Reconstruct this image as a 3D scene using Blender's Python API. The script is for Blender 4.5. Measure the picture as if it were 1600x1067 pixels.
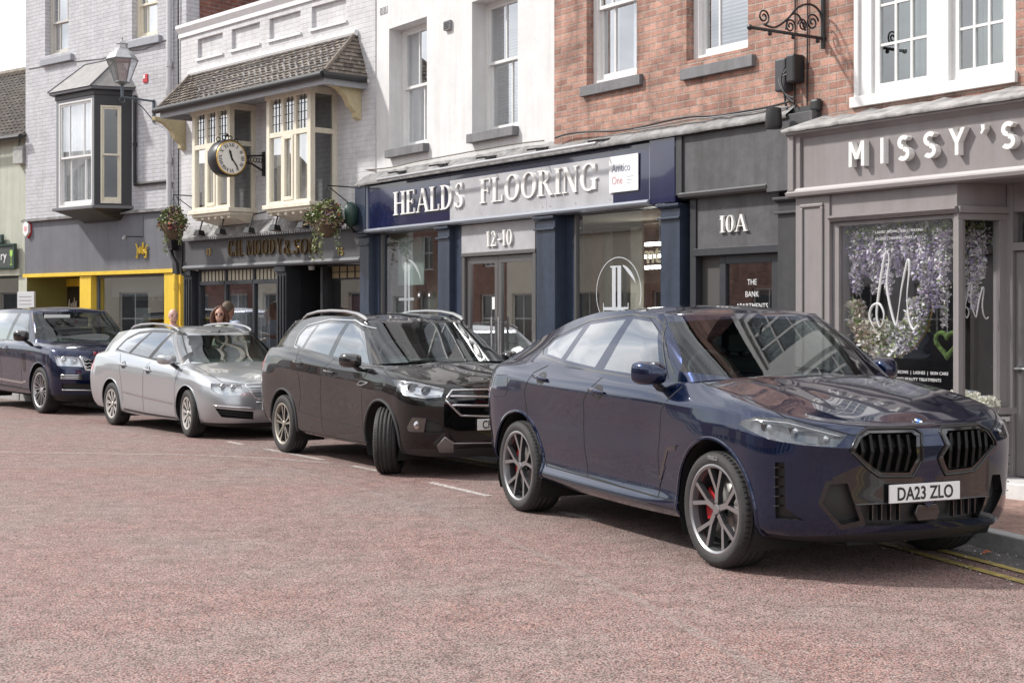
import bpy, bmesh, math, random
from mathutils import Vector, Matrix
from mathutils.bvhtree import BVHTree
for o in list(bpy.data.objects): bpy.data.objects.remove(o)
random.seed(7)
SC=bpy.context.scene; COL=SC.collection
R=math.radians; PI=math.pi
# ---------------------------------------------------------------- camera
FPX=2240.; HOR=495.; EYE=1.62
cd=bpy.data.cameras.new('camera'); cam=bpy.data.objects.new('camera',cd); COL.objects.link(cam)
cam.location=(0,0,EYE); cam.rotation_euler=(R(90),0,0)
cd.sensor_width=36; cd.lens=36*FPX/1600; cd.shift_y=-(533.5-HOR)/1600; cd.clip_end=2000; cd.clip_start=.05
SC.camera=cam
# ---------------------------------------------------------------- sky and sun
SUN_AZ=math.atan2(.10,-.99); SUN_EL=R(43)          # towards the sun, world xy angle
W=bpy.data.worlds.new('World'); SC.world=W; W.use_nodes=True
nt=W.node_tree; nt.nodes.clear()
def wn(t,**k):
    n=nt.nodes.new(t)
    for a,b in k.items(): setattr(n,a,b)
    return n
wo=wn('ShaderNodeOutputWorld'); bg=wn('ShaderNodeBackground'); bg.inputs['Strength'].default_value=.118
sky=wn('ShaderNodeTexSky',sky_type='NISHITA',sun_disc=False,sun_elevation=SUN_EL,sun_rotation=PI/2-SUN_AZ,air_density=1.2,dust_density=2.)
tc=wn('ShaderNodeTexCoord'); mp=wn('ShaderNodeMapping'); mp.inputs['Scale'].default_value=(1,1,2.6)
nz=wn('ShaderNodeTexNoise'); nz.inputs['Scale'].default_value=2.3; nz.inputs['Detail'].default_value=9; nz.inputs['Roughness'].default_value=.58
rp=wn('ShaderNodeValToRGB'); rp.color_ramp.elements[0].position=.34; rp.color_ramp.elements[1].position=.50
nz2=wn('ShaderNodeTexNoise'); nz2.inputs['Scale'].default_value=5; nz2.inputs['Detail'].default_value=7
rc=wn('ShaderNodeValToRGB'); rc.color_ramp.elements[0].position=.3; rc.color_ramp.elements[0].color=(5.6,5.8,6.2,1); rc.color_ramp.elements[1].position=.62; rc.color_ramp.elements[1].color=(12.5,12.5,12.6,1)
mx=wn('ShaderNodeMixRGB')
L=nt.links.new
L(tc.outputs['Generated'],mp.inputs['Vector']); L(mp.outputs[0],nz.inputs['Vector']); L(mp.outputs[0],nz2.inputs['Vector'])
L(nz.outputs['Fac'],rp.inputs[0]); L(nz2.outputs['Fac'],rc.inputs[0]); L(rp.outputs[0],mx.inputs[0]); L(sky.outputs[0],mx.inputs[1]); L(rc.outputs[0],mx.inputs[2])
L(mx.outputs[0],bg.inputs['Color']); L(bg.outputs[0],wo.inputs[0])
sd=bpy.data.lights.new('sun','SUN'); sun=bpy.data.objects.new('sun',sd); COL.objects.link(sun)
sd.energy=3.7; sd.angle=R(3.5); sd.color=(1,.96,.91)
sv=Vector((math.cos(SUN_AZ)*math.cos(SUN_EL),math.sin(SUN_AZ)*math.cos(SUN_EL),math.sin(SUN_EL)))
sun.rotation_euler=sv.to_track_quat('Z','Y').to_euler(); sun.location=(-20,5,25)
SC.view_settings.view_transform='Standard'; SC.view_settings.look='None'; SC.view_settings.exposure=0.34; SC.view_settings.gamma=1
SC.render.engine='CYCLES'; SC.cycles.max_bounces=8; SC.cycles.transparent_max_bounces=14; SC.cycles.glossy_bounces=4
# ---------------------------------------------------------------- materials
MATS={}
def mat(name,col,rough=.6,metal=0,coat=0,spec=.5,noise=0,nscale=8,bump=0,bscale=60,emit=None,trans=0,coatr=.03):
    if name in MATS: return MATS[name]
    m=bpy.data.materials.new(name); m.use_nodes=True; t=m.node_tree; b=t.nodes['Principled BSDF']
    b.inputs['Base Color'].default_value=(*col,1); b.inputs['Roughness'].default_value=rough; b.inputs['Metallic'].default_value=metal
    b.inputs['Coat Weight'].default_value=coat; b.inputs['Coat Roughness'].default_value=coatr; b.inputs['Specular IOR Level'].default_value=spec
    if emit: b.inputs['Emission Color'].default_value=(*emit[0],1); b.inputs['Emission Strength'].default_value=emit[1]
    if noise or bump:
        tcn=t.nodes.new('ShaderNodeTexCoord')
    if noise:
        n=t.nodes.new('ShaderNodeTexNoise'); n.inputs['Scale'].default_value=nscale; n.inputs['Detail'].default_value=8; n.inputs['Roughness'].default_value=.65
        r=t.nodes.new('ShaderNodeValToRGB'); r.color_ramp.elements[0].position=.3; r.color_ramp.elements[1].position=.7
        r.color_ramp.elements[0].color=tuple(max(0,c*(1-noise)) for c in col)+(1,); r.color_ramp.elements[1].color=tuple(min(1,c*(1+noise*.6)) for c in col)+(1,)
        t.links.new(tcn.outputs['Object'],n.inputs['Vector']); t.links.new(n.outputs['Fac'],r.inputs[0]); t.links.new(r.outputs[0],b.inputs['Base Color'])
    if bump:
        n2=t.nodes.new('ShaderNodeTexNoise'); n2.inputs['Scale'].default_value=bscale; n2.inputs['Detail'].default_value=5
        bp=t.nodes.new('ShaderNodeBump'); bp.inputs['Strength'].default_value=bump; bp.inputs['Distance'].default_value=.01
        t.links.new(tcn.outputs['Object'],n2.inputs['Vector']); t.links.new(n2.outputs['Fac'],bp.inputs['Height']); t.links.new(bp.outputs[0],b.inputs['Normal'])
    MATS[name]=m; return m
def glass(name,tint=(.8,.85,.85),refl=1.6,base=.10,rough=.01):
    if name in MATS: return MATS[name]
    m=bpy.data.materials.new(name); m.use_nodes=True; t=m.node_tree; t.nodes.clear()
    o=t.nodes.new('ShaderNodeOutputMaterial'); tr=t.nodes.new('ShaderNodeBsdfTransparent'); tr.inputs[0].default_value=(*tint,1)
    g=t.nodes.new('ShaderNodeBsdfGlossy'); g.inputs['Roughness'].default_value=rough; g.inputs[0].default_value=(.95,.97,1,1)
    f=t.nodes.new('ShaderNodeFresnel'); f.inputs[0].default_value=1.5
    a=t.nodes.new('ShaderNodeMath'); a.operation='MULTIPLY_ADD'; a.inputs[1].default_value=refl; a.inputs[2].default_value=base; a.use_clamp=True
    x=t.nodes.new('ShaderNodeMixShader'); l=t.links.new
    ge=t.nodes.new('ShaderNodeNewGeometry'); io=t.nodes.new('ShaderNodeMath'); io.operation='MULTIPLY_ADD'; io.inputs[1].default_value=1/1.5-1.5; io.inputs[2].default_value=1.5; l(ge.outputs['Backfacing'],io.inputs[0]); l(io.outputs[0],f.inputs[0])
    l(f.outputs[0],a.inputs[0]); l(a.outputs[0],x.inputs[0]); l(tr.outputs[0],x.inputs[1]); l(g.outputs[0],x.inputs[2]); l(x.outputs[0],o.inputs[0])
    MATS[name]=m; return m
def brick(name,c1,c2,mortar,bump=.5,bw=.225,rh=.078,ms=.009,painted=False,dark=None,rough=.85,horiz=False):
    if name in MATS: return MATS[name]
    m=bpy.data.materials.new(name); m.use_nodes=True; t=m.node_tree; b=t.nodes['Principled BSDF']; b.inputs['Roughness'].default_value=rough
    l=t.links.new; N=t.nodes.new
    tcn=N('ShaderNodeTexCoord'); sp=N('ShaderNodeSeparateXYZ'); cb=N('ShaderNodeCombineXYZ'); l(tcn.outputs['Object'],sp.inputs[0])
    if horiz: l(sp.outputs[0],cb.inputs[0]); l(sp.outputs[1],cb.inputs[1])
    else:
        ad=N('ShaderNodeMath'); ad.operation='ADD'; l(sp.outputs[0],ad.inputs[0]); l(sp.outputs[1],ad.inputs[1]); l(ad.outputs[0],cb.inputs[0]); l(sp.outputs[2],cb.inputs[1])
    dn=N('ShaderNodeTexNoise'); dn.inputs['Scale'].default_value=9; dn.inputs['Detail'].default_value=3
    dm=N('ShaderNodeVectorMath'); dm.operation='SCALE'; dm.inputs['Scale'].default_value=.012; dv=N('ShaderNodeVectorMath'); dv.operation='ADD'
    l(tcn.outputs['Object'],dn.inputs['Vector']); l(dn.outputs['Color'],dm.inputs[0]); l(cb.outputs[0],dv.inputs[0]); l(dm.outputs[0],dv.inputs[1])
    br=N('ShaderNodeTexBrick'); br.inputs['Scale'].default_value=1; br.inputs['Brick Width'].default_value=bw; br.inputs['Row Height'].default_value=rh
    br.inputs['Mortar Size'].default_value=ms; br.inputs['Mortar Smooth'].default_value=.3; br.inputs['Bias'].default_value=0
    br.inputs['Color1'].default_value=(*c1,1); br.inputs['Color2'].default_value=(*c2,1); br.inputs['Mortar'].default_value=(*mortar,1)
    l(dv.outputs[0],br.inputs['Vector'])
    n=N('ShaderNodeTexNoise'); n.inputs['Scale'].default_value=3; n.inputs['Detail'].default_value=9; n.inputs['Roughness'].default_value=.7; l(tcn.outputs['Object'],n.inputs['Vector'])
    r=N('ShaderNodeValToRGB'); r.color_ramp.elements[0].position=.32; r.color_ramp.elements[1].position=.6
    k=.80 if painted else .45
    r.color_ramp.elements[0].color=(k,k,k,1) if not dark else (*dark,1); r.color_ramp.elements[1].color=(1,1,1,1); l(n.outputs['Fac'],r.inputs[0])
    mu=N('ShaderNodeMixRGB'); mu.blend_type='MULTIPLY'; mu.inputs[0].default_value=1; l(br.outputs['Color'],mu.inputs[1]); l(r.outputs[0],mu.inputs[2])
    n3=N('ShaderNodeTexNoise'); n3.inputs['Scale'].default_value=45; n3.inputs['Detail'].default_value=6; l(tcn.outputs['Object'],n3.inputs['Vector'])
    r3=N('ShaderNodeValToRGB'); r3.color_ramp.elements[0].position=.3; r3.color_ramp.elements[1].position=.7; k=.93 if painted else .72
    r3.color_ramp.elements[0].color=(k,k,k,1); r3.color_ramp.elements[1].color=(1,1,1,1); l(n3.outputs['Fac'],r3.inputs[0])
    m2=N('ShaderNodeMixRGB'); m2.blend_type='MULTIPLY'; m2.inputs[0].default_value=1; l(mu.outputs[0],m2.inputs[1]); l(r3.outputs[0],m2.inputs[2]); l(m2.outputs[0],b.inputs['Base Color'])
    inv=N('ShaderNodeMath'); inv.operation='MULTIPLY_ADD'; inv.inputs[1].default_value=-1; inv.inputs[2].default_value=1; l(br.outputs['Fac'],inv.inputs[0])
    a2=N('ShaderNodeMath'); a2.operation='MULTIPLY_ADD'; a2.inputs[1].default_value=.5; l(n3.outputs['Fac'],a2.inputs[0]); l(inv.outputs[0],a2.inputs[2])
    bp=N('ShaderNodeBump'); bp.inputs['Strength'].default_value=bump; bp.inputs['Distance'].default_value=.012; l(a2.outputs[0],bp.inputs['Height']); l(bp.outputs[0],b.inputs['Normal'])
    MATS[name]=m; return m
# ---------------------------------------------------------------- mesh builder
class MB:
    def __init__(s): s.v=[]; s.f=[]; s.m=[]; s.sm=[]
    def add(s,vs,fs,m=0,smooth=False):
        o=len(s.v); s.v+= [tuple(p) for p in vs]; s.f+=[tuple(i+o for i in f) for f in fs]; s.m+=[m]*len(fs); s.sm+=[smooth]*len(fs); return s
    def box(s,x0,x1,y0,y1,z0,z1,m=0):
        if x0>x1: x0,x1=x1,x0
        if y0>y1: y0,y1=y1,y0
        if z0>z1: z0,z1=z1,z0
        v=[(x,y,z) for x in (x0,x1) for y in (y0,y1) for z in (z0,z1)]
        return s.add(v,[(0,1,3,2),(4,6,7,5),(0,4,5,1),(2,3,7,6),(0,2,6,4),(1,5,7,3)],m)
    def quad(s,a,b,c,d,m=0): return s.add([a,b,c,d],[(0,1,2,3)],m)
    def prism(s,poly,h0,h1,axis='y',m=0):
        # poly 2D list, extruded along axis between h0,h1
        def P(p,h): return {'y':(p[0],h,p[1]),'x':(h,p[0],p[1]),'z':(p[0],p[1],h)}[axis]
        n=len(poly); v=[P(p,h0) for p in poly]+[P(p,h1) for p in poly]
        f=[tuple(range(n)),tuple(range(2*n-1,n-1,-1))]+[(i,i+n,(i+1)%n+n,(i+1)%n) for i in range(n)]
        return s.add(v,f,m)
    def tube(s,path,r,n=8,m=0,closed=False,caps=True):
        path=[Vector(p) for p in path]; N=len(path); rings=[]; up=None
        for i,p in enumerate(path):
            if closed: t=(path[(i+1)%N]-path[i-1])
            else: t=path[min(i+1,N-1)]-path[max(i-1,0)]
            if t.length<1e-9: t=Vector((0,0,1))
            t.normalize()
            if up is None:
                up=Vector((0,0,1)) if abs(t.z)<.9 else Vector((1,0,0))
            a=t.cross(up)
            if a.length<1e-6: a=t.cross(Vector((1,.3,0)))
            a.normalize(); b=a.cross(t); b.normalize(); up=b
            rr=r[i] if isinstance(r,(list,tuple)) else r
            rings.append([p+(a*math.cos(2*PI*k/n)+b*math.sin(2*PI*k/n))*rr for k in range(n)])
        v=[q for g in rings for q in g]; f=[]
        for i in range(N if closed else N-1):
            j=(i+1)%N
            for k in range(n): f.append((i*n+k,i*n+(k+1)%n,j*n+(k+1)%n,j*n+k))
        if caps and not closed: f+= [tuple(range(n))[::-1], tuple((N-1)*n+k for k in range(n))]
        return s.add(v,f,m,True)
    def lathe(s,prof,n=32,axis='z',c=(0,0,0),m=0,smooth=True,a0=0,a1=2*PI):
        v=[];full=abs(a1-a0-2*PI)<1e-6; cnt=n if full else n+1
        for k in range(cnt):
            a=a0+(a1-a0)*k/n; ca,sa=math.cos(a),math.sin(a)
            for (r,h) in prof:
                if axis=='z': p=(r*ca,r*sa,h)
                elif axis=='y': p=(r*ca,h,r*sa)
                else: p=(h,r*ca,r*sa)
                v.append((p[0]+c[0],p[1]+c[1],p[2]+c[2]))
        P=len(prof); f=[]
        for k in range(n):
            k2=(k+1)%cnt
            for i in range(P-1): f.append((k*P+i,k2*P+i,k2*P+i+1,k*P+i+1))
        return s.add(v,f,m,smooth)
    def sphere(s,c,r,n=12,m=0,sc=(1,1,1)):
        v=[];f=[]
        for i in range(n+1):
            a=PI*i/n
            for k in range(2*n): v.append((c[0]+r*sc[0]*math.sin(a)*math.cos(PI*k/n),c[1]+r*sc[1]*math.sin(a)*math.sin(PI*k/n),c[2]+r*sc[2]*math.cos(a)))
        for i in range(n):
            for k in range(2*n): f.append((i*2*n+k,i*2*n+(k+1)%(2*n),(i+1)*2*n+(k+1)%(2*n),(i+1)*2*n+k))
        return s.add(v,f,m,True)
    def build(s,name,mats,parent=None,off=(0,0,0),bevel=0,recalc=True,loc=None):
        me=bpy.data.meshes.new(name)
        me.from_pydata([(a-off[0],b-off[1],c-off[2]) for a,b,c in s.v],[],s.f)
        for q in (mats if isinstance(mats,(list,tuple)) else [mats]): me.materials.append(q)
        for p,mi,sm in zip(me.polygons,s.m,s.sm): p.material_index=mi; p.use_smooth=sm
        if recalc:
            b=bmesh.new(); b.from_mesh(me); bmesh.ops.recalc_face_normals(b,faces=b.faces)
            for e in b.edges:
                if len(e.link_faces)==2 and e.calc_face_angle(0)>.7: e.smooth=False
            b.to_mesh(me); b.free()
        o=bpy.data.objects.new(name,me); COL.objects.link(o)
        if parent: o.parent=parent
        if loc: o.location=loc
        if bevel:
            md=o.modifiers.new('bevel','BEVEL'); md.width=bevel; md.segments=2; md.limit_method='ANGLE'; md.angle_limit=.6
        return o
def tag(o,label=None,cat=None,group=None,kind=None):
    if label: o['label']=label
    if cat: o['category']=cat
    if group: o['group']=group
    if kind: o['kind']=kind
    return o
def thing(name,label,cat,loc=(0,0,0),rz=0,group=None):
    o=bpy.data.objects.new(name,None); COL.objects.link(o); o.location=loc; o.rotation_euler=(0,0,rz); o.empty_display_size=.2
    return tag(o,label,cat,group)
def pchip(pts,x):
    n=len(pts)
    if x<=pts[0][0]: return pts[0][1]
    if x>=pts[-1][0]: return pts[-1][1]
    i=0
    while x>pts[i+1][0]: i+=1
    d=[(pts[k+1][1]-pts[k][1])/(pts[k+1][0]-pts[k][0]) for k in range(n-1)]
    def m(k):
        if k==0: return d[0]
        if k==n-1: return d[-1]
        return 0 if d[k-1]*d[k]<=0 else 2*d[k-1]*d[k]/(d[k-1]+d[k])
    h=pts[i+1][0]-pts[i][0]; t=(x-pts[i][0])/h
    return (2*t**3-3*t*t+1)*pts[i][1]+(t**3-2*t*t+t)*h*m(i)+(-2*t**3+3*t*t)*pts[i+1][1]+(t**3-t*t)*h*m(i+1)
# ---------------------------------------------------------------- facade frames: local x along the street, y into the building, z up
class Fac:
    def __init__(s,A,pt=None,c=None,px=None):
        a=R(A); s.rz=a-PI/2; s.u=(math.sin(a),-math.cos(a)); s.N=(math.cos(a),math.sin(a))
        if c is None: c=s.N[0]*pt[0]+s.N[1]*pt[1]
        s.c=c; s.A=a
        if px is not None: r=(px-800)/FPX; t=c/(s.N[0]*r+s.N[1]); pt=(r*t,t)
        s.O=pt; s.su=s.u[0]*pt[0]+s.u[1]*pt[1]
    def q(s,px,py,y=0):
        r=(px-800)/FPX; t=(s.c+y)/(s.N[0]*r+s.N[1])
        return (s.u[0]*r*t+s.u[1]*t-s.su, EYE-(py-HOR)*t/FPX)
    def s(s,px,y=0): return s.q(px,0,y)[0]
    def z(s,px,py,y=0): return s.q(px,py,y)[1]
    def w(s,x,y,z=0): return (s.O[0]+s.u[0]*x+s.N[0]*y, s.O[1]+s.u[1]*x+s.N[1]*y, z)
    def thing(s,name,label,cat,x=0,y=0,z=0,group=None,rz=0):
        t=thing(name,label,cat,s.w(x,y,z),s.rz+rz,group); t['_o']=(x,y,z); del t['_o']; return t
FM=Fac(34.2,c=10.0,px=1243)      # taupe shopfront
FB=Fac(34.2,c=10.35,px=1243)     # brick above
FH=Fac(34.2,c=10.3,px=562)       # navy and black shopfronts (origin at the left corner)
FR=Fac(34.2,c=10.45,px=567)      # white rendered wall above the navy shopfront
P2=FH.w(0,.1)
FD=Fac(42,pt=(P2[0],P2[1]))      # timber bay building
p3s=FD.s(283)
P3=FD.w(p3s,.55)
FJ=Fac(49,pt=(P3[0],P3[1]))      # painted brick building
p4s=FJ.s(40); P4=FJ.w(p4s,.1)
FG=Fac(52,pt=(P4[0],P4[1]))      # green building
print('P2',P2,'P3',P3,p3s,'P4',P4,p4s)
# ---------------------------------------------------------------- materials used by the street
white_r=mat('white_render',(.625,.625,.625),.8,noise=.10,nscale=2.2,bump=.35,bscale=14)
pb_grey=brick('painted_brick_grey',(.56,.56,.585),(.52,.52,.55),(.47,.47,.50),.75,painted=True)
pb_white=brick('painted_brick_white',(.64,.635,.65),(.61,.605,.62),(.57,.565,.58),.5,painted=True)
redbrick=brick('red_brick',(.63,.36,.28),(.38,.195,.15),(.48,.39,.335),.9,ms=.009)
darkred=brick('dark_red_brick',(.33,.12,.09),(.24,.10,.08),(.3,.25,.22),.8)
sill_grey=mat('sill_grey',(.17,.17,.18),.7,noise=.15,nscale=12,bump=.2)
white_wood=mat('white_wood',(.68,.68,.67),.45,noise=.05,nscale=20)
cream_wood=mat('cream_wood',(.72,.67,.55),.5,noise=.06,nscale=15)
cream_dk=mat('cream_bracket',(.52,.45,.28),.6,noise=.15,nscale=15)
black_wood=mat('black_wood',(.022,.022,.025),.4,noise=.2,nscale=20)
navy=mat('navy_paint',(.030,.043,.072),.38,noise=.25,nscale=9,bump=.1,bscale=30,coat=.2,coatr=.2)
navy_gloss=mat('navy_gloss_panel',(.012,.016,.055),.12,coat=1,coatr=.03,noise=.3,nscale=3)
sky_reflection_panel=mat('sky_reflection_panel',(.42,.42,.44),.18,coat=.6,noise=.18,nscale=3)  # pale base colour stands in for sky reflected in the glossy panels
dkgrey=mat('dark_grey_board',(.085,.085,.09),.6,noise=.25,nscale=7,bump=.2,bscale=18)
dkgrey2=mat('dark_grey_paint',(.045,.046,.05),.5,noise=.2,nscale=9)
taupe=mat('taupe_paint',(.235,.215,.215),.5,noise=.06,nscale=8,bump=.05,bscale=30)
lead=mat('weathered_lead',(.25,.245,.245),.7,noise=.55,nscale=7,bump=.4,bscale=30)
slate_f=mat('fascia_slate_grey',(.145,.15,.17),.5,noise=.12,nscale=3)
moody_f=mat('fascia_mid_grey',(.085,.086,.092),.5,noise=.12,nscale=5)
charcoal=mat('charcoal_paint',(.028,.03,.036),.45,noise=.2,nscale=9)
yellow=mat('yellow_paint',(.80,.55,.06),.4,noise=.06,nscale=9)
olive=mat('olive_paint',(.19,.19,.07),.6,noise=.1,nscale=4)
green_w=mat('sage_render',(.46,.475,.40),.8,noise=.08,nscale=3,bump=.2)
darkgreen=mat('dark_green_paint',(.02,.05,.04),.4)
iron=mat('black_iron',(.012,.012,.014),.4,noise=.2,nscale=30)
steel=mat('brushed_steel',(.55,.55,.56),.3,1)
gold=mat('gold_leaf',(.72,.50,.18),.3,.9)
plastic_w=mat('white_plastic',(.75,.75,.75),.35)
black_pl=mat('black_plastic',(.02,.02,.022),.45)
grey_pl=mat('grey_plastic',(.22,.22,.23),.5)
red_pl=mat('red_plastic',(.5,.03,.04),.4)
room_d=mat('room_dark',(.13,.125,.12),.9,noise=.4,nscale=1.2)
room_b=mat('room_beige',(.55,.50,.42),.9,noise=.3,nscale=1.5)
curtain_m=mat('net_curtain',(.78,.79,.80),.9,noise=.15,nscale=6)
blind_m=mat('blind_grey',(.30,.33,.34),.8)
tile_m=brick('roof_tiles',(.17,.135,.11),(.11,.09,.075),(.04,.035,.03),.9,bw=.17,rh=.10,ms=.006,horiz=False)
letter_w=mat('white_letter',(.80,.79,.77),.4,noise=.08,nscale=12)
glass_win=glass('window_glass',refl=2.0,base=.14)
glass_up=glass('upper_window_glass',(.92,.94,.95),refl=2.2,base=.40)
glass_shop=glass('shop_glass',refl=1.8,base=.10)

def add_streaks(m,amt=.22,sx=7,sz=.5,seed=0):
    """rain streaks and grime: vertical, irregular, multiplied into whatever feeds the base colour"""
    t=m.node_tree; b=t.nodes['Principled BSDF']; l=t.links.new; s=b.inputs['Base Color']
    tcn=t.nodes.new('ShaderNodeTexCoord'); mp=t.nodes.new('ShaderNodeMapping'); mp.inputs['Scale'].default_value=(sx,sx,sz); mp.inputs['Location'].default_value=(seed,0,0)
    n=t.nodes.new('ShaderNodeTexNoise'); n.inputs['Scale'].default_value=1; n.inputs['Detail'].default_value=7; n.inputs['Roughness'].default_value=.62
    r=t.nodes.new('ShaderNodeValToRGB'); r.color_ramp.elements[0].position=.30; r.color_ramp.elements[1].position=.56; k=1-amt; r.color_ramp.elements[0].color=(k,k*.985,k*.96,1); r.color_ramp.elements[1].color=(1,1,1,1)
    x=t.nodes.new('ShaderNodeMixRGB'); x.blend_type='MULTIPLY'; x.inputs[0].default_value=1
    l(tcn.outputs['Object'],mp.inputs[0]); l(mp.outputs[0],n.inputs['Vector']); l(n.outputs['Fac'],r.inputs[0])
    if s.is_linked: src=s.links[0].from_socket; l(src,x.inputs[1])
    else: x.inputs[1].default_value=s.default_value[:]
    l(r.outputs[0],x.inputs[2]); l(x.outputs[0],s)

for _m,_a in ((white_r,.09),(pb_grey,.10),(pb_white,.10),(navy,.35),(dkgrey,.35),(dkgrey2,.3),(taupe,.12),(slate_f,.15),(moody_f,.2),(sill_grey,.3),(green_w,.2),(lead,.4),(redbrick,.30),(letter_w,.15),(cream_wood,.12),(yellow,.12)): add_streaks(_m,_a)
# ---------------------------------------------------------------- lettering
def arcp(cx,cy,rx,ry,a0,a1,wM,wm,n=16):
    out=[]
    for i in range(n):
        q=[]
        for a in (a0+(a1-a0)*i/n,a0+(a1-a0)*(i+1)/n):
            t=R(a); w=wm+(wM-wm)*abs(math.cos(t))**1.5
            q.append(((cx+rx*math.cos(t),cy+ry*math.sin(t)),(cx+(rx-w)*math.cos(t),cy+(ry-w)*math.sin(t))))
        out.append([q[0][0],q[1][0],q[1][1],q[0][1]])
    return out
def rc_(x0,y0,x1,y1): return [(x0,y0),(x1,y0),(x1,y1),(x0,y1)]
def dg(x0,y0,x1,y1,w): return [(x0,y0),(x0+w,y0),(x1+w,y1),(x1,y1)]
T_,t_=.135,.045
def stem(x,w=T_,a=0,b=1): return [rc_(x,a,x+w,b)]
def sf(x,w,y,e=.07): return [rc_(x-e,y,x+w+e,y+.045)]
def fstem(x,w=T_): return stem(x,w)+sf(x,w,0)+sf(x,w,.955)
def serif(ch):
    g={
    'H':(lambda:fstem(.08)+fstem(.52)+[rc_(.1,.48,.6,.53)],.75),
    'E':(lambda:fstem(.08)+[rc_(.1,0,.52,.045),rc_(.1,.955,.50,1),rc_(.1,.49,.40,.535),rc_(.49,0,.53,.22),rc_(.47,.80,.51,1),rc_(.37,.41,.41,.62)],.62),
    'A':(lambda:[dg(.06,0,.33,1,t_+.01),dg(.56,0,.30,1,T_),rc_(.14,.30,.58,.345)]+sf(.06,.06,0,.06)+sf(.57,T_,0,.06),.76),
    'L':(lambda:fstem(.08)+[rc_(.1,0,.52,.045),rc_(.49,0,.53,.26)],.60),
    'D':(lambda:fstem(.08)+arcp(.22,.5,.42,.5,-90,90,T_+.02,t_),.74),
    'S':(lambda:arcp(.28,.745,.20,.255,25,180,T_*.75,t_)+arcp(.28,.745,.20,.255,180,270,T_,t_*2.3)+arcp(.28,.265,.22,.265,90,0,T_*1.1,t_*2.3)+arcp(.28,.265,.22,.265,0,-165,T_*1.1,t_)+[rc_(.43,.78,.47,.99),rc_(.06,0,.10,.25)],.56),
    'F':(lambda:fstem(.08)+[rc_(.1,.955,.50,1),rc_(.1,.49,.40,.535),rc_(.47,.78,.51,1),rc_(.37,.41,.41,.62)],.57),
    'O':(lambda:arcp(.37,.5,.33,.52,0,360,T_+.01,t_,28),.75),
    'R':(lambda:fstem(.08)+arcp(.24,.745,.26,.255,-90,90,T_,t_)+[dg(.52,0,.27,.5,T_)]+sf(.55,.08,0,.04),.72),
    'I':(lambda:fstem(.08),.32),
    'N':(lambda:[rc_(.10,0,.10+t_,1),rc_(.55,0,.55+t_,1),dg(.48,0,.08,1,T_)]+sf(.10,t_,0)+sf(.55,t_,.955)+[rc_(0.02,.955,.2,1)],.72),
    'G':(lambda:arcp(.37,.5,.33,.52,35,320,T_+.01,t_,24)+[rc_(.52,.02,.52+T_,.42)]+sf(.52,T_,.40,.06)+[rc_(.60,.70,.64,.98)],.76),
    'C':(lambda:arcp(.37,.5,.33,.52,38,322,T_+.01,t_,24)+[rc_(.60,.70,.64,.98),rc_(.60,.02,.64,.28)],.70),
    'M':(lambda:[rc_(.08,0,.08+t_,1),rc_(.68,0,.68+T_,1),dg(.36,.05,.08,1,T_),dg(.38,.05,.68,1,t_)]+sf(.08,t_,0)+sf(.68,T_,0)+sf(.68,T_,.955)+sf(.08,t_,.955),.92),
    'Y':(lambda:[rc_(.28,0,.28+T_,.5),dg(.28,.48,.04,1,T_),dg(.36,.48,.58,1,t_)]+sf(.28,T_,0)+sf(.05,T_,.955,.05)+sf(.58,t_,.955,.05),.66),
    '&':(lambda:arcp(.32,.76,.17,.24,0,360,T_*.8,t_,20)+arcp(.30,.26,.26,.27,80,380,T_,t_,20)+[dg(.58,0,.20,.70,T_*.8)],.80),
    '.':(lambda:arcp(.10,.07,.07,.07,0,360,.06,.06,10),.24),
    '-':(lambda:[rc_(.05,.36,.35,.44)],.42),
    '1':(lambda:fstem(.14)+[dg(.06,.78,.14,.97,.06)],.40),
    '2':(lambda:arcp(.27,.73,.21,.27,160,-20,T_,t_)+[dg(.05,.03,.34,.58,T_*.8),rc_(.05,0,.50,.10),rc_(.47,0,.51,.25)],.58),
    '0':(lambda:arcp(.27,.5,.24,.51,0,360,T_,t_,24),.56),
    ' ':(lambda:[],.55)}
    return g[ch]
def sansM(ch):
    w=.17
    if ch=='M': return [rc_(0,0,w,1),rc_(.68,0,.68+w,1),[(0,1),(w,1),(.425+w*.5,.28),(.425-w*.5,.28)],[(.68,1),(.68+w,1),(.425+w*.5,.28),(.425-w*.5,.28)]],.85
    if ch=='I': return [rc_(0,0,w,1)],w
    if ch=='S': return arcp(.30,.725,.29,.275,40,270,w,w)+arcp(.30,.275,.31,.275+w*.0+.0,90,-140,w,w)+[rc_(.30,.45,.305,.62)],.62
    if ch=='Y': return [rc_(.28,0,.28+w,.46),[(.28,.46),(.28+w,.46),(w*1.02,1),(-.02,1)],[(.28,.46),(.28+w,.46),(.76,1),(.76-w*1.1,1)]],.74
    if ch=="'": return [[(.02,1),(.18,1),(.18,.82),(.06,.66),(.0,.70),(.06,.82)]],.2
def letters(F,parent,pos,h,depth,y,m,getter,widthscale=1,name='letter',chars=''):
    """pos: list of (char, x0, z0)"""
    for ch,x,z in pos:
        r=getter(ch); polys=r[0]() if callable(r[0]) else r[0]
        b=MB()
        for i,p in enumerate(polys):
            pp=[(x+a*h*widthscale,z+c*h) for a,c in p]
            b.prism(pp,y-depth-i*.00012,y,'y')
        if polys: b.build(name,m,parent)
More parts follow.
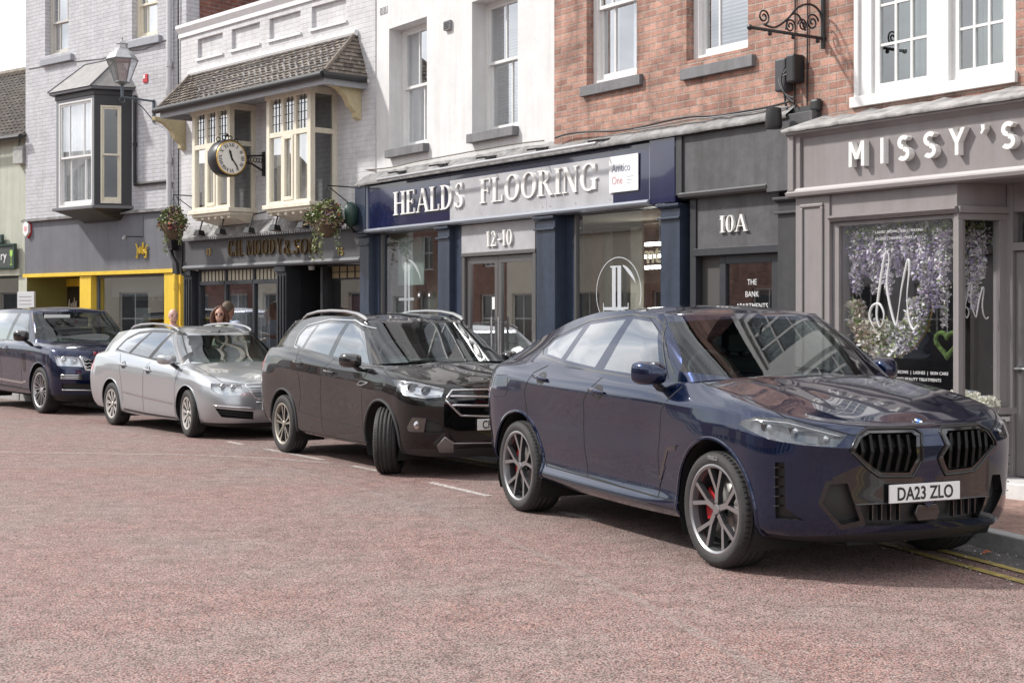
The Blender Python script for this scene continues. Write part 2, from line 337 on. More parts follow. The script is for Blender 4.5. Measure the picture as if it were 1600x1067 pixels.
def btext(s,size,depth,m,parent,loc,rot=(PI/2,0,0),name='lettering',sx=1,bold=0,align='LEFT'):
    c=bpy.data.curves.new(name,'FONT'); c.body=s; c.size=size; c.extrude=depth; c.offset=bold; c.align_x=align; c.resolution_u=3
    o=bpy.data.objects.new('tmp',c); COL.objects.link(o); bpy.context.view_layer.update()
    me=bpy.data.meshes.new_from_object(o.evaluated_get(bpy.context.evaluated_depsgraph_get())); bpy.data.objects.remove(o)
    me.materials.clear(); me.materials.append(m); me.name=name
    n=bpy.data.objects.new(name,me); COL.objects.link(n); n.parent=parent; n.location=loc; n.rotation_euler=rot; n.scale=(sx,1,1); return n
# ---------------------------------------------------------------- building helpers
def wall_mb(x0,x1,z0,z1,ops,y0,th,b=None,m=0,mr=None):
    """front at y0, openings (xa,xb,za,zb) cut through to depth th"""
    b=b or MB(); mr=m if mr is None else mr
    xs=sorted({x0,x1,*[v for o in ops for v in o[:2]]}); zs=sorted({z0,z1,*[v for o in ops for v in o[2:4]]})
    xs=[v for v in xs if x0<=v<=x1]; zs=[v for v in zs if z0<=v<=z1]
    ins=lambda x,z:any(o[0]<x<o[1] and o[2]<z<o[3] for o in ops)
    for i in range(len(xs)-1):
        for j in range(len(zs)-1):
            if not ins((xs[i]+xs[i+1])/2,(zs[j]+zs[j+1])/2):
                for y in (y0,y0+th):
                    b.add([(xs[i],y,zs[j]),(xs[i+1],y,zs[j]),(xs[i+1],y,zs[j+1]),(xs[i],y,zs[j+1])],[(0,1,2,3)],m)
    for (xa,xb,za,zb) in [o[:4] for o in ops]:
        za2,zb2=max(za,z0),min(zb,z1)
        for x in (xa,xb): b.quad((x,y0,za2),(x,y0+th,za2),(x,y0+th,zb2),(x,y0,zb2),mr)
        for z in (za,zb):
            if z0<z<z1: b.quad((xa,y0,z),(xb,y0,z),(xb,y0+th,z),(xa,y0+th,z),mr)
    for x in (x0,x1): b.quad((x,y0,z0),(x,y0+th,z0),(x,y0+th,z1),(x,y0,z1),m)
    b.quad((x0,y0,z1),(x1,y0,z1),(x1,y0+th,z1),(x0,y0+th,z1),m); b.quad((x0,y0,z0),(x1,y0,z0),(x1,y0+th,z0),(x0,y0+th,z0),m)
    return b
def sash(parent,xa,xb,za,zb,y,frame,glassm,back='curtain',fr=.055,zm=None,ub=(.26,.80),lb=(.26,.80),hz_u=(),hz_l=(),name='window'):
    """double-hung sash in an opening; y = front of the frame"""
    zm=zm if zm is not None else (za+zb)/2
    b=MB()
    b.box(xa,xa+fr,y,y+.10,za,zb); b.box(xb-fr,xb,y,y+.10,za,zb); b.box(xa+fr,xb-fr,y,y+.10,zb-fr,zb); b.box(xa+fr,xb-fr,y-.01,y+.11,za,za+.05)
    x0,x1=xa+fr,xb-fr; s=.04
    # upper sash stands forward of the lower
    for (z0,z1,yy,bars,hz) in ((zm-.02,zb-fr,y+.022,ub,hz_u),(za+.05,zm+.02,y+.060,lb,hz_l)):
        b.box(x0,x0+s,yy,yy+.034,z0,z1); b.box(x1-s,x1,yy,yy+.034,z0,z1)
        b.box(x0+s,x1-s,yy,yy+.034,z1-s,z1); b.box(x0+s,x1-s,yy,yy+.034,z0,z0+(s if z0>zm-.1 else .075))
        for f in bars: xx=x0+(x1-x0)*f; b.box(xx-.011,xx+.011,yy+.004,yy+.030,z0+s,z1-s)
        for f in hz: zz=z0+(z1-z0)*f; b.box(x0+s,x1-s,yy+.006,yy+.028,zz-.009,zz+.009)
    w=b.build(name,frame,parent)
    g=MB(); g.quad((x0+.01,y+.042,zm),(x1-.01,y+.042,zm),(x1-.01,y+.042,zb-fr-.01),(x0+.01,y+.042,zb-fr-.01)); g.quad((x0+.01,y+.080,za+.06),(x1-.01,y+.080,za+.06),(x1-.01,y+.080,zm),(x0+.01,y+.080,zm))
    g.build('pane',glassm,w,recalc=False)
    c=MB(); n=int((x1-x0)/.02)+2
    if back=='curtain':
        for side in (0,1):
            wd=(x1-x0)*(.30 if side==0 else .34); a0=x0 if side==0 else x1-wd; k=14
            for i in range(k):
                xx=a0+wd*i/k; x2=a0+wd*(i+1)/k; d=.02*math.sin(i*1.9); d2=.02*math.sin((i+1)*1.9)
                c.add([(xx,y+.135+d,za),(x2,y+.135+d2,za),(x2,y+.135+d2,zb),(xx,y+.135+d,zb)],[(0,1,2,3)],0,True)
        c.build('curtain',curtain_m,w,recalc=False)
    elif back=='net':
        k=40
        for i in range(k):
            xx=x0+(x1-x0)*i/k; x2=x0+(x1-x0)*(i+1)/k; d=.012*math.sin(i*1.7); d2=.012*math.sin((i+1)*1.7)
            c.add([(xx,y+.135+d,za),(x2,y+.135+d2,za),(x2,y+.135+d2,zb),(xx,y+.135+d,zb)],[(0,1,2,3)],0,True)
        c.build('curtain',curtain_m,w,recalc=False)
    elif back=='blind':
        z=za+.02
        while z<zb: c.quad((x0,y+.16,z),(x1,y+.16,z),(x1,y+.19,z+.03),(x0,y+.19,z+.03)); z+=.042
        c.build('blind',blind_m,w,recalc=False)
    return w
def room(parent,x0,x1,z0,z1,y0,d,m,name='room_lining'):
    b=MB(); b.quad((x0,y0+d,z0),(x1,y0+d,z0),(x1,y0+d,z1),(x0,y0+d,z1)); b.quad((x0,y0,z0),(x0,y0+d,z0),(x0,y0+d,z1),(x0,y0,z1)); b.quad((x1,y0,z0),(x1,y0+d,z0),(x1,y0+d,z1),(x1,y0,z1))
    b.quad((x0,y0,z0),(x1,y0,z0),(x1,y0+d,z0),(x0,y0+d,z0)); b.quad((x0,y0,z1),(x1,y0,z1),(x1,y0+d,z1),(x0,y0+d,z1))
    return b.build(name,m,parent,recalc=False)
def sillb(parent,F,pl,pr,pyt,pyb,y=-.09,name='sill'):
    xa,zt=F.q(pl,pyt,y); xb=F.s(pr,y); zb=F.z(pl,pyb,y)
    return MB().box(xa,xb,y,.14,zb,zt).build(name,sill_grey,parent,bevel=.006), zt
# ---------------------------------------------------------------- ground
def ground():
    # road
    m=bpy.data.materials.new('red_asphalt'); m.use_nodes=True; t=m.node_tree; b=t.nodes['Principled BSDF']; b.inputs['Roughness'].default_value=.82; N=t.nodes.new; l=t.links.new
    tcn=N('ShaderNodeTexCoord'); 
    v=N('ShaderNodeTexVoronoi'); v.inputs['Scale'].default_value=88; v.inputs['Randomness'].default_value=1; l(tcn.outputs['Object'],v.inputs['Vector'])
    r=N('ShaderNodeValToRGB'); e=r.color_ramp.elements; r.color_ramp.interpolation='CONSTANT'
    e[0].position=0; e[0].color=(.42,.235,.205,1); e[1].position=.30; e[1].color=(.33,.21,.185,1)
    for p,c in ((.48,(.47,.29,.255,1)),(.62,(.36,.285,.26,1)),(.78,(.22,.165,.15,1)),(.90,(.47,.37,.335,1))): q=e.new(p); q.color=c
    sp=N('ShaderNodeSeparateXYZ'); l(v.outputs['Color'],sp.inputs[0]); l(sp.outputs[0],r.inputs[0])
    big=N('ShaderNodeTexNoise'); big.inputs['Scale'].default_value=.55; big.inputs['Detail'].default_value=7; big.inputs['Roughness'].default_value=.6; l(tcn.outputs['Object'],big.inputs['Vector'])
    rb=N('ShaderNodeValToRGB'); rb.color_ramp.elements[0].position=.40; rb.color_ramp.elements[1].position=.66; rb.color_ramp.elements[0].color=(0,0,0,1); rb.color_ramp.elements[1].color=(.75,.75,.75,1); l(big.outputs['Fac'],rb.inputs[0])
    mg=N('ShaderNodeMixRGB'); l(rb.outputs[0],mg.inputs[0]); l(r.outputs[0],mg.inputs[1]); mg.inputs[2].default_value=(.36,.295,.275,1)
    med=N('ShaderNodeTexNoise'); med.inputs['Scale'].default_value=5; med.inputs['Detail'].default_value=8; med.inputs['Roughness'].default_value=.7; l(tcn.outputs['Object'],med.inputs['Vector'])
    rm=N('ShaderNodeValToRGB'); rm.color_ramp.elements[0].position=.33; rm.color_ramp.elements[0].color=(.68,.65,.64,1); rm.color_ramp.elements[1].position=.60; rm.color_ramp.elements[1].color=(1,1,1,1); l(med.outputs['Fac'],rm.inputs[0])
    mu=N('ShaderNodeMixRGB'); mu.blend_type='MULTIPLY'; mu.inputs[0].default_value=1; l(mg.outputs[0],mu.inputs[1]); l(rm.outputs[0],mu.inputs[2])
    # dark gaps between stones
    gp=N('ShaderNodeValToRGB'); gp.color_ramp.elements[0].position=.36; gp.color_ramp.elements[1].position=.75; gp.color_ramp.elements[0].color=(1,1,1,1); gp.color_ramp.elements[1].color=(.30,.27,.27,1); l(v.outputs['Distance'],gp.inputs[0])
    m3=N('ShaderNodeMixRGB'); m3.blend_type='MULTIPLY'; m3.inputs[0].default_value=1; l(mu.outputs[0],m3.inputs[1]); l(gp.outputs[0],m3.inputs[2])
    # hairline cracks
    vc=N('ShaderNodeTexVoronoi'); vc.feature='DISTANCE_TO_EDGE'; vc.inputs['Scale'].default_value=.33
    wd=N('ShaderNodeTexNoise'); wd.inputs['Scale'].default_value=3; wd.inputs['Detail'].default_value=6; l(tcn.outputs['Object'],wd.inputs['Vector'])
    wm=N('ShaderNodeMixRGB'); wm.blend_type='ADD'; wm.inputs[0].default_value=.5; l(tcn.outputs['Object'],wm.inputs[1]); l(wd.outputs['Color'],wm.inputs[2]); l(wm.outputs[0],vc.inputs['Vector'])
    cr=N('ShaderNodeValToRGB'); cr.color_ramp.elements[0].position=.0; cr.color_ramp.elements[1].position=.010; cr.color_ramp.elements[0].color=(.80,.78,.78,1); cr.color_ramp.elements[1].color=(1,1,1,1); l(vc.outputs['Distance'],cr.inputs[0])
    m4=N('ShaderNodeMixRGB'); m4.blend_type='MULTIPLY'; m4.inputs[0].default_value=1; l(m3.outputs[0],m4.inputs[1]); l(cr.outputs[0],m4.inputs[2])
    l(m4.outputs[0],b.inputs['Base Color'])
    h=N('ShaderNodeMath'); h.operation='MULTIPLY_ADD'; h.inputs[1].default_value=-1.0; h.inputs[2].default_value=1; l(v.outputs['Distance'],h.inputs[0])
    h2=N('ShaderNodeMath'); h2.operation='ADD'; l(h.outputs[0],h2.inputs[0]); l(sp.outputs[1],h2.inputs[1])
    bp=N('ShaderNodeBump'); bp.inputs['Strength'].default_value=1; bp.inputs['Distance'].default_value=.0065; l(h2.outputs[0],bp.inputs['Height']); l(bp.outputs[0],b.inputs['Normal'])
    g=MB(); g.quad((-400,-400,0),(400,-400,0),(400,400,0),(-400,400,0)); tag(g.build('road',m),kind='structure')
    pave=brick('block_paving',(.42,.26,.21),(.33,.20,.165),(.20,.17,.15),.5,bw=.2,rh=.1,ms=.006,horiz=True)
    kerbm=mat('kerb_stone',(.36,.36,.36),.8,noise=.2,nscale=15,bump=.4)
    # kerb polyline (street side edge), from the right foreground along the shops
    k=[(5.2,4.1),(3.47,9.56),(2.72,11.9)]
    for x in (-.5,-3.0,-6.4): k.append(FH.w(x,-1.15)[:2])
    k[3]=FH.w(.9+2.4,-1.15)[:2]
    k=[(5.2,4.1),(3.47,9.56),(2.85,11.5),FH.w(3.6,-1.08)[:2],FH.w(0,-1.1)[:2],FD.w(-2.5,-1.35)[:2],FD.w(p3s,-1.35)[:2],FJ.w(-5,-1.35)[:2],FG.w(-9,-1.5)[:2]]
    # inner kerb line
    def offs(poly,d):
        out=[]
        for i,p in enumerate(poly):
            a=Vector(poly[max(i-1,0)]); c=Vector(poly[min(i+1,len(poly)-1)]); t=(c-a).normalized(); n=Vector((t.y,-t.x))
            out.append((p[0]+n.x*d,p[1]+n.y*d))
        return out
    k2=offs(k,.13); kb=MB(); n=len(k)
    seg=[]
    for i in range(n-1):
        a,c=Vector(k[i]),Vector(k[i+1]); a2,c2=Vector(k2[i]),Vector(k2[i+1]); m_=max(1,int((c-a).length/.9))
        for j in range(m_):
            f0=j/m_; f1=(j+1)/m_-.008
            seg.append((a.lerp(c,f0),a.lerp(c,f1),a2.lerp(c2,f1),a2.lerp(c2,f0)))
    for q in seg: kb.prism([tuple(v_) for v_ in q],-.02,.125,'z')
    tag(kb.build('kerb',kerbm,bevel=.012),kind='structure')
    pv=MB()
    for i in range(n-1):
        a,c=k2[i],k2[i+1]; A,C=offs(k2,14)[i],offs(k2,14)[i+1]
        pv.quad((a[0],a[1],.115),(c[0],c[1],.115),(C[0],C[1],.115),(A[0],A[1],.115))
    tag(pv.build('pavement',pave,recalc=False),kind='structure')
    # gutter of dark tarmac between the kerb and the lines
    ymk=mat('yellow_line_paint',(.42,.32,.10),.7,noise=.5,nscale=14); wmk=mat('white_line_paint',(.50,.47,.45),.8,noise=.45,nscale=16); tar=mat('dark_tarmac',(.11,.105,.105),.85,noise=.5,nscale=18,bump=.7,bscale=90)
    def strip(name,poly,w,z,m,dash=None):
        b=MB(); n=len(poly)
        for i in range(n-1):
            a,c=Vector(poly[i]),Vector(poly[i+1]); t=(c-a).normalized(); nn=Vector((t.y,-t.x))*w/2; Ln=(c-a).length
            if dash:
                p=0
                while p<Ln:
                    e=min(p+dash[0],Ln); s0=a+t*p; s1=a+t*e; b.quad((*(s0-nn),z),(*(s1-nn),z),(*(s1+nn),z),(*(s0+nn),z)); p+=dash[0]+dash[1]
            else: b.quad((*(a-nn),z),(*(c-nn),z),(*(c+nn),z),(*(a+nn),z))
        tag(b.build(name,m,recalc=False),kind='structure')
    strip('gutter_strip',offs(k[:4],-.17),.33,.003,tar)
    def P(px,py): d=EYE*FPX/(py-HOR); return ((px-800)/FPX*d,d)
    y1=offs(k[:4],-.36); y2=offs(k[:4],-.58)
    strip('yellow_line',y1,.075,.007,ymk); strip('yellow_line',y2,.075,.007,ymk)
    BM=[P(930,812),P(745,771),P(618,741),P(470,712),P(355,690)]
    seam=mat('road_seam_grey',(.385,.325,.31),.85,noise=.35,nscale=10,bump=.5,bscale=70)
    seam=glass('road_seam_wear',refl=0,base=0); seam.node_tree.nodes.clear(); _t=seam.node_tree; _o=_t.nodes.new('ShaderNodeOutputMaterial'); _d=_t.nodes.new('ShaderNodeBsdfDiffuse'); _d.inputs[0].default_value=(.42,.38,.36,1); _r=_t.nodes.new('ShaderNodeBsdfTransparent'); _x=_t.nodes.new('ShaderNodeMixShader'); _c=_t.nodes.new('ShaderNodeTexCoord'); _n=_t.nodes.new('ShaderNodeTexNoise'); _n.inputs['Scale'].default_value=26; _n.inputs['Detail'].default_value=6; _m=_t.nodes.new('ShaderNodeValToRGB'); _m.color_ramp.elements[0].position=.36; _m.color_ramp.elements[1].position=.66; _m.color_ramp.elements[1].color=(.8,.8,.8,1)
    for _a,_b in ((_c.outputs['Object'],_n.inputs['Vector']),(_n.outputs['Fac'],_m.inputs[0]),(_m.outputs[0],_x.inputs[0]),(_r.outputs[0],_x.inputs[1]),(_d.outputs[0],_x.inputs[2]),(_x.outputs[0],_o.inputs[0])): _t.links.new(_a,_b)
    wl=seam.copy(); wl.name='worn_white_line'; wl.node_tree.nodes['Diffuse BSDF'].inputs[0].default_value=(.62,.58,.55,1); wl.node_tree.nodes['Color Ramp'].color_ramp.elements[0].position=.24
    strip('bay_marking',BM,.085,.004,wl,dash=(1.0,.75))
    strip('road_seam',[P(0,707),P(150,709),P(300,711),P(420,716),P(520,724)],.13,.004,seam)
    s2=seam.copy(); s2.name='faint_road_seam'; s2.node_tree.nodes['Color Ramp'].color_ramp.elements[1].color=(.34,.34,.34,1)
    seam=s2
    strip('road_seam',[P(395,716),P(560,762),P(720,815),P(860,873),P(1000,940),P(1160,1030),P(1260,1090)],.07,.004,seam)
ground()
PV=.115
def opn(F,pl,pr,pyt,pyb,y=0):   # opening from pixels: left/right on the plane, top/bottom measured at the left edge
    return (F.s(pl,y),F.s(pr,y),F.z(pl,pyb,y),F.z(pl,pyt,y))
def shell(F,name,label,cat,x0,x1,ztop,m,ops,z0=PV-.1,y0=0,depth=8,roofm=None,hroof=2.2,front_z0=None,th=.3):
    t=F.thing(name,label,cat,0,0,0)
    b=wall_mb(x0,x1,front_z0 if front_z0 is not None else z0,ztop,ops,y0,th)
    zs_=front_z0 if front_z0 is not None else z0
    b.box(x0,x0+.25,y0+th,y0+depth,zs_,ztop); b.box(x1-.25,x1,y0+th,y0+depth,zs_,ztop); b.box(x0+.25,x1-.25,y0+depth-.25,y0+depth,z0,ztop)
    b.build('wall',m,t)
    r=MB(); yc=y0+depth/2; r.prism([(y0-.15,ztop+.002),(yc,ztop+hroof),(y0+depth+.15,ztop+.002)],x0,x1,'x'); r.build('roof',roofm or tile_m,t)
    return t
# ============================================================ red brick building over the two right-hand shops
xl=FB.s(866); xr=FB.s(1600)+3.0; XB=FB
o1=opn(FB,916.5,994.8,-260,134); o2=opn(FB,1072.5,1168.5,-290,96)
o3=opn(FB,1337.5,1587,-330,164)
zu=7.4
brickb=shell(FB,'brick_building','red brick upper storey above the black doorway and the taupe shop','building',xl,xr,zu,redbrick,[o1,o2,o3,(xl+.3,xr-.3,-1,3.1)],z0=.02,front_z0=3.12)
MB().box(xl+.25,xr-.25,.3,7.7,3.06,3.12).build('floor_slab',dkgrey,brickb)
sash(brickb,o1[0]+.005,o1[1],o1[2],o1[3],.10,white_wood,glass_up,'curtain',fr=.075,zm=FB.z(936,14,.12),ub=(.33,),lb=(.33,))
sash(brickb,o2[0]+.005,o2[1],o2[2],o2[3],.10,white_wood,glass_up,'blind',fr=.085,zm=o2[2]+1.25,ub=(.33,),lb=(.33,))
for (a,c,t_1,b_1) in ((905.5,998.8,136,152),(1061.8,1174.6,109,126.5)):
    xa,zt=FB.q(a,t_1,-.06); xb=FB.s(c,-.06); MB().box(xa,xb,-.06,.12,FB.z(a,b_1,-.06),zt).build('sill',sill_grey,brickb,bevel=.006)
# big white casement pair
def casement(parent):
    xa,xb,za,zb=o3; zb=min(zb,za+1.75)
    b=MB(); y=.02; xm=FB.s(1467,.02); fw=.10
    b.box(xa,xa+.17,y,y+.12,za,zb); b.box(xb-.10,xb,y,y+.12,za,zb); b.box(xm-.10,xm+.12,y-.02,y+.12,za,zb); b.box(xa,xb,y,y+.12,zb-.1,zb); b.box(xa-.05,xb+.02,y-.06,y+.12,za-.03,za+.07)
    b.box(xa-.02,xa+.03,y-.03,y,za,zb)
    w=b.build('window',white_wood,parent,bevel=.004)
    for (c0,c1) in ((xa+.17,xm-.10),(xm+.12,xb-.10)):
        g=MB(); yy=y+.03
        g.box(c0,c0+.075,yy,yy+.05,za+.08,zb-.1); g.box(c1-.06,c1,yy,yy+.05,za+.08,zb-.1); g.box(c0+.075,c1-.06,yy,yy+.05,za+.08,za+.17); g.box(c0+.075,c1-.06,yy,yy+.05,zb-.17,zb-.1)
        gx0,gx1=c0+.075,c1-.06; gz0=za+.17
        for f in (.335,.67): xx=gx0+(gx1-gx0)*f; g.box(xx-.012,xx+.012,yy+.008,yy+.042,gz0,zb-.17)
        z=gz0+.36
        while z<zb-.2: g.box(gx0,gx1,yy+.010,yy+.040,z-.012,z+.012); z+=.372
        cs=g.build('casement',white_wood,w)
        p=MB(); p.quad((gx0,yy+.025,gz0),(gx1,yy+.025,gz0),(gx1,yy+.025,zb-.17),(gx0,yy+.025,zb-.17)); p.build('pane',glass_win,w,recalc=False)
    k=MB()
    for (c0,c1) in ((xa+.2,xa+.5),(xm-.45,xm-.12),(xm+.2,xm+.6),(xb-.5,xb-.12)):
        n=16
        for i in range(n):
            u0=c0+(c1-c0)*i/n; u1=c0+(c1-c0)*(i+1)/n; d0=.03*math.sin(i*1.6); d1=.03*math.sin((i+1)*1.6); k.add([(u0,.32+d0,za),(u1,.32+d1,za),(u1,.32+d1,zb),(u0,.32+d0,zb)],[(0,1,2,3)],0,True)
    k.build('curtain',mat('sheer_curtain_green',(.34,.40,.38),.9),w,recalc=False)
    room(w,xa,xb,za-.05,zb+.2,.45,2.5,room_d)
casement(brickb)
for o in (o1,o2): room(brickb,o[0]-.2,o[1]+.2,o[2]-.2,o[3],.5,2.5,room_d)
# lead apron strip above the black doorway and the navy shop front (one run)
def apron(F,parent,x0,x1,zlo,zhi,yf,yb,name='lead_flashing',m=None,seed=1):
    rnd=random.Random(seed); b=MB(); n=int((x1-x0)/.12)+1; pr=None
    for i in range(n+1):
        x=x0+(x1-x0)*i/n; j=rnd.uniform(-.008,.008); q=[(x,yf,zlo+j*.4),(x,yf-.015,zlo+.03+j),(x,(yf+yb)/2,(zlo+zhi)/2+.02+j),(x,yb,zhi+j*2)]
        if pr: b.add(pr+q,[(0,1,5,4),(1,2,6,5),(2,3,7,6)],0,True)
        pr=q
    return b.build(name,m or lead,parent,recalc=False)
# ============================================================ white rendered building
xl2=FR.s(566.5); xr2=FR.s(866)
def opr(pl,pr,yt,yb): return opn(FR,pl,pr,yt,yb)
q1=opr(608,667,46,236); q2=opr(737.5,809,4,212)
rend=shell(FR,'rendered_building','smooth white rendered building above the left half of the navy shop','building',xl2,xr2,7.4,white_r,[q1,q2,(xl2+.3,xr2-.3,-1,3.1)],z0=.02,front_z0=3.12)
sash(rend,q1[0],q1[1],q1[2],q1[3],.22,white_wood,glass_up,'curtain',fr=.05,zm=FR.z(640,137,.22),ub=(.42,.90),lb=(.5,))
sash(rend,q2[0],q2[1],q2[2],q2[3],.22,white_wood,glass_up,'blind',fr=.05,zm=FR.z(770,99,.22),ub=(.42,.90),lb=(.5,))
for o in (q1,q2): room(rend,o[0]-.2,o[1]+.2,o[2]-.2,o[3]+.2,.55,2.5,room_b)
for (a,c,t_1,b_1) in ((600.5,661,235,247.8),(728,800.5,210.5,224.5)):
    xa,zt=FR.q(a,t_1,-.10); xb=FR.s(c,-.10); MB().box(xa,xb,-.10,.22,FR.z(a,b_1,-.10),zt).build('sill',sill_grey,rend,bevel=.006)
t=FR.thing('vent_grille','small white louvred vent high on the rendered wall','vent',FR.s(594),0,FR.z(594,24))
b=MB(); x0,z0=FR.q(594,24); x1,z1=FR.q(605.5,9)
b.box(x0,x1,-.012,0,z0,z1); b.build('plate',plastic_w,t,off=(x0,0,z0))
b=MB()
for i in range(5):
    z=z0+(z1-z0)*(i+.6)/5.6
    for (xa,xb) in ((x0+.012,(x0+x1)/2-.006),((x0+x1)/2+.006,x1-.012)): b.box(xa,xb,-.014,-.011,z-.004,z+.006)
b.build('slot',black_pl,t,off=(x0,0,z0))
x0,z0=FR.q(692.5,49,-.05); x1,z1=FR.q(702,31,-.05)
t=FR.thing('extractor_vent','small dark grey square extractor cowl between the two sash windows','vent',x0,0,z0)
MB().box(x0,x1,-.05,0,z0,z1).build('cowl',grey_pl,t,off=(x0,0,z0),bevel=.006)
b=MB()
for i in range(4): z=z0+.02+i*(z1-z0-.03)/4; b.box(x0+.012,x1-.012,-.056,-.0505,z,z+.012)
b.build('louvre',black_pl,t,off=(x0,0,z0))
# ============================================================ NAVY SHOPFRONT
t=hs=FH.thing('navy_shopfront','navy blue shopfront of the flooring shop with a double door','shopfront')
XL,XR=0,FH.s(1062)
zb_=FH.z(578,362,-.06); zt_=FH.z(700,262,-.06)      # fascia bottom / top
zt_=FH.z(1022,219,-.05)
H_=zt_-zb_
x575=FH.s(577); x1022=FH.s(1022)
# fascia panels with joints, each its own sheet
j1=FH.s(700,-.06); j2=FH.s(955,-.06); jm=FH.s(851,-.06)
b=MB(); b.box(XL,XR,.0,.20,zb_,zt_+.03); b.build('fascia_box',navy,t)
b=MB(); b.box(x575+.03,j1-.002,-.030,-.002,zb_+.03,zt_-.02); b.build('fascia_panel',navy_gloss,t)
for a,c in ((j1+.002,jm-.002),(jm+.002,j2-.002)): MB().box(a,c,-.031,-.002,zb_+.03,zt_-.11).build('fascia_panel',sky_reflection_panel,t)
MB().box(j2+.002,x1022-.02,-.030,-.002,zb_+.03,zt_-.02).build('fascia_panel',navy_gloss,t)
MB().box(j1+.002,j2-.002,-.028,-.002,zt_-.105,zt_-.02).build('fascia_strip',navy_gloss,t)
for a,c in ((XL-.02,x575),(x1022,XR)):
    b=MB(); b.box(a,c,-.07,-.001,zb_-.02,zt_-.0); b.build('end_block',navy_gloss if a>1 else navy,t,bevel=.008)
for x in (x575+.012,x1022-.012): MB().box(x-.012,x+.012,-.05,-.002,zb_,zt_).build('fascia_trim',mat('pale_trim',(.28,.31,.37),.35),t)
# bottom moulding, bolts
b=MB(); b.prism([(-.002,zb_-.03),(-.09,zb_-.015),(-.105,zb_+.01),(-.09,zb_+.035),(-.04,zb_+.045),(-.002,zb_+.045)],x575,x1022,'x'); b.build('fascia_moulding',mat('moulding_grey_blue',(.25,.27,.31),.3,coat=.4),t)
b=MB()
for x in (j1+.05,j1+.8,jm-.08,jm+.08,jm+.6,j2-.06):
    for z in (zb_+.09,zt_-.16): b.lathe([(0,-.036),(.010,-.035),(.012,-.031)],10,'y',(x,0,z))
b.build('bolt',steel,t)
apron(FH,t,XL+.02,FH.s(1240),zt_-.0,zt_+.20,-.10,.12,seed=3)
# lamp trough
b=MB(); xa,za=FH.q(590,281,-.28); xb,zb2=FH.q(932,224,-.28); b.tube([(xa,-.28,za),(xb,-.28,zb2)],.022,10)
b.build('strip_light',mat('aluminium_trough',(.5,.5,.51),.3,.7),t)
for px,py in ((612,270),(676,259),(750,247),(830,234),(925,221)):
    xx,zz=FH.q(px,py,-.2); MB().tube([(xx+.12,-.02,zz+.03),(xx,-.10,zz+.02),(xx,-.26,zz-.01)],.012,6).box(xx-.10,xx+.12,-.06,-.03,zz,zz+.03).build('light_bracket',iron,t)
# pilasters
def pil(parent,a,c,zt,m,y=-.03,cap=True,z0=PV):
    b=MB(); b.box(a,c,y,.25,z0,zt-.001)
    if cap:
        b.box(a-.02,c+.02,y-.035,y-.001,zt-.17,zt-.145); b.box(a-.03,c+.03,y-.05,y-.001,zt-.03,zt-.002)
        b.prism([(y-.001,zt-.06),(y-.05,zt-.03),(y-.001,zt-.03)],a-.01,c+.01,'x')
        b.box(a-.02,c+.02,y-.03,y-.001,z0,z0+.28)
    return b.build('pilaster',m,parent,bevel=.005)
zc=zb_-.03
pa=[(FH.s(562,-.03),FH.s(576,-.03)),(FH.s(684,-.03),FH.s(702,-.03)),(FH.s(838,-.03),FH.s(867,-.03)),(FH.s(1032,-.03),FH.s(1062,-.03))]
for a,c in pa: pil(t,a,c,zc,navy)
def fwin(parent,xa,xb,zb,zt,y,fr,frm,gm=glass_shop,name='window',d=.06,**k):
    b=MB(); b.box(xa,xa+fr,y,y+d,zb,zt); b.box(xb-fr,xb,y,y+d,zb,zt); b.box(xa+fr,xb-fr,y,y+d,zt-fr,zt); b.box(xa+fr,xb-fr,y,y+d,zb,zb+fr)
    w=b.build(name,frm,parent,bevel=.004); g=MB(); g.quad((xa+fr,y+d/2,zb+fr),(xb-fr,y+d/2,zb+fr),(xb-fr,y+d/2,zt-fr),(xa+fr,y+d/2,zt-fr)); g.build('pane',gm,w,recalc=False); return w
alu=mat('grey_aluminium',(.16,.155,.155),.35,.6)
# window 1
w1a,w1b=FH.s(596,.12),pa[1][0]
zt1=FH.z(600,364,.1)
MB().box(pa[0][1],w1a,.08,.25,PV,zc-.005).build('side_panel',navy,t)
fwin(t,w1a,w1b+.01,.62,zt1+.03,.10,.04,alu); MB().box(w1a,w1b,.06,.2,PV,.62).build('stall_riser',navy,t)
MB().box(pa[0][1],pa[1][0],.02,.3,zt1+.03,zc).build('head_rail',navy,t)
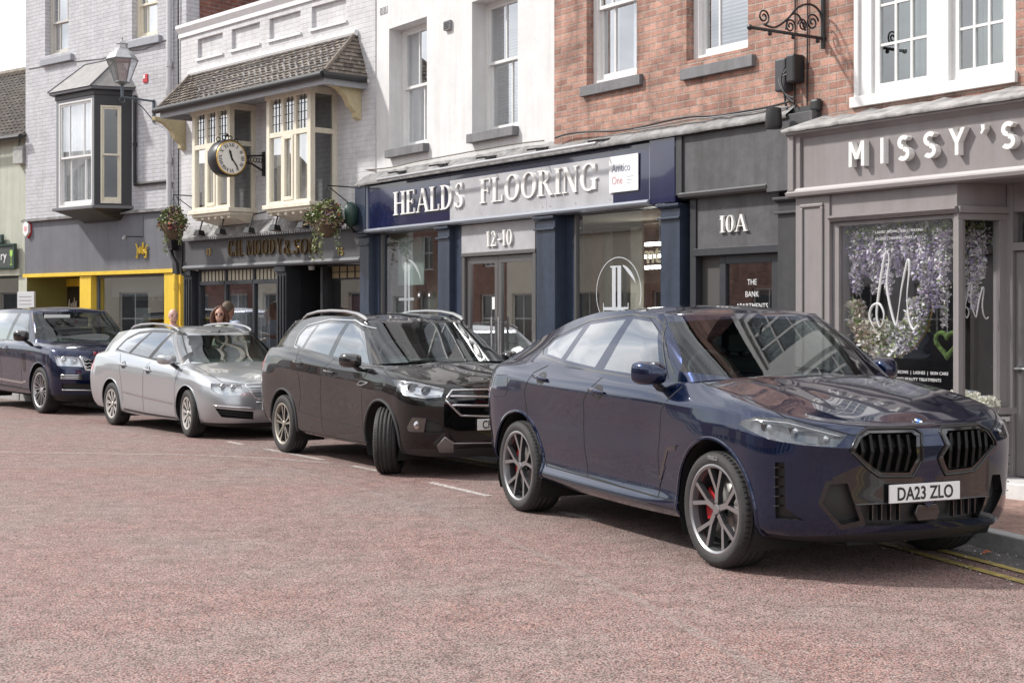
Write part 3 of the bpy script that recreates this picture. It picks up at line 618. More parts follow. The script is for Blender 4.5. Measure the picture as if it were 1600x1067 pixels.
# door bay
da,db=pa[1][1],pa[2][0]
dA,dB=FH.s(722,.06),FH.s(838,.06)
MB().box(da,dA,.05,.25,PV,zc-.004).build('side_panel',navy,t)
pz0,pz1=FH.z(722,396,.04),FH.z(722,353,.04)
b=MB(); b.box(dA+.01,dB-.01,.045,.2,pz0,pz1); b.build('number_panel',sky_reflection_panel,t)
MB().box(dA,dB,.06,.2,pz1,zc).build('head_rail',navy,t)
zd=FH.z(722,402,.06)
b=MB(); b.box(dA,dB,.04,.2,zd-.0,pz0-.001); b.box(dA,dA+.07,.05,.2,PV,zd-.001); b.box(dB-.07,dB,.05,.2,PV,zd-.001); b.build('door_frame',alu,t,bevel=.005)
xm_=FH.s(779,.1)
for i,(a,c) in enumerate(((dA+.07,xm_-.004),(xm_+.004,dB-.07))):
    b=MB(); f=.075; zT=zd-.01; b.box(a,a+f,.09,.14,PV+.02,zT); b.box(c-f,c,.09,.14,PV+.02,zT); b.box(a+f,c-f,.09,.14,zT-.09,zT); b.box(a+f,c-f,.09,.14,PV+.02,PV+.22)
    d=b.build('door',alu,t,bevel=.004)
    MB().quad((a+f,.115,PV+.22),(c-f,.115,PV+.22),(c-f,.115,zT-.09),(a+f,.115,zT-.09)).build('pane',glass('door_glass',refl=2.2,base=.22),d,recalc=False)
    xh=(c-.045) if i==0 else (a+.045); xh+=(-.03 if i==0 else .03)
    MB().tube([(xh,.04,.95),(xh,.04,1.62)],.016,8).tube([(xh,.04,1.02),(xh,.10,1.02)],.01,6).tube([(xh,.04,1.55),(xh,.10,1.55)],.01,6).build('handle',steel,d)
MB().box(xm_-.16,xm_-.06,.105,.112,1.72,1.88).build('notice',plastic_w,t)
# numbers 12-10
nx,nz_=FH.q(760,385.5,.03); nh=FH.z(760,362,.03)-nz_; x=nx; ps=[]
ex=FH.s(802,.03); tw=sum(serif(c)[1] for c in '12-10'); sc=(ex-nx)/(tw*nh)
for c in '12-10': ps.append((c,x,nz_)); x+=serif(c)[1]*nh*sc
letters(FH,t,ps,nh,.03,.045,letter_w,serif,sc)
# window 2
w2a,w2b=FH.s(897,.12),pa[3][0]+.02
MB().box(pa[2][1],w2a,.14,.25,PV,zc-.005).build('side_panel',navy,t)
zt2=FH.z(903,334,.12)
fwin(t,w2a,w2b,.60,zt2+.04,.12,.035,alu); MB().box(w2a,w2b,.08,.25,PV,.60).build('stall_riser',navy,t)
MB().box(pa[2][1],pa[3][0],.05,.3,zt2+.035,zc).build('head_rail',navy,t)
room(t,.1,XR-.05,PV-.0,2.85,.26,3.2,room_b)
# things inside the shop: back lights, posters, curtain samples
def inshop():
    e=mat('fluorescent_tube',(1,1,1),.5,emit=((1,.96,.88),16))
    x,z=FH.q(1012,382,1.6)
    for i,dz in enumerate((0,-.16,-.30)):
        q=FH.thing('tube_light',['topmost glowing strip light seen through the right shop window','middle glowing strip light seen through the right shop window','lowest glowing strip light seen through the right shop window'][i],'strip light',x,1.6,z+dz,'strip lights inside the navy shop')
        MB().box(-.05,.75,-.03,.03,-.02,.02).build('tube',e,q); MB().box(-.07,.77,-.04,.04,.021,.06).build('housing',grey_pl,q)
    # pale H F monogram on the glass
    x,z=FH.q(962,490,.11); cz=FH.z(962,455,.11)
    q=FH.thing('window_monogram','large pale circular HF monogram on the right navy shop window','window decal',x,.11,z)
    pm=glass('pale_vinyl',(.75,.82,.80),refl=0,base=.0); pm.node_tree.nodes['Mix Shader'].inputs[0].default_value=.45; pm.node_tree.links.remove(pm.node_tree.nodes['Mix Shader'].inputs[0].links[0]); pm.node_tree.nodes['Glossy BSDF'].inputs['Roughness'].default_value=.9
    b=MB(); r=.62
    for i in range(40):
        a0=R(-20+260*i/40); a1=R(-20+260*(i+1)/40)
        b.add([(r*math.cos(a0),0,r*math.sin(a0)),(r*math.cos(a1),0,r*math.sin(a1)),((r-.015)*math.cos(a1),0,(r-.015)*math.sin(a1)),((r-.015)*math.cos(a0),0,(r-.015)*math.sin(a0))],[(0,1,2,3)])
    for i in range(14):
        a0=R(20+55*i/14); a1=R(20+55*(i+1)/14); w0=.06*math.sin(PI*(i+.3)/15)+.01
        b.add([(.5*math.cos(a0),.001,.5*math.sin(a0)),(.5*math.cos(a1),.001,.5*math.sin(a1)),((.5-w0)*math.cos(a1),.001,(.5-w0)*math.sin(a1)),((.5-w0)*math.cos(a0),.001,(.5-w0)*math.sin(a0))],[(0,1,2,3)])
    for x0,x1,z0,z1 in ((-.17,-.07,-.6,.45),(-.02,.08,-.6,.47),(-.42,.28,-.29,-.24),(-.22,-.02,.44,.47),(.26,.28,-.36,-.17),(-.42,-.40,-.36,-.17)):
        b.quad((x0,-.001,z0),(x1,-.001,z0),(x1,-.001,z1),(x0,-.001,z1))
    b.build('monogram',pm,q,recalc=False); q.location=FH.w(FH.s(966,.11),.11,FH.z(966,458,.11)); q.scale=(.68,1,.68)
    # second monogram in the left window
    q=FH.thing('window_monogram','small pale HF monogram on the narrow left shop window','window decal',FH.s(636,.09),.09,FH.z(636,448,.09))
    b=MB()
    for i in range(14):
        a0=R(10+75*i/14); a1=R(10+75*(i+1)/14); w0=.05*math.sin(PI*(i+.3)/15)+.01
        b.add([(.5*math.cos(a0),.001,.5*math.sin(a0)),(.5*math.cos(a1),.001,.5*math.sin(a1)),((.5-w0)*math.cos(a1),.001,(.5-w0)*math.sin(a1)),((.5-w0)*math.cos(a0),.001,(.5-w0)*math.sin(a0))],[(0,1,2,3)])
    for x0,x1,z0,z1 in ((-.10,-.02,-.7,.45),(.03,.10,-.7,.4),(-.3,.25,-.25,-.20)): b.quad((x0,0,z0),(x1,0,z0),(x1,0,z1),(x0,0,z1))
    pm2=pm.copy(); pm2.name='faint_pale_vinyl'; pm2.node_tree.nodes['Mix Shader'].inputs[0].default_value=.25; q.scale=(.8,1,.8)
    b.build('monogram',pm2,q,recalc=False)
    q=FH.thing('window_poster','square poster with a white disc behind the narrow left shop window','poster',FH.s(622,.3),.30,FH.z(622,420,.3))
    MB().box(0,.75,0,.02,-.25,.45).build('sheet',mat('poster_green_grey',(.30,.36,.33),.6),q); MB().lathe([(0,-.003),(.17,-.002)],24,'y',(.28,0,.12)).build('disc',mat('poster_disc',(.55,.57,.54),.6),q)
    for i in range(2):
        q=FH.thing('round_sticker',['left black round sticker low on the narrow shop window','right black round sticker low on the narrow shop window'][i],'sticker',FH.s(655+16*i,.09),.09,FH.z(655+16*i,461,.09))
        MB().lathe([(0,-.002),(.055,-.001),(.055,0)],20,'y').build('disc',black_pl,q); MB().box(-.02,.02,-.005,-.0025,-.02,.02).build('symbol',plastic_w,q)
    q=FH.thing('interior_sign','dark wall sign with cream letters mt inside the right shop window','sign',FH.s(1002,1.2),1.2,FH.z(1002,412,1.2))
    cream=mat('cream_letters',(.75,.70,.55),.5,emit=((.8,.72,.5),.35))
    btext('mt',.34,.008,cream,q,(0,0,0)); btext('cou',.2,.008,cream,q,(.42,-.02,-.98))
    MB().box(-.1,.8,.04,.06,-1.15,-.25).build('rack_panel',mat('brown_rack',(.10,.05,.035),.6,noise=.4,nscale=6),q)
    for i,(px,c,w_) in enumerate(((925,(.38,.26,.20),.28),(940,(.30,.28,.24),.2),(985,(.45,.40,.33),.25),(640,(.42,.30,.22),.22),(668,(.40,.36,.29),.3))):
        q=FH.thing('hanging_sample',['brown carpet sample hanging at the far left of the right window','grey carpet sample hanging beside the brown one','beige carpet sample hanging near the strip lights','brown carpet sample hanging in the narrow left window','beige carpet sample hanging in the narrow left window'][i],'carpet sample',FH.s(px,.6),.6,.8,'carpet samples inside the navy shop')
        MB().box(0,w_,0,.015,0,1.9).build('sample',mat('sample%d'%i,c,.9,noise=.2),q,bevel=.003); MB().tube([(-.02,.01,1.92),(w_+.02,.01,1.92)],.012,6).build('rail',steel,q)
inshop()
# HEALDS FLOORING
def word(F,chars,pl,pr,pyb,pyt,y,depth,m,getter,parent,space=None):
    xa,z0=F.q(pl,pyb,y); xb=F.s(pr,y); h=F.z(pl,pyt,y)-z0; tw=sum(getter(c)[1] for c in chars); s_=(xb-xa)/(tw*h); x=xa; out=[]
    for c in chars: out.append((c,x,z0)); x+=getter(c)[1]*h*s_
    letters(F,parent,out,h,depth,y,m,getter,s_)
word(FH,'HEALDS',616,727,337,301,-.033,.022,letter_w,serif,t)
word(FH,'FLOORING',751,937,318.5,281,-.033,.022,letter_w,serif,t)
# white product sign at the right end
x0,z0=FH.q(953,302,-.04); x1=FH.s(998,-.04); z1=FH.z(953,246,-.04)
q=FH.thing('product_sign','square white board at the right end of the navy fascia','sign',x0,-.04,z0)
MB().box(0,x1-x0,-.012,0,0,z1-z0).build('board',plastic_w,q)
tcol=mat('sign_text_slate',(.20,.24,.32),.5); tpk=mat('sign_text_pink',(.55,.30,.33),.5)
wd=x1-x0; hh=z1-z0
btext('Amtico',.205*hh/.6*.95,.001,tcol,q,(.05*wd/.5,-.014,hh*.56),sx=wd/.62); btext('One',.2*hh/.6*.95,.001,tpk,q,(.05,-.014,hh*.22),sx=wd/.62)
for i in range(3): MB().box(wd*.62,wd*(.85-.05*i),-.0135,-.012,hh*(.38-.09*i),hh*(.41-.09*i)).build('small_print',mat('small_print_grey',(.45,.47,.5),.5),q)
# ============================================================ BLACK DOORWAY 10A
t=FH.thing('black_shopfront','dark grey boarded doorway front between the navy and taupe shops','shopfront')
a0=XR+.003; a1=FH.s(1243)
zf0=FH.z(1066,305,-.03); zf1=FH.z(1066,214,-.03)
MB().box(a0,a1+.3,.0,.25,zf0-.03,zf1+.12).build('fascia_box',dkgrey2,t)
pb=FH.s(1203,-.03)
MB().box(FH.s(1068,-.02),pb-.01,-.03,-.002,zf0+.02,zf1).build('fascia_panel',dkgrey,t)
b=MB(); b.box(a0,FH.s(1067,-.04),-.06,-.001,zf0,zf1+.05); b.box(FH.s(1067,-.04),pb,-.06,-.0025,zf1+.002,zf1+.05); b.build('fascia_trim',dkgrey2,t)
b=MB(); b.prism([(-.002,zf0-.045),(-.08,zf0-.03),(-.10,zf0),(-.06,zf0+.022),(-.002,zf0+.024)],FH.s(1063,-.05),pb,'x'); b.build('fascia_moulding',mat('moulding_dark_grey',(.13,.13,.135),.4),t)
MB().box(pb,a1+.3,-.08,-.001,zf0-.07,zf1+.05).build('end_block',dkgrey,t,bevel=.006)
pz=FH.z(1215,309,-.03)
pil(t,FH.s(1215,-.03),a1+.3,pz,dkgrey2)
zdt=FH.z(1090,392,.06)
MB().box(FH.s(1087,.05),FH.s(1217,.05),.05,.2,zdt,zf0-.04).build('number_panel',dkgrey,t)
MB().box(a0,FH.s(1087,.05),.12,.25,PV,zf0-.03).build('side_panel',black_wood,t)
b=MB(); b.box(FH.s(1078,.03),FH.s(1087,.03),.03,.12,PV,zf0-.05); b.box(FH.s(1084,.03),FH.s(1217,.03),.02,.2,zdt-.06,zdt+.02); b.build('door_frame',charcoal,t,bevel=.004)
xd=FH.s(1124,.1)
MB().box(FH.s(1087,.05),xd,.13,.2,PV,zdt-.06).build('side_panel',mat('brown_grey_board',(.06,.057,.055),.6),t)
xe=FH.s(1216,.1)
d=fwin(t,xd,xe,PV,zdt-.06,.10,.095,charcoal,glass_win,'door'); MB().box(xd+.09,xe-.09,.13,.16,PV+.08,.95).build('kick_panel',charcoal,d)
zz=FH.z(1173,445,.1); cx=FH.s(1173,.1)
for i,s_ in enumerate(('THE','BANK','APARTMENTS')): btext(s_,.085,.001,mat('frosted_white',(.62,.62,.62),.5),t,(cx,.118,zz-.125*i),align='CENTER',sx=.9)
MB().box(xd+.15,xe-.15,.5,.52,1.85,1.95).build('notice',mat('brown_notice',(.12,.06,.05),.6),t)
room(t,a0,a1,PV,zdt,.26,2,room_d)
word(FH,'10A',1126,1171,364,338,.05,.03,letter_w,serif,t)
# ============================================================ TAUPE SHOPFRONT
t=FM.thing('taupe_shopfront','taupe painted beauty shopfront with an angled window and recessed door','shopfront')
xE=5.2
zc0=FM.z(1236,211.5,-.06); zcl=zc0+.06
zb0=FM.z(1238.7,309,-.05)
MB().box(-.03,xE,.0,.30,zb0,zc0+.05).build('fascia_box',taupe,t)
MB().box(FM.s(1255,.0),xE,-.004,-.001,zb0+.08,zc0-.02).build('fascia_panel',taupe,t)
b=MB(); b.box(-.05,FM.s(1246),-.06,-.0,zb0+.06,zc0); b.box(FM.s(1246),FM.s(1254),-.035,-.0,zb0+.06,zc0); b.build('fascia_border',taupe,t,bevel=.006)
b=MB(); b.prism([(0,zb0-.0),(-.07,zb0+.01),(-.085,zb0+.04),(-.05,zb0+.06),(-.035,zb0+.085),(0,zb0+.09)],-.06,xE,'x'); b.build('fascia_moulding',mat('taupe_light',(.33,.31,.305),.4),t)
b=MB(); b.prism([(0,zc0-.045),(-.06,zc0-.01),(-.10,zc0),(-.10,zc0+.02),(0,zc0+.03)],-.05,xE,'x'); b.build('cornice',taupe,t)
apron(FM,t,-.07,xE,zc0+.021,zc0+.20,-.12,.34,seed=8,m=mat('stained_lead',(.30,.29,.285),.65,noise=.6,nscale=6,bump=.4,bscale=30))
def miss(F):
    xa,z0=F.q(1326,265,-.075); h=F.z(1326,226,-.075)-z0
    spec=[('M',1326,1350),('I',1375.5,1380.5),('S',1402,1421.5),('S',1442.5,1463),('Y',1482.5,1507),("'",1531.5,1539),('S',1564,1587)]
    for ch,pl,pr in spec:
        x0=F.s(pl,-.075); x1=F.s(pr,-.075); polys,wn=sansM(ch); s_=(x1-x0)/(wn*h); b=MB()
        if ch=='I': s_=.9
        for i,p in enumerate(polys): b.prism([(x0+a*h*s_,z0+.02+c*h) for a,c in p],-.075-i*.0002,-.006,'y')
        b.build('letter',letter_w,t)
miss(FM)
# pilaster with raised panel
xp1=FM.s(1296)
MB().box(0,xp1,.0,.3,PV,zb0-.003).build('pilaster',taupe,t,bevel=.005)
def rpanel(x0,x1,z0,z1,y,parent,w=.035,d=.02,name='raised_moulding'):
    b=MB()
    for (a,c,e,f) in ((x0,x1,z0,z0+w),(x0,x1,z1-w,z1),(x0,x0+w,z0+w,z1-w),(x1-w,x1,z0+w,z1-w)): b.box(a,c,y-d,y-.0005,e,f)
    return b.build(name,taupe,parent,bevel=.01)
rpanel(FM.s(1251.5),FM.s(1287),.35,FM.z(1252,320),0,t)
# bay window: sub-cornice, frieze
xc=FM.s(1495); zsc=FM.z(1302.5,341.8)
Q=FM.w(0,0); 
def loc(px,Y):  # world point on a ray at depth Y -> facade coords
    X=(px-800)/FPX*Y; dx=X-FM.O[0]; dy=Y-FM.O[1]; return (FM.u[0]*dx+FM.u[1]*dy, FM.N[0]*dx+FM.N[1]*dy)
q0=loc(1495,FM.w(xc,0)[1]); q1_=loc(1574,FM.w(xc,0)[1]+.12)
ang=math.atan2(q1_[1]-q0[1],q1_[0]-q0[0]); Lq=math.hypot(q1_[0]-q0[0],q1_[1]-q0[1])
def bayrun(pts,mk):
    pass
yb=.02
b=MB(); b.box(xp1,xc-.02,yb,.3,zsc+.01,zb0-.003); b.build('frieze',taupe,t)
b=MB(); b.prism([(yb,zsc-.03),(yb-.02,zsc-.03),(yb-.06,zsc+.005),(yb-.06,zsc+.025),(yb,zsc+.03)],xp1+.01,xc+.01,'x'); b.build('window_cornice',taupe,t)
zg1=FM.z(1326,353,.06); zsill=FM.z(1495,637,0)
b=MB(); xg0=FM.s(1313,.06); b.box(xp1,xg0,yb+.02,.2,.55,zsc-.03); b.box(xg0,xc-.04,yb+.02,.12,zg1,zsc-.03); b.box(xc-.045,xc+.01,yb-.005,.10,zsill,zsc-.03); b.build('window_frame',taupe,t,bevel=.004)
MB().quad((xg0,.07,zsill),(xc-.045,.07,zsill),(xc-.045,.07,zg1),(xg0,.07,zg1)).build('window_pane',glass('taupe_shop_glass',(.95,.96,.96),refl=1.5,base=.07),t,recalc=False)
b=MB(); b.box(xp1,xc+.02,-.03,.15,zsill-.06,zsill); b.build('sill',taupe,t,bevel=.008)
b=MB(); b.box(xp1,xc,.02,.2,PV,zsill-.06); b.build('stall_riser',taupe,t)
# angled return, built in its own rotated local frame
rt=bpy.data.objects.new('angled_window',None); COL.objects.link(rt); rt.parent=t; rt.location=(q0[0]+.01,q0[1]+.005,0); rt.rotation_euler=(0,0,ang)
Lr=Lq
def seg(name,x0,x1,z0,z1,y0,y1,m=taupe,bev=.004): return MB().box(x0,x1,y0,y1,z0,z1).build(name,m,rt,bevel=bev)
seg('frieze',0,Lr,zsc+.01,zb0,.02,.1); seg('cornice',0,Lr,zsc-.03,zsc+.028,-.03,.1); seg('head_rail',0,Lr,FM.z(1495,343)-.0,zsc-.03,.0,.1)
seg('mullion',0,.045,zsill,FM.z(1495,343),-.005,.08); seg('jamb',Lr*.82,Lr,zsill,FM.z(1495,343),0,.1); seg('sill',0,Lr+.05,zsill-.06,zsill,-.05,.1); seg('stall_riser',0,Lr,PV,zsill-.06,0,.1)
MB().quad((.045,.05,zsill),(Lr*.82,.05,zsill),(Lr*.82,.05,FM.z(1495,343)),(.045,.05,FM.z(1495,343))).build('pane',MATS['taupe_shop_glass'],rt,recalc=False)
b=MB(); w=.02
for (a,c,e,f) in ((.08,Lr-.08,.40,.42),(.08,Lr-.08,zsill-.16,zsill-.14),(.08,.10,.42,zsill-.16),(Lr-.10,Lr-.08,.42,zsill-.16)): b.box(a,c,-.02,-.0005,e,f)
b.build('raised_moulding',taupe,rt)
# door plane
yd=q1_[1]; xd0=q1_[0]
zdoor=FM.z(1585,392,yd)
dn=MB(); dn.box(xd0,xd0+.06,yd-.01,yd+.14,PV+.12,zb0); dn.box(xd0+1.06,xd0+1.2,yd-.01,yd+.14,PV+.12,zb0); dn.box(xd0+.06,xd0+1.06,yd-.01,yd+.14,zdoor,zdoor+.07); dn.box(xd0+.06,xd0+1.06,yd,yd+.1,zsc-.02,zb0); dn.build('door_frame',taupe,t,bevel=.004)
MB().quad((xd0+.06,yd+.06,zdoor+.07),(xd0+1.06,yd+.06,zdoor+.07),(xd0+1.06,yd+.06,zsc),(xd0+.06,yd+.06,zsc)).build('fanlight',glass_shop,t,recalc=False)
dd=MB().box(xd0+.065,xd0+1.055,yd+.03,yd+.08,PV+.14,zdoor-.005).build('door',mat('taupe_door',(.20,.185,.185),.45),t,bevel=.004)
hx,hz=FM.q(1590,576,yd-.02)
MB().tube([(hx-.02,yd+.03,hz),(hx-.02,yd-.03,hz),(hx+.10,yd-.035,hz)],.011,8).lathe([(0,yd+.01),(.03,yd+.012),(.03,yd+.03)],16,'y',(hx-.02,0,hz)).build('handle',steel,dd)
MB().box(xd0-.25,xd0+1.3,yd-.38,yd+.2,PV-.01,PV+.13).build('door_step',mat('white_step',(.62,.61,.60),.6,noise=.15),t,bevel=.01)
MB().box(xc,xE,.0,.5,zb0-.002,zb0).build('soffit',taupe,t)
# right-hand bay beyond the door (just outside the picture)
b=MB(); b.box(xd0+1.2,xE,.02,.3,PV,zsill); b.box(xd0+1.2,xE,.02,.3,zg1,zb0-.003); b.box(xE-.3,xE,.02,.3,zsill,zg1); b.box(xd0+1.2,xd0+1.26,.02,.2,zsill,zg1); b.build('right_bay',taupe,t)
MB().quad((xd0+1.26,.07,zsill),(xE-.3,.07,zsill),(xE-.3,.07,zg1),(xd0+1.26,.07,zg1)).build('window_pane',MATS['taupe_shop_glass'],t,recalc=False)
room(t,xp1,xE,PV+.05,zb0,.75,2.6,room_d)
MB().box(xp1,xc+.2,.15,.75,zsill-.12,zsill-.08).build('display_shelf',mat('display_white',(.6,.6,.58),.6),t)
# right neighbour brick pier etc is part of the brick building
# ============================================================ TIMBER BAY BUILDING (clock and flower baskets)
xL=p3s; xR=0
zpar=FD.z(276,43,-.03)          # top of the parapet cornice
pan=[]
for pl,pr,yt,yb in ((309,348,65,94),(362,406,48,81),(421,469.5,28,62),(487,541,9,47)):
    pan.append(opn(FD,pl,pr,yt,yb))
zp1=pan[0][3]; zp0=pan[0][2]
pan=[(a,b,sum(p[2] for p in pan)/4,sum(p[3] for p in pan)/4) for a,b,_,_ in pan]
mw=FD.thing('bay_fronted_building','white painted brick building with two cream timber bays and a tiled canopy','building')
b=wall_mb(xL,xR+.25,2.6,zpar-.22,pan,0,.06); 
for (a,c,e,f) in pan: b.quad((a,.055,e),(c,.055,e),(c,.055,f),(a,.055,f))
b.box(xL,xR+.25,.06,.30,2.6,zpar-.22); b.box(xL,xL+.25,.3,8,0,zpar-.22); b.box(xR,xR+.25,.3,8,0,zpar-.22)
b.build('wall',pb_white,mw)
cp=mat('white_cornice',(.72,.72,.73),.6,noise=.06)
b=MB(); b.prism([(0,zpar-.22),(-.03,zpar-.22),(-.03,zpar-.15),(-.09,zpar-.06),(-.09,zpar),(.3,zpar+.02),(.3,zpar-.22)],xL-.05,xR+.25,'x'); b.build('parapet_cornice',cp,mw)
for (a,c,e,f) in pan: MB().box(a-.03,c+.03,-.035,.05,e-.035,e+.004).build('panel_ledge',cp,mw)
b=MB(); b.box(xL,xR,6.5,8,zpar-.3,zpar); b.box(xL,xR+.2,.3,8,zpar-.45,zpar-.4); b.build('roof',lead,mw)
# canopy
ye=-.78
ex0,ez=FD.q(248,166,ye); ex1,ez1=FD.q(561,108,ye); ez=(ez+ez1)/2; ex1=min(ex1,xR+.05)
wx0,wz=FD.q(299,117,-.02); wx1,wz1=FD.q(555,55,-.02); wz=(wz+wz1)/2
print('canopy',ex0,ex1,ez,ez1,'wall',wx0,wx1,wz)
b=MB()
def roofplane(b,A,B,C,D,rows,th=.022,m=0):
    # A,B eave left/right; D,C top left/right ; overlapping tile courses
    A,B,C,D=map(Vector,(A,B,C,D)); rnd=random.Random(4)
    n=(B-A).cross(D-A).normalized()
    if n.z<0: n=-n
    for i in range(rows):
        f0=i/rows; f1=(i+1.12)/rows; 
        a,bb,c,d=A.lerp(D,f0),B.lerp(C,f0),B.lerp(C,min(f1,1.02)),A.lerp(D,min(f1,1.02))
        k=max(1,int((bb-a).length/.17)); off=.5 if i%2 else 0
        for j in range(-1,k+1):
            g0=max(0,(j+off)/k); g1=min(1,(j+1+off)/k-.012)
            if g1<=g0+.01: continue
            h=n*(th*1.35+rnd.uniform(-.006,.007)); h2=n*rnd.uniform(.001,.006)
            p=[a.lerp(bb,g0),a.lerp(bb,g1),d.lerp(c,g1),d.lerp(c,g0)]
            v=[p[0]+h,p[1]+h,p[2]+h2,p[3]+h2,p[0]+h-n*th,p[1]+h-n*th]
            b.add(v,[(0,1,2,3),(0,4,5,1)],rnd.choice((0,0,0,1,2)))
tl=[mat('clay_tile_brown',(.19,.16,.135),.9,noise=.5,nscale=14,bump=.4),mat('clay_tile_pale',(.26,.225,.19),.9,noise=.5,nscale=14,bump=.4),mat('clay_tile_dark',(.11,.095,.085),.9,noise=.5,nscale=14,bump=.4)]
roofplane(b,(ex0,ye,ez),(ex1,ye,ez),(wx1,0,wz),(wx0,0,wz),11)
roofplane(b,(ex0,0,ez),(ex0,ye,ez),(wx0,0,wz),(wx0-.01,0,wz),11)
roofplane(b,(ex1,ye,ez),(ex1,0,ez),(wx1+.01,0,wz),(wx1,0,wz),11)
b.build('canopy_roof',tl,mw,recalc=False)
b=MB(); b.tube([(wx0-.05,-.03,wz+.02),(wx1+.05,-.03,wz+.02)],.05,8); b.build('canopy_flashing',cp,mw); b=MB(); b.tube([(wx0,-.02,wz+.01),(ex0,ye,ez+.03)],.035,6); b.build('hip_tiles',tl[0],mw); MB().tube([(wx1,-.02,wz+.01),(ex1,ye,ez+.03)],.035,6).build('hip_tiles',tl[0],mw)
b=MB(); b.box(ex0+.03,ex1-.03,ye+.02,0,ez-.06,ez-.045); b.box(ex0+.03,ex1-.03,ye+.01,ye+.05,ez-.16,ez-.0); b.box(ex1-.07,ex1-.03,ye+.05,0,ez-.16,ez); b.box(ex0+.03,ex0+.07,ye+.05,0,ez-.16,ez); b.build('canopy_fascia',mat('canopy_grey',(.33,.34,.36),.6,noise=.1),mw)
b=MB()
gp=[(ex0-.06,ye-.05,ez-.03),(ex1+.02,ye-.05,ez-.03)]
b.tube(gp,.055,10); b.tube([(ex1+.02,ye-.05,ez-.03),(ex1+.02,-.05,ez-.03)],.05,8); b.build('gutter',black_pl,mw)
def bracket(x0):
    b=MB(); pr=[(0,ez-.06),(-.62,ez-.06),(-.60,ez-.12),(-.42,ez-.17),(-.28,ez-.28),(-.20,ez-.42),(-.10,ez-.50),(-.09,ez-.58),(0,ez-.62)]
    n=len(pr); b.prism(pr,x0,x0+.13,'x'); b.build('bracket',cream_dk,mw,bevel=.01)
bracket(FD.s(285)); bracket(min(FD.s(557),-.17))
def bay(pl,pr,D,pyt,pyb,name_label,first):
    yf=-D; xa,zt=FD.q(pl,pyt,yf); xb=FD.s(pr,yf); zb=FD.z(pl,pyb,yf); zt=ez-.065
    t=FD.thing('bay_window',name_label,'bay window',xa,0,zb,'cream timber bay windows'); off=(xa,0,zb)
    zs=zb+.24; zh=zt-.10; ztr=zs+(zh-zs)*.66; W_=xb-xa
    b=MB(); b.box(xa-.02,xb+.02,yf-.02,0,zh,zt)                                   # head
    for x in (xa,xb-.09): b.box(x,x+.09,yf,yf+.09,zs,zh)
    b.box(xa,xb,-.07,0,zs,zh) if False else None
    for x in (xa,xb-.09): b.box(x,x+.09,-.07,0,zs,zh)
    xs=[xa+.09+(W_-.18)*f for f in (0,1/3,2/3,1)]
    for x in xs[1:3]: b.box(x-.035,x+.035,yf+.01,yf+.08,zs,zh)
    b.box(xa+.09,xb-.09,yf+.005,yf+.085,ztr-.04,ztr+.04)
    for x in (xa,xb-.09): b.box(x+.01,x+.08,yf+.09,-.07,ztr-.04,ztr+.04)
    b.box(xa+.09,xb-.09,yf+.005,yf+.085,zs,zs+.05)
    fr=b.build('frame',cream_wood,t,off=off,bevel=.004)
    # opening light in the middle
    b=MB(); x0,x1=xs[1]+.035,xs[2]-.035; z0,z1=zs+.05,ztr-.04
    if first: x0,x1=xs[1]+.035,xs[2]-.035
    b.box(x0,x0+.05,yf-.005,yf+.04,z0,z1); b.box(x1-.05,x1,yf-.005,yf+.04,z0,z1); b.box(x0+.05,x1-.05,yf-.005,yf+.04,z0,z0+.06); b.box(x0+.05,x1-.05,yf-.005,yf+.04,z1-.05,z1); b.build('casement',cream_wood,t,off=off,bevel=.004)
    g=MB(); g.quad((xa+.09,yf+.045,zs),(xb-.09,yf+.045,zs),(xb-.09,yf+.045,zh),(xa+.09,yf+.045,zh)); g.build('front_pane',glass('bay_glass',(.96,.96,.94),refl=2,base=.36),t,off=off,recalc=False)
    for x in (xa+.045,xb-.045):
        g=MB(); g.quad((x,yf+.09,zs),(x,-.07,zs),(x,-.07,zh),(x,yf+.09,zh)); g.build('side_pane',glass('bay_side_glass',(.5,.52,.54),refl=1.2,base=.04),t,off=off,recalc=False)
    # leading in the upper lights
    b=MB()
    for i in range(3):
        a,c=xs[i]+.035,xs[i+1]-.035
        for k in (1,2): xx=a+(c-a)*k/3; b.box(xx-.004,xx+.004,yf+.035,yf+.044,ztr+.04,zh)
        for k in (1,2,3): zz=ztr+.04+(zh-ztr-.04)*k/4; b.box(a,c,yf+.036,yf+.043,zz-.004,zz+.004)
    b.build('leading',black_pl,t,off=off)
    # curtains added to stand in for cream reflections in the panes; sill, corbel
    b=MB()
    for i in (0,1,2):
        a,c=xs[i],xs[i+1]; k=12; wd=(c-a)*(.7 if i!=1 else 1)
        a0=a if i<2 else c-wd
        for j in range(k):
            u0=a0+wd*j/k; u1=a0+wd*(j+1)/k; d0=.02*math.sin(j*2.1); d1=.02*math.sin((j+1)*2.1); b.add([(u0,yf+.14+d0,zs),(u1,yf+.14+d1,zs),(u1,yf+.14+d1,zh),(u0,yf+.14+d0,zh)],[(0,1,2,3)],0,True)
    b.build('curtain',mat('cream_reflection_curtain',(.85,.83,.77),.9),t,off=off,recalc=False)
    room(mw,xa,xb,zs,zh,.06,1.6,room_d)
    b=MB(); b.box(xa-.05,xb+.05,yf-.05,0,zs-.07,zs-.0); b.box(xa-.0,xb+.0,yf,0,zs-.12,zs-.07); b.build('sill',cream_wood,t,off=off,bevel=.008)
    b=MB(); b.add([(xa,yf,zs-.12),(xb,yf,zs-.12),(xb,0,zs-.12),(xa,0,zs-.12),(xa+.12,-.10,zb),(xb-.12,-.10,zb),(xb-.12,0,zb),(xa+.12,0,zb)],[(0,1,2,3),(4,7,6,5),(0,4,5,1),(1,5,6,2),(0,3,7,4)]); b.build('corbel_base',cream_wood,t,off=off)
    b=MB(); n=6
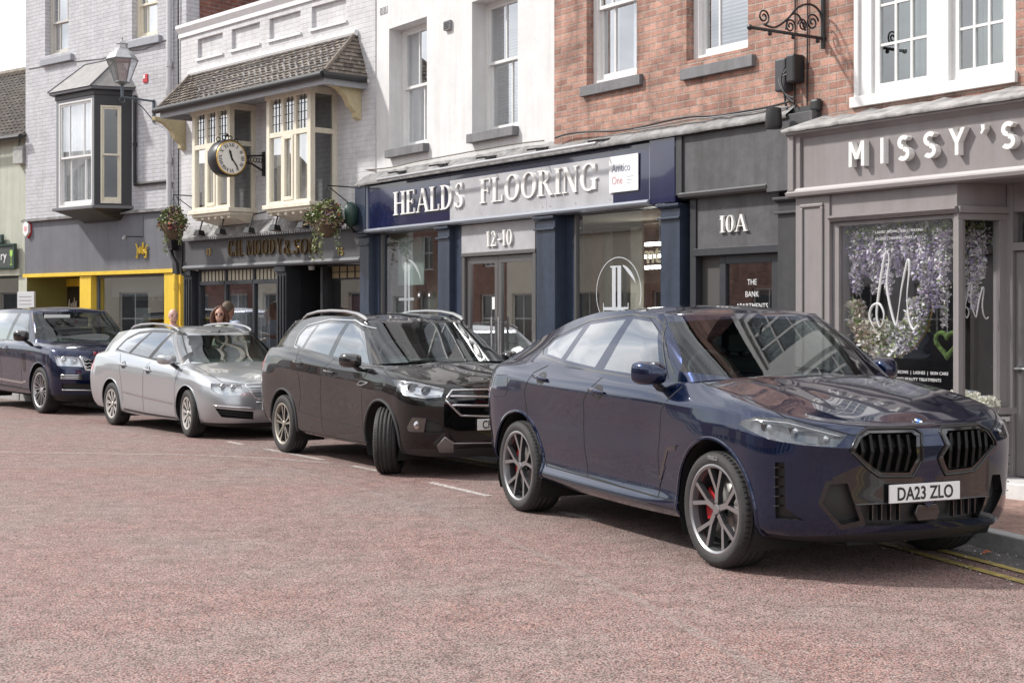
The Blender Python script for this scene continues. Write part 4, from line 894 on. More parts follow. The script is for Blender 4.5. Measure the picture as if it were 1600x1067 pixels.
    for i in range(n): x=xa+.05+(W_-.18)*i/(n-1); b.box(x,x+.07,yf+.03,-.05,zs-.17,zs-.121)
    b.build('dentil',cream_wood,t,off=off)
    return t
bay(300,359,.50,166,352,'left cream timber bay window, partly hidden by the clock',True)
bay(416,485,.50,140,345,'right cream timber bay window, above the shop name',False)
# wall cut-outs behind bays are hidden by the bays (a dark room lining is set in front of the wall)
# cream frames done; upper letters shop front
t=FD.thing('grey_shopfront','dark grey shopfront with fluted pilasters, gold lettering and a dark doorway','shopfront')
zf0=FD.z(297,420,-.05); zf1=FD.z(296,376,-.05); zf1b=FD.z(460,361,-.05); zf1=(zf1+zf1b)/2
fa=FD.s(290,-.05); fb=-.03
MB().box(fa,fb,-.0,.28,zf0-.02,zf1+.05).build('fascia_box',moody_f,t)
MB().box(fa+.02,fb,-.045,-.001,zf0+.06,zf1).build('fascia_panel',moody_f,t)
b=MB(); b.prism([(0,zf0-.03),(-.08,zf0-.02),(-.10,zf0+.01),(-.09,zf0+.04),(-.05,zf0+.058),(0,zf0+.058)],fa-.04,fb,'x'); b.build('fascia_moulding',mat('moody_moulding',(.16,.165,.175),.45),t)
b=MB(); b.prism([(0,zf1),(-.16,zf1+.0),(-.16,zf1+.03),(0,zf1+.25)],fa+.05,fb,'x'); b.build('lead_cornice',lead,t)
b=MB(); x=fa+.1
while x<fb-.05: b.box(x,x+.035,-.165,-.10,zf1-.03,zf1-.001); x+=.07
b.build('dentil_row',mat('dentil_grey',(.25,.25,.26),.5),t)
word(FD,'C.H.',357.5,381,401,377,-.05,.03,mat('black_gold_letter',(.11,.08,.05),.28,.6,noise=.4),serif,t); word(FD,'MOODY',386,442,399,376.5,-.05,.03,MATS['black_gold_letter'],serif,t)
word(FD,'&',444,457,398,375,-.05,.03,MATS['black_gold_letter'],serif,t); word(FD,'SON',459,497,397.5,374.5,-.05,.03,MATS['black_gold_letter'],serif,t)
word(FD,'C.H.',358.3,381.8,400.4,377,-.046,.006,gold,serif,t); word(FD,'MOODY',386.8,442.8,398.4,376.5,-.046,.006,gold,serif,t); word(FD,'&',444.8,457.8,397.4,375,-.046,.006,gold,serif,t); word(FD,'SON',459.8,497.8,396.9,374.5,-.046,.006,gold,serif,t)
for px in (325,531): 
    x,z=FD.q(px,399,-.05); btext('13' if px<400 else '15',.17,.01,gold,t,(x-.06,-.05,z),name='number')
# pilasters with flutes
def flute(a,c,zt):
    b=MB(); b.box(a,c,-.02,.25,PV,zt); n=3; w=(c-a)/(2*n+1)
    for i in range(n): b.box(a+w*(2*i+1),a+w*(2*i+2),-.045,-.0205,PV+.3,zt-.15)
    b.box(a-.02,c+.02,-.06,-.0205,zt-.09,zt); b.build('pilaster',charcoal,t,bevel=.004)
flute(FD.s(287,-.02),FD.s(299,-.02),zf0-.03); flute(FD.s(432,-.02),FD.s(447,-.02),zf0-.03)
wa,wb=FD.s(311,.1),FD.s(432,.0)
MB().box(FD.s(299),wa,.1,.25,PV,zf0-.03).build('side_panel',charcoal,t)
ztw=FD.z(311,422,.1); ztr=FD.z(311,441,.1)
b=MB(); xs=[wa,FD.s(352,.1),FD.s(396,.1),wb]
for x in xs[:3]: b.box(x-.0,x+.06,.08,.15,.55,ztw)
for i in range(3): b.box(xs[i]+.06,xs[i+1],.07,.16,ztr-.06,ztr+.01); b.box(xs[i]+.06,xs[i+1],.08,.15,ztw-.03,ztw+.03); b.box(xs[i]+.06,xs[i+1],.08,.15,.5,.56)
fr=b.build('window_frame',charcoal,t,bevel=.004)
trl=mat('leaded_cream_glass',(.55,.50,.38),.5,noise=.1)
b=MB()
for i in range(3): b.quad((xs[i]+.06,.12,ztr),(xs[i+1],.12,ztr),(xs[i+1],.12,ztw),(xs[i]+.06,.12,ztw))
b.build('transom_pane',trl,t,recalc=False)
b=MB()
for i in range(3):
    k=7
    for j in range(1,k): xx=xs[i]+.06+(xs[i+1]-xs[i]-.06)*j/k; b.box(xx-.008,xx+.008,.108,.119,ztr,ztw)
b.build('transom_leading',black_pl,t)
MB().quad((wa+.06,.12,.55),(wb,.12,.55),(wb,.12,ztr-.05),(wa+.06,.12,ztr-.05)).build('window_pane',glass('grey_shop_glass',refl=2.0,base=.18),t,recalc=False)
MB().box(wa,wb,.05,.2,PV,.5).build('stall_riser',charcoal,t)
b=MB(); ztp=FD.z(311,454,.3); b.box(wa,wb,.30,.32,ztp,ztr-.04); b.build('pelmet',charcoal,t)
for i in range(3): MB().box(xs[i]+.25,xs[i]+.42,.29,.2995,ztp+.1,ztp+.115).build('pelmet_mark',plastic_w,t)
# display of light fabrics behind the glass
dm=mat('display_fabric',(.55,.55,.58),.9,noise=.5,nscale=3)
for i,(px,w_,h0) in enumerate(((325,.5,1.9),(372,.55,1.8),(410,.4,1.7))):
    q=FD.thing('window_display',['pale draped display in the left light of the grey shop window','pale draped display in the middle light of the grey shop window','pale draped display in the right light of the grey shop window'][i],'display',FD.s(px,.6),.6,.6,'draped displays in the grey shop window'); b=MB(); k=16
    for j in range(k):
        u0=-w_/2+w_*j/k; u1=-w_/2+w_*(j+1)/k; b.add([(u0,.05*math.sin(j*1.3),0),(u1,.05*math.sin((j+1)*1.3),0),(u1*.8,.03*math.sin((j+1)*1.3),h0),(u0*.8,.03*math.sin(j*1.3),h0)],[(0,1,2,3)],0,True)
    b.build('drape',dm,q,recalc=False); MB().box(-w_/2,w_/2,-.1,.1,-.1,-.0).build('plinth',charcoal,q)
# dark recess
ra,rb=FD.s(447),fb
MB().box(FD.s(518,.35),rb,.34,.5,2.0,zf0-.03).build('head_panel',black_wood,t) if False else None
rx=FD.s(505,.9)
b=MB(); b.box(ra,ra+.05,.25,1.3,PV,zf0-.05); b.build('recess_side',black_wood,t)
d=MB().box(ra+.05,rx,1.0,1.06,PV,zf0-.05).build('door',black_wood,t)
for i in range(3): 
    x0=ra+.12+i*.36
    MB().box(x0,x0+.02,.985,.999,PV+.2,zf0-.25).build('panel_bead',charcoal,d)
zq0,zq1=FD.z(520,435,.45),FD.z(520,417,.45); wx=FD.s(516,.4)
b=MB(); b.box(wx-.06,wx,.25,.95,PV,zf0-.05); b.box(wx,rb,.40,.46,.5,.6); b.box(wx,rb,.42,.48,zq0-.03,zq0); b.build('side_window_frame',black_wood,t)
MB().quad((wx,.44,zq0),(rb,.44,zq0),(rb,.44,zq1),(wx,.44,zq1)).build('transom_pane',mat('warm_leaded_pane',(.42,.32,.18),.5),t,recalc=False)
b=MB()
for j in range(1,7): xx=wx+(rb-wx)*j/7; b.box(xx-.008,xx+.008,.425,.438,zq0,zq1)
b.box(wx,rb,.424,.437,(zq0+zq1)/2-.006,(zq0+zq1)/2+.006); b.build('transom_leading',black_pl,t)
MB().quad((wx,.43,.6),(rb,.43,.6),(rb,.43,zq0-.03),(wx,.43,zq0-.03)).build('window_pane',glass_shop,t,recalc=False)
q=FD.thing('window_poster','dark poster with red figures in the window right of the black doorway','poster',wx+.1,.6,1.0); MB().box(0,.55,0,.02,0,.95).build('sheet',mat('dark_red_poster',(.10,.02,.025),.5,noise=.9,nscale=9),q)
MB().box(wx,rb,.1,.5,PV,.5).build('stall_riser',charcoal,t)
x,z=FD.q(487,419,.3); MB().lathe([(0,0),(.05,0),(.055,.06),(0,.07)],16,'z',(x,.3,z-.03)).build('downlight',plastic_w,t)
room(t,xL+.1,wx,PV,zf0,.35,3.5,room_d)
# floodlights above the sign
for i,(px,py) in enumerate(((312,366),(345,364),(390,362),(430,358),(474,354))):
    x,z=FD.q(px,py,-.42)
    q=FD.thing('floodlight',['first black floodlight from the left above the gold letters','second black floodlight from the left above the gold letters','third black floodlight, the one under the clock','fourth black floodlight, under the left end of the right bay','fifth black floodlight, beside the right flower basket'][i],'floodlight',x,0,z,'floodlights above the gold letters')
    MB().tube([(0,-.02,.30),(0,-.10,.34),(0,-.35,.28),(0,-.42,.05)],.013,6).build('arm',iron,q)
    b=MB(); b.add([(-.09,-.50,-.02),(.09,-.50,-.02),(.09,-.36,-.04),(-.09,-.36,-.04),(-.06,-.47,.07),(.06,-.47,.07),(.06,-.37,.06),(-.06,-.37,.06)],[(0,1,5,4),(1,2,6,5),(2,3,7,6),(3,0,4,7),(4,5,6,7)]); b.build('head',iron,q)
    MB().quad((-.08,-.49,-.018),(.08,-.49,-.018),(.08,-.37,-.036),(-.08,-.37,-.036)).build('lens',mat('lamp_lens',(.4,.4,.4),.2),q,recalc=False)
# CLOCK -------------------------------------------------------------
x,z=FD.q(413,255,0)
def pof(px,x): # outward distance so that facade-x x appears at px
    lo,hi=-3,0
    for _ in range(50):
        m_=(lo+hi)/2; w=FD.w(x,m_); p=800+FPX*w[0]/w[1]
        if p<px: lo=m_
        else: hi=m_
    return lo
yc=pof(355,x); w=FD.w(x,yc); zc_=EYE-(248-HOR)*w[1]/FPX; rad=28.5/FPX*w[1]
q=FD.thing('street_clock','round black and gilt double sided clock with Roman numerals on an iron bracket','clock',x,0,zc_)
b=MB(); D_=.13
b.lathe([(0,-D_),(rad*.97,-D_),(rad*1.02,-D_*.8),(rad*1.02,D_*.8),(rad*.97,D_),(0,D_)],40,'x',(0,yc,0)); b.build('case',black_wood,q)
for sg in (-1,1):
    X=sg*(D_+.004); fc=MB().lathe([(0,X),(rad*.88,X)],40,'x',(0,yc,0)).build('dial',mat('clock_dial',(.85,.84,.80),.5),q)
    b=MB(); b.lathe([(rad*.86,X-sg*.004),(rad*.88,X+sg*.012),(rad*.93,X+sg*.012),(rad*.95,X-sg*.004)],40,'x',(0,yc,0)); b.build('gilt_ring',gold,q)
    b=MB()
    def pt(a,r): return (X+sg*.006,yc+sg*math.sin(a)*r*1.0,math.cos(a)*r)
    numer=['XII','I','II','III','IV','V','VI','VII','VIII','IX','X','XI']
    b2=MB()
    for k in range(12):
        a=-2*PI*k/12*(-1); s_=numer[k]; wds={'X':.055,'V':.05,'I':.026}; tot=sum(wds[c] for c in s_); u=-tot/2
        ra=Vector((0,sg*math.sin(a),math.cos(a))); tg=Vector((0,sg*math.cos(a),-math.sin(a))); cen=Vector((X+sg*.007,yc,0))
        for c in s_:
            w_=wds[c]; uc=u+w_/2; r0,r1=rad*.60,rad*.80
            def stroke(ua,ub,t2): 
                p=[cen+ra*r0+tg*(ua-t2),cen+ra*r0+tg*(ua+t2),cen+ra*r1+tg*(ub+t2),cen+ra*r1+tg*(ub-t2)]; b2.add([tuple(v) for v in p],[(0,1,2,3)])
            if c=='I': stroke(uc,uc,.006)
            if c=='V': stroke(uc,uc-.018,.007); stroke(uc,uc+.018,.003)
            if c=='X': stroke(uc-.018,uc+.018,.003); stroke(uc+.018,uc-.018,.007)
            u+=w_
    b2.build('numerals',black_pl,q,recalc=False)
    b=MB()
    def hand(ang,ln,wd,tail=.05):
        ra=Vector((0,sg*math.sin(ang),math.cos(ang))); tg=Vector((0,sg*math.cos(ang),-math.sin(ang))); cen=Vector((X+sg*.012,yc,0))
        p=[cen-ra*tail-tg*wd,cen-ra*tail+tg*wd,cen+ra*ln*.7+tg*wd*1.6,cen+ra*ln,cen+ra*ln*.7-tg*wd*1.6]; b.add([tuple(v) for v in p],[(0,1,2,3,4)])
    hand(2*PI*(24/60),rad*.74,.008); hand(2*PI*(11.4/12),rad*.5,.013); b.build('hands',black_pl,q,recalc=False)
b=MB()
for a in (-.5,-.17,.17,.5):
    c=(0,yc+math.sin(a)*rad*1.15,math.cos(a)*rad*1.15+.0); ring=[(c[0],c[1]+.035*math.cos(t2*2*PI/12),c[2]+.035*math.sin(t2*2*PI/12)) for t2 in range(12)]; b.tube(ring,.009,6,closed=True)
b.sphere((0,yc,rad*1.28),.03,8); b.build('crest',iron,q)
b=MB(); y1=yc+rad*.98
b.tube([(0,y1,.06),(0,-.02,.10)],.018,6); b.tube([(0,y1,-.04),(0,-.25,-.05),(0,-.02,-.16)],.018,6)
n=7
for i in range(n): yy=y1+(-.05-y1)*(i+.5)/n; b.tube([(0,yy+.03*math.cos(t2*2*PI/10),.015+.035*math.sin(t2*2*PI/10)) for t2 in range(10)],.007,5,closed=True)
b.box(-.03,.03,-.03,0,-.24,.16); b.build('bracket',iron,q)
# HANGING BASKETS ----------------------------------------------------
leafm=[mat('leaf_olive',(.10,.13,.03),.6),mat('leaf_pale',(.24,.27,.10),.6),mat('leaf_dark',(.04,.07,.02),.6),mat('leaf_purple',(.09,.04,.08),.6),mat('leaf_dry',(.30,.22,.12),.7),mat('flower_red',(.45,.06,.05),.6),mat('leaf_white',(.5,.5,.4),.6)]
def leafc(b,p,s,m,rnd):
    d=Vector((rnd.gauss(0,1),rnd.gauss(0,1),rnd.gauss(0,.8))).normalized(); e=d.cross(Vector((rnd.gauss(0,1),rnd.gauss(0,1),rnd.gauss(0,1)))).normalized()
    p=Vector(p); b.add([tuple(p),tuple(p+d*s*.5+e*s*.3),tuple(p+d*s),tuple(p+d*s*.5-e*s*.3)],[(0,1,2,3)],m)
def basket(F,pxc,pyc,yoff,label,seed,rx,rz,trails,fixp):
    x,z=F.q(pxc,pyc,yoff); q=F.thing('hanging_basket',label,'hanging basket',x,yoff,z,'hanging flower baskets'); rnd=random.Random(seed)
    MB().lathe([(0,-.26),(.10,-.24),(.17,-.14),(.20,0),(.17,.0),(0,-.02)],20,'z').build('basket',mat('coir_liner',(.12,.08,.05),.95,noise=.4,nscale=20,bump=.6),q)
    b=MB()
    for i in range(2600):
        a=rnd.uniform(0,2*PI); v=rnd.uniform(-.35,1); r=(1-v*v)**.5*rnd.uniform(.55,1.05)*(1+.25*math.sin(a*3+seed)); p=(rx*r*math.cos(a),rx*.8*r*math.sin(a),rz*v*rnd.uniform(.6,1.1)+.02)
        side=math.sin(a*2+seed)+v; m=rnd.choice((0,0,1,2)) if side<.7 else rnd.choice((0,1,3,3,4)); 
        if v<-.1: m=rnd.choice((4,3,4,2))
        if rnd.random()<.03: m=6
        if rnd.random()<.02: m=5
        leafc(b,p,rnd.uniform(.03,.065),m,rnd)
    b.build('foliage',leafm,q,recalc=False)
    for (tx,ty,ln) in trails:
        b=MB(); pts=[]
        for k in range(14): f=k/13; pts.append((tx*(1+.25*f)+.02*math.sin(k*1.7),ty+.015*math.cos(k*2),-.02-ln*f))
        b.tube(pts,.003,4,m=2)
        for k in range(int(ln*210)):
            f=rnd.random(); i=int(f*13); p=pts[i]; leafc(b,(p[0]+rnd.gauss(0,.018),p[1]+rnd.gauss(0,.018),p[2]+rnd.uniform(-.03,.03)),rnd.uniform(.025,.05),rnd.choice((0,1,1,6,0)),rnd)
        b.build('trailing_stem',leafm,q,recalc=False)
    b=MB()
    for k in range(3): a=k*2*PI/3+.5; b.tube([(.19*math.cos(a),.19*math.sin(a),0),(0,0,.50)],.004,4)
    b.build('chain',iron,q)
    b=MB(); b.tube([(0,0,.50),(0,0,.53),(0,-yoff,.53)],.010,6); b.tube([(0,.05,.50),(fixp,-yoff-.01,.20)],.008,6); b.box(-.02,.02,-yoff-.02,-yoff,.1,.6); b.build('bracket',iron,q)
basket(FD,271,352,-.55,'left hanging basket, over the yellow and grey shop boundary',3,.26,.30,((-.16,-.05,.50),(.20,0,.34),(.02,-.15,.3)),0)
basket(FD,511,345,-.55,'right hanging basket with long trailing stems, in front of the gold letters',9,.31,.28,((-.24,-.05,.62),(.05,-.15,.60),(.24,0,.50),(-.12,-.12,.45)),0)
# lantern at the right corner
x,z=FD.q(548,335,-.25); q=FD.thing('wall_lantern','dark green bulbous wall lantern beside the navy fascia','wall lantern',x,-.25,z)
MB().lathe([(0,.19),(.06,.17),(.12,.10),(.13,.0),(.10,-.12),(.05,-.18),(0,-.19)],20,'z').build('body',darkgreen,q)
MB().lathe([(0,.10),(.05,.08),(.06,0),(.04,-.08),(0,-.09)],14,'z',(-.03,-.09,0)).build('lens',mat('lamp_lens',(.4,.4,.4),.2),q); MB().tube([(0,0,-.18),(0,.05,-.26),(0,.25,-.26)],.02,8).build('arm',iron,q)
# drainpipe hopper + pipes at the left end
q=FD.thing('drainpipe','dark rainwater pipe and bracket under the left flower basket','drainpipe',FD.s(285),-.05,2.4)
x0=0; b=MB(); b.tube([(-.18,-.1,.50),(-.10,-.1,.30),(.06,-.1,.16),(.10,-.1,-.02)],.04,8); b.build('swan_neck',iron,q)
MB().add([(-.24,-.2,.75),(.02,-.2,.75),(.02,0,.75),(-.24,0,.75),(-.16,-.14,.42),(-.04,-.14,.42),(-.04,0,.42),(-.16,0,.42)],[(0,1,5,4),(1,2,6,5),(2,3,7,6),(3,0,4,7),(4,5,6,7),(0,3,2,1)]).build('hopper',iron,q)
MB().box(-.22,.12,-.03,0,0.0,.75).build('back_board',black_wood,q)
# red brick block rising behind the parapet
xk=FD.s(278)
q=FD.thing('brick_building','red brick upper wall rising behind the white parapet','building',xk,2.2,zpar-.5)
MB().box(0,3.4,0,3,0,2.6).build('wall',darkred,q); MB().box(-.05,3.45,-.05,3.05,2.6,2.7).build('coping',lead,q)
# ============================================================ PAINTED BRICK BUILDING (yellow and grey shop)
xl=FJ.s(40); xr=FJ.s(285)+.12
fj0=FJ.z(40.3,428.4,-.02); fj1=FJ.z(40,347,-.02); fj1b=FJ.z(251,331,-.02); fj1=(fj1+fj1b)/2
bx=(FJ.s(88,-.6),FJ.s(147,-.6),FJ.z(88,326,-.6),FJ.z(92,158,-.6))
u1=opn(FJ,70.5,107,-150,88); u2=opn(FJ,206,246,-160,62)
bw0=(bx[0]+.1+.05,bx[1]-.02,bx[2]+.05,bx[3]-.05)
jb=shell(FJ,'painted_brick_building','pale grey painted brick building with a dark bay window','building',xl,xr,9.6,pb_grey,[u1,u2,bw0,(xl+.3,xr-.3,-1,fj1-.05)],z0=.02,front_z0=fj1-.04)
sash(jb,u1[0],u1[1],u1[2],u1[3],.12,mat('stone_frame',(.52,.50,.46),.5),glass_up,'net',fr=.06,zm=FJ.z(75,39,.12),ub=(.28,.72),lb=(.28,.72))
sash(jb,u2[0],u2[1],u2[2],u2[3],.12,cream_wood,glass_up,'net',fr=.06,zm=FJ.z(210,11,.12),ub=(.28,.72),lb=(.28,.72))
MB().box(xr+.001,xr+.03,.3,8,fj1,9.6).build('side_wall',darkred,jb)
for o in (u1,u2,bw0): room(jb,o[0],o[1],o[2],o[3],.45,2,room_b)
jsill=mat('sill_blue_grey',(.30,.31,.34),.6,noise=.1)
for (a,c,t_1,b_1) in ((62,110,94,104),(194.5,247.5,66,77)):
    xa,zt=FJ.q(a,t_1,-.08); xb=FJ.s(c,-.08); MB().box(xa,xb,-.08,.12,FJ.z(a,b_1,-.08),zt).build('sill',jsill,jb,bevel=.006)
# bay
q=FJ.thing('bay_window','dark painted bay window with a hipped lead roof and cream sashes','bay window',bx[0],0,bx[2]); off=(bx[0],0,bx[2])
D=.60; x0,x1,z0,z1=bx; z0s=z0
b=MB(); zt=z1+.02
xr_=FJ.s(206,0)
# canted plan: front x0..x1 at -D ; right side runs to xr_ at the wall
sl=x1; xr_2=min(xr_,x1+.55)
plan=[(x0,-D),(x1,-D),(xr_2,0),(x0-.35,0)]
def slab(z0,z1,e,m,name):
    P=[(x0-e,-D-e),(x1+e*.6,-D-e),(xr_2+e,0),(x0-.35-e,0)]
    return MB().prism(P,z0,z1,'z').build(name,m,q,off=off,bevel=.006)
slab(z1,z1+.10,.02,black_wood,'frieze'); slab(z1+.101,z1+.16,.10,mat('lead_grey_dark',(.10,.10,.11),.5),'gutter')
slab(z0-.06,z0,.06,mat('bay_grey',(.13,.13,.14),.5),'sill')
b=MB(); e=.03; P=[(x0-e,-D-e),(x1+e,-D-e),(xr_2,0),(x0-.35,0)]; P2_=[(x0+.25,-.12),(x1-.1,-.12),(x1+.05,0),(x0,0)]
b.add([(*p,z0-.06) for p in P]+[(x0+.10,-D*.62,z0-.15),(x1-.02,-D*.62,z0-.15),(xr_2-.22,0,z0-.15),(x0-.15,0,z0-.15)]+[(*p,z0-.26) for p in P2_],[(0,1,5,4),(1,2,6,5),(3,0,4,7),(4,5,9,8),(5,6,10,9),(7,4,8,11),(8,9,10,11)]); b.build('base',black_wood,q,off=off)
pf=mat('bay_pilaster_grey',(.20,.205,.22),.5)
b=MB(); b.box(x0,x0+.09,-D,-D+.08,z0,z1); b.box(x1-.07,x1,-D,-D+.08,z0,z1); b.box(x0+.09,x1-.07,-D,-D+.08,z1-.06,z1); b.build('corner_post',pf,q,off=off)
# front sash
fr0=sash(q,x0+.09-off[0],x1-.07-off[0],z0-off[2],z1-.06-off[2],-D+.0,white_wood,glass('bay_front_glass',(.93,.95,.95),refl=2.2,base=.28),'net',fr=.03,zm=FJ.z(95,248,-D)-off[2],ub=(.28,.74),lb=(.28,.74))
# right canted side
sa=math.atan2(D,xr_2-x1); Ls=math.hypot(D,xr_2-x1)
sidef=bpy.data.objects.new('side_frame',None); COL.objects.link(sidef); sidef.parent=q; sidef.location=(x1-off[0],-D,0); sidef.rotation_euler=(0,0,sa)
b=MB(); b.box(0,.12,0,.08,0,z1-z0); b.box(Ls-.20,Ls,0,.08,0,z1-z0); b.box(.12,Ls-.20,0,.08,0,.04); b.box(.12,Ls-.2,0,.08,z1-z0-.20,z1-z0); b.build('side_post',black_wood,sidef)
sw=sash(sidef,.12,Ls-.20,.04,z1-z0-.2,-.01,cream_wood,glass('bay_dark_glass',(.45,.45,.45),refl=1.5,base=.05),'none',fr=.03,ub=(),lb=())
# left side closing
MB().quad((x0,-D,z0),(x0-.35,0,z0),(x0-.35,0,z1),(x0,-D,z1)).build('side_boarding',black_wood,q,off=off,recalc=False)
# hipped roof
b=MB(); ztop=FJ.z(145,100,0); e=.12; zR=z1+.16
B=[(x0-e,-D-e,zR),(x1+.06,-D-e,zR),(xr_2+e,0,zR),(x0-.35-e,0,zR)]; Tp=[(x0+.12,-.02,ztop),(x1-.05,-.02,ztop)]
b.add(B+Tp,[(0,1,5,4),(1,2,5),(3,0,4)]); b.build('roof',mat('bay_roof_grey',(.27,.26,.255),.7,noise=.25,nscale=6,bump=.2),q,off=off)
b=MB(); b.tube([B[0],Tp[0],Tp[1],B[1]],.02,6); b.tube([Tp[1],B[2]],.02,6); b.build('roof_roll',mat('lead_grey_dark',(.1,.1,.11)),q,off=off)
# shopfront
t=FJ.thing('grey_and_yellow_shopfront','slate grey fascia shopfront with yellow frames and an olive entrance','shopfront')
MB().box(xl+.0,xr-.12,-.02,.3,fj0,fj1).build('fascia',slate_f,t,bevel=.004)
b=MB(); b.box(xl-.02,xr-.1,-.10,.1,fj1+.001,fj1+.035); b.box(xl,xr-.1,-.07,.0,fj1+.036,fj1+.06); b.build('fascia_flashing',lead,t)
b=MB(); b.box(xl+.0,xr-.12,-.07,.3,fj0-.075,fj0-.002); b.build('yellow_beam',yellow,t,bevel=.004)
rd=1.0
xA=FJ.s(55,rd); xpl=FJ.s(126.5); xpr=FJ.s(144)
MB().quad((xl+.05,.0,PV),(xl+.05,rd,PV),(xl+.05,rd,fj0),(xl+.05,.0,fj0)).build('olive_wall',olive,t,recalc=False)
MB().box(xl-.4,xl+.04,-.05,.3,PV,fj0-.08).build('corner_pier',green_w,t) if False else None
MB().quad((xl+.05,rd,PV),(xpl,rd,PV),(xpl,rd,fj0),(xl+.05,rd,fj0)).build('recess_back',olive,t,recalc=False)
dx0=FJ.s(92,rd-.02); dx1=max(FJ.s(127,rd-.02),dx0+1.0)
ztd=FJ.z(99,448,rd-.05)
b=MB(); b.box(dx0,dx0+.10,rd-.06,rd-.002,PV,fj0-.08); b.box(dx1-.1,dx1,rd-.06,rd-.002,PV,fj0-.08); b.box(dx0+.1,dx1-.1,rd-.06,rd-.002,ztd,fj0-.08); b.build('door_frame',yellow,t)
d=MB().box(dx0+.1,dx1-.1,rd-.04,rd-.003,PV,ztd).build('door',mat('dark_glazed_door',(.035,.03,.025),.25),t)
b=MB(); xx,zz=FJ.q(112,476,rd-.05); pts=[(xx-.14,zz-.05),(xx-.10,zz+.12),(xx-.08,zz-.04),(xx-.03,zz+.03),(xx,zz-.05),(xx+.03,zz+.05),(xx+.06,zz-.05),(xx+.1,zz+.15),(xx+.12,zz-.05),(xx+.17,zz+.08),(xx+.16,zz-.12)]
b.tube([(a,rd-.045,c) for a,c in pts],.008,5); b.build('script_mark',plastic_w,d)
b=MB(); b.box(xpl,xpr,-.03,.25,PV,fj0-.08); b.box(xpl,xpl+.05,.25,rd,PV,fj0-.08); b.build('yellow_pillar',yellow,t,bevel=.004)
xw0=xpr+.003; xw1=FJ.s(259)
fwin(t,xw0,xw1,.6,fj0-.08,.10,.05,slate_f,glass('joined_glass',refl=2.0,base=.16)); MB().box(xw0,xw1,.02,.2,PV,.6).build('stall_riser',yellow,t)
MB().box(xw1+.002,xr-.12,-.04,.25,PV,fj0-.08).build('yellow_pillar',yellow,t,bevel=.004)
x=FJ.s(275,-.12); b=MB(); b.tube([(x,-.12,PV),(x,-.12,fj0-.08)],.05,10); zz=FJ.z(275,447,-.12); b.tube([(x,-.12,zz-.06),(x,-.12,zz+.06)],.062,10); b.build('downpipe',yellow,t)
MB().box(xw0,xw1,.45,.47,fj0-.5,fj0-.08).build('blind',mat('cool_blind',(.25,.26,.28),.8),t)
room(t,xw0,xw1,PV,fj0-.05,.25,2.5,room_d)
# inside window: pale boards
for i,(a,c,z0_,z1_) in enumerate(((.35,1.05,1.95,2.2),(1.25,2.0,1.95,2.2),(.45,.95,.9,1.8),(1.45,1.9,.9,1.8))):
    qq=FJ.thing('display_board',['upper left pale board in the wide grey shop window','upper right pale board in the wide grey shop window','lower left pale board in the wide grey shop window','lower right pale board in the wide grey shop window'][i],'board',xw0+a,.7,z0_,'boards in the wide grey shop window'); MB().box(0,c-a,0,.03,0,z1_-z0_).build('board',mat('pale_board',(.33,.35,.34),.7,noise=.2),qq); MB().tube([(.1,.015,z1_-z0_),(.1,.015,z1_-z0_+.3)],.004,4).tube([(c-a-.1,.015,z1_-z0_),(c-a-.1,.015,z1_-z0_+.3)],.004,4).build('cord',iron,qq)
# yellow script on the fascia (brush lettering as tubes)
x,z=FJ.q(222,392,-.03); s_=.012
qd=FJ.thing('script_sign','small yellow brush script sign on the slate grey fascia','sign',x,-.03,z)
strokes=[[(-.17,.14),(-.12,.05),(-.13,-.14),(-.18,-.10)],[(-.10,-.02),(-.06,-.05),(-.08,.05),(-.10,.0)],[(-.04,.08),(-.03,-.06),(.0,.0),(.01,.08)],[(.01,.08),(.02,-.06),(.06,.10)],[(.06,.16),(.05,-.05),(.09,-.06)],[(.09,.0),(.13,.04),(.10,-.03),(.15,-.04)],[(.20,.10),(.14,.05),(.17,-.02),(.15,-.14),(.11,-.12)]]
b=MB()
for st in strokes: b.tube([(a,-.02,c) for a,c in st],.017,6)
b.build('script',yellow,qd)
# wall lamp on its arm
x,z=FJ.q(225,370,-.0); q=FJ.thing('arm_light','slim wall light on a horizontal arm above the yellow script','wall light',x,0,z)
x2=FJ.s(195,-.25)-x
MB().tube([(0,-.015,.40),(0,-.015,0),(0,-.06,0),(x2*.9,-.25,.0)],.012,6).build('arm',iron,q); b=MB(); b.tube([(x2*.9,-.25,.02),(x2,-.26,-.05)],[.035,.05],10); b.build('head',grey_pl,q)
# alarm box
x,z=FJ.q(43,358,-.05); q=FJ.thing('alarm_box','hexagonal white alarm box with a pink mark at the fascia corner','alarm box',x,-.02,z)
MB().prism([(.15*math.cos(R(60*i+30))*.85,.17*math.sin(R(60*i+30))) for i in range(6)],-.08,0,'y').build('cover',plastic_w,q,bevel=.01); MB().prism([(.16*math.cos(R(60*i+30))*.85,.19*math.sin(R(60*i+30))-.01) for i in range(6)],-.03,.001,'y').build('base',red_pl,q); MB().lathe([(0,-.083),(.06,-.082),(.06,-.08)],16,'y').build('mark',mat('faded_pink',(.65,.35,.38),.5),q)
# red box
x,z=FJ.q(228,123); q=FJ.thing('red_sign','small red and white plate high on the painted brick','sign',x,0,z); MB().box(-.07,.07,-.02,0,-.08,.08).build('plate',red_pl,q,bevel=.004); MB().box(-.06,-.0,-.023,-.0205,0,.07).build('patch',plastic_w,q)
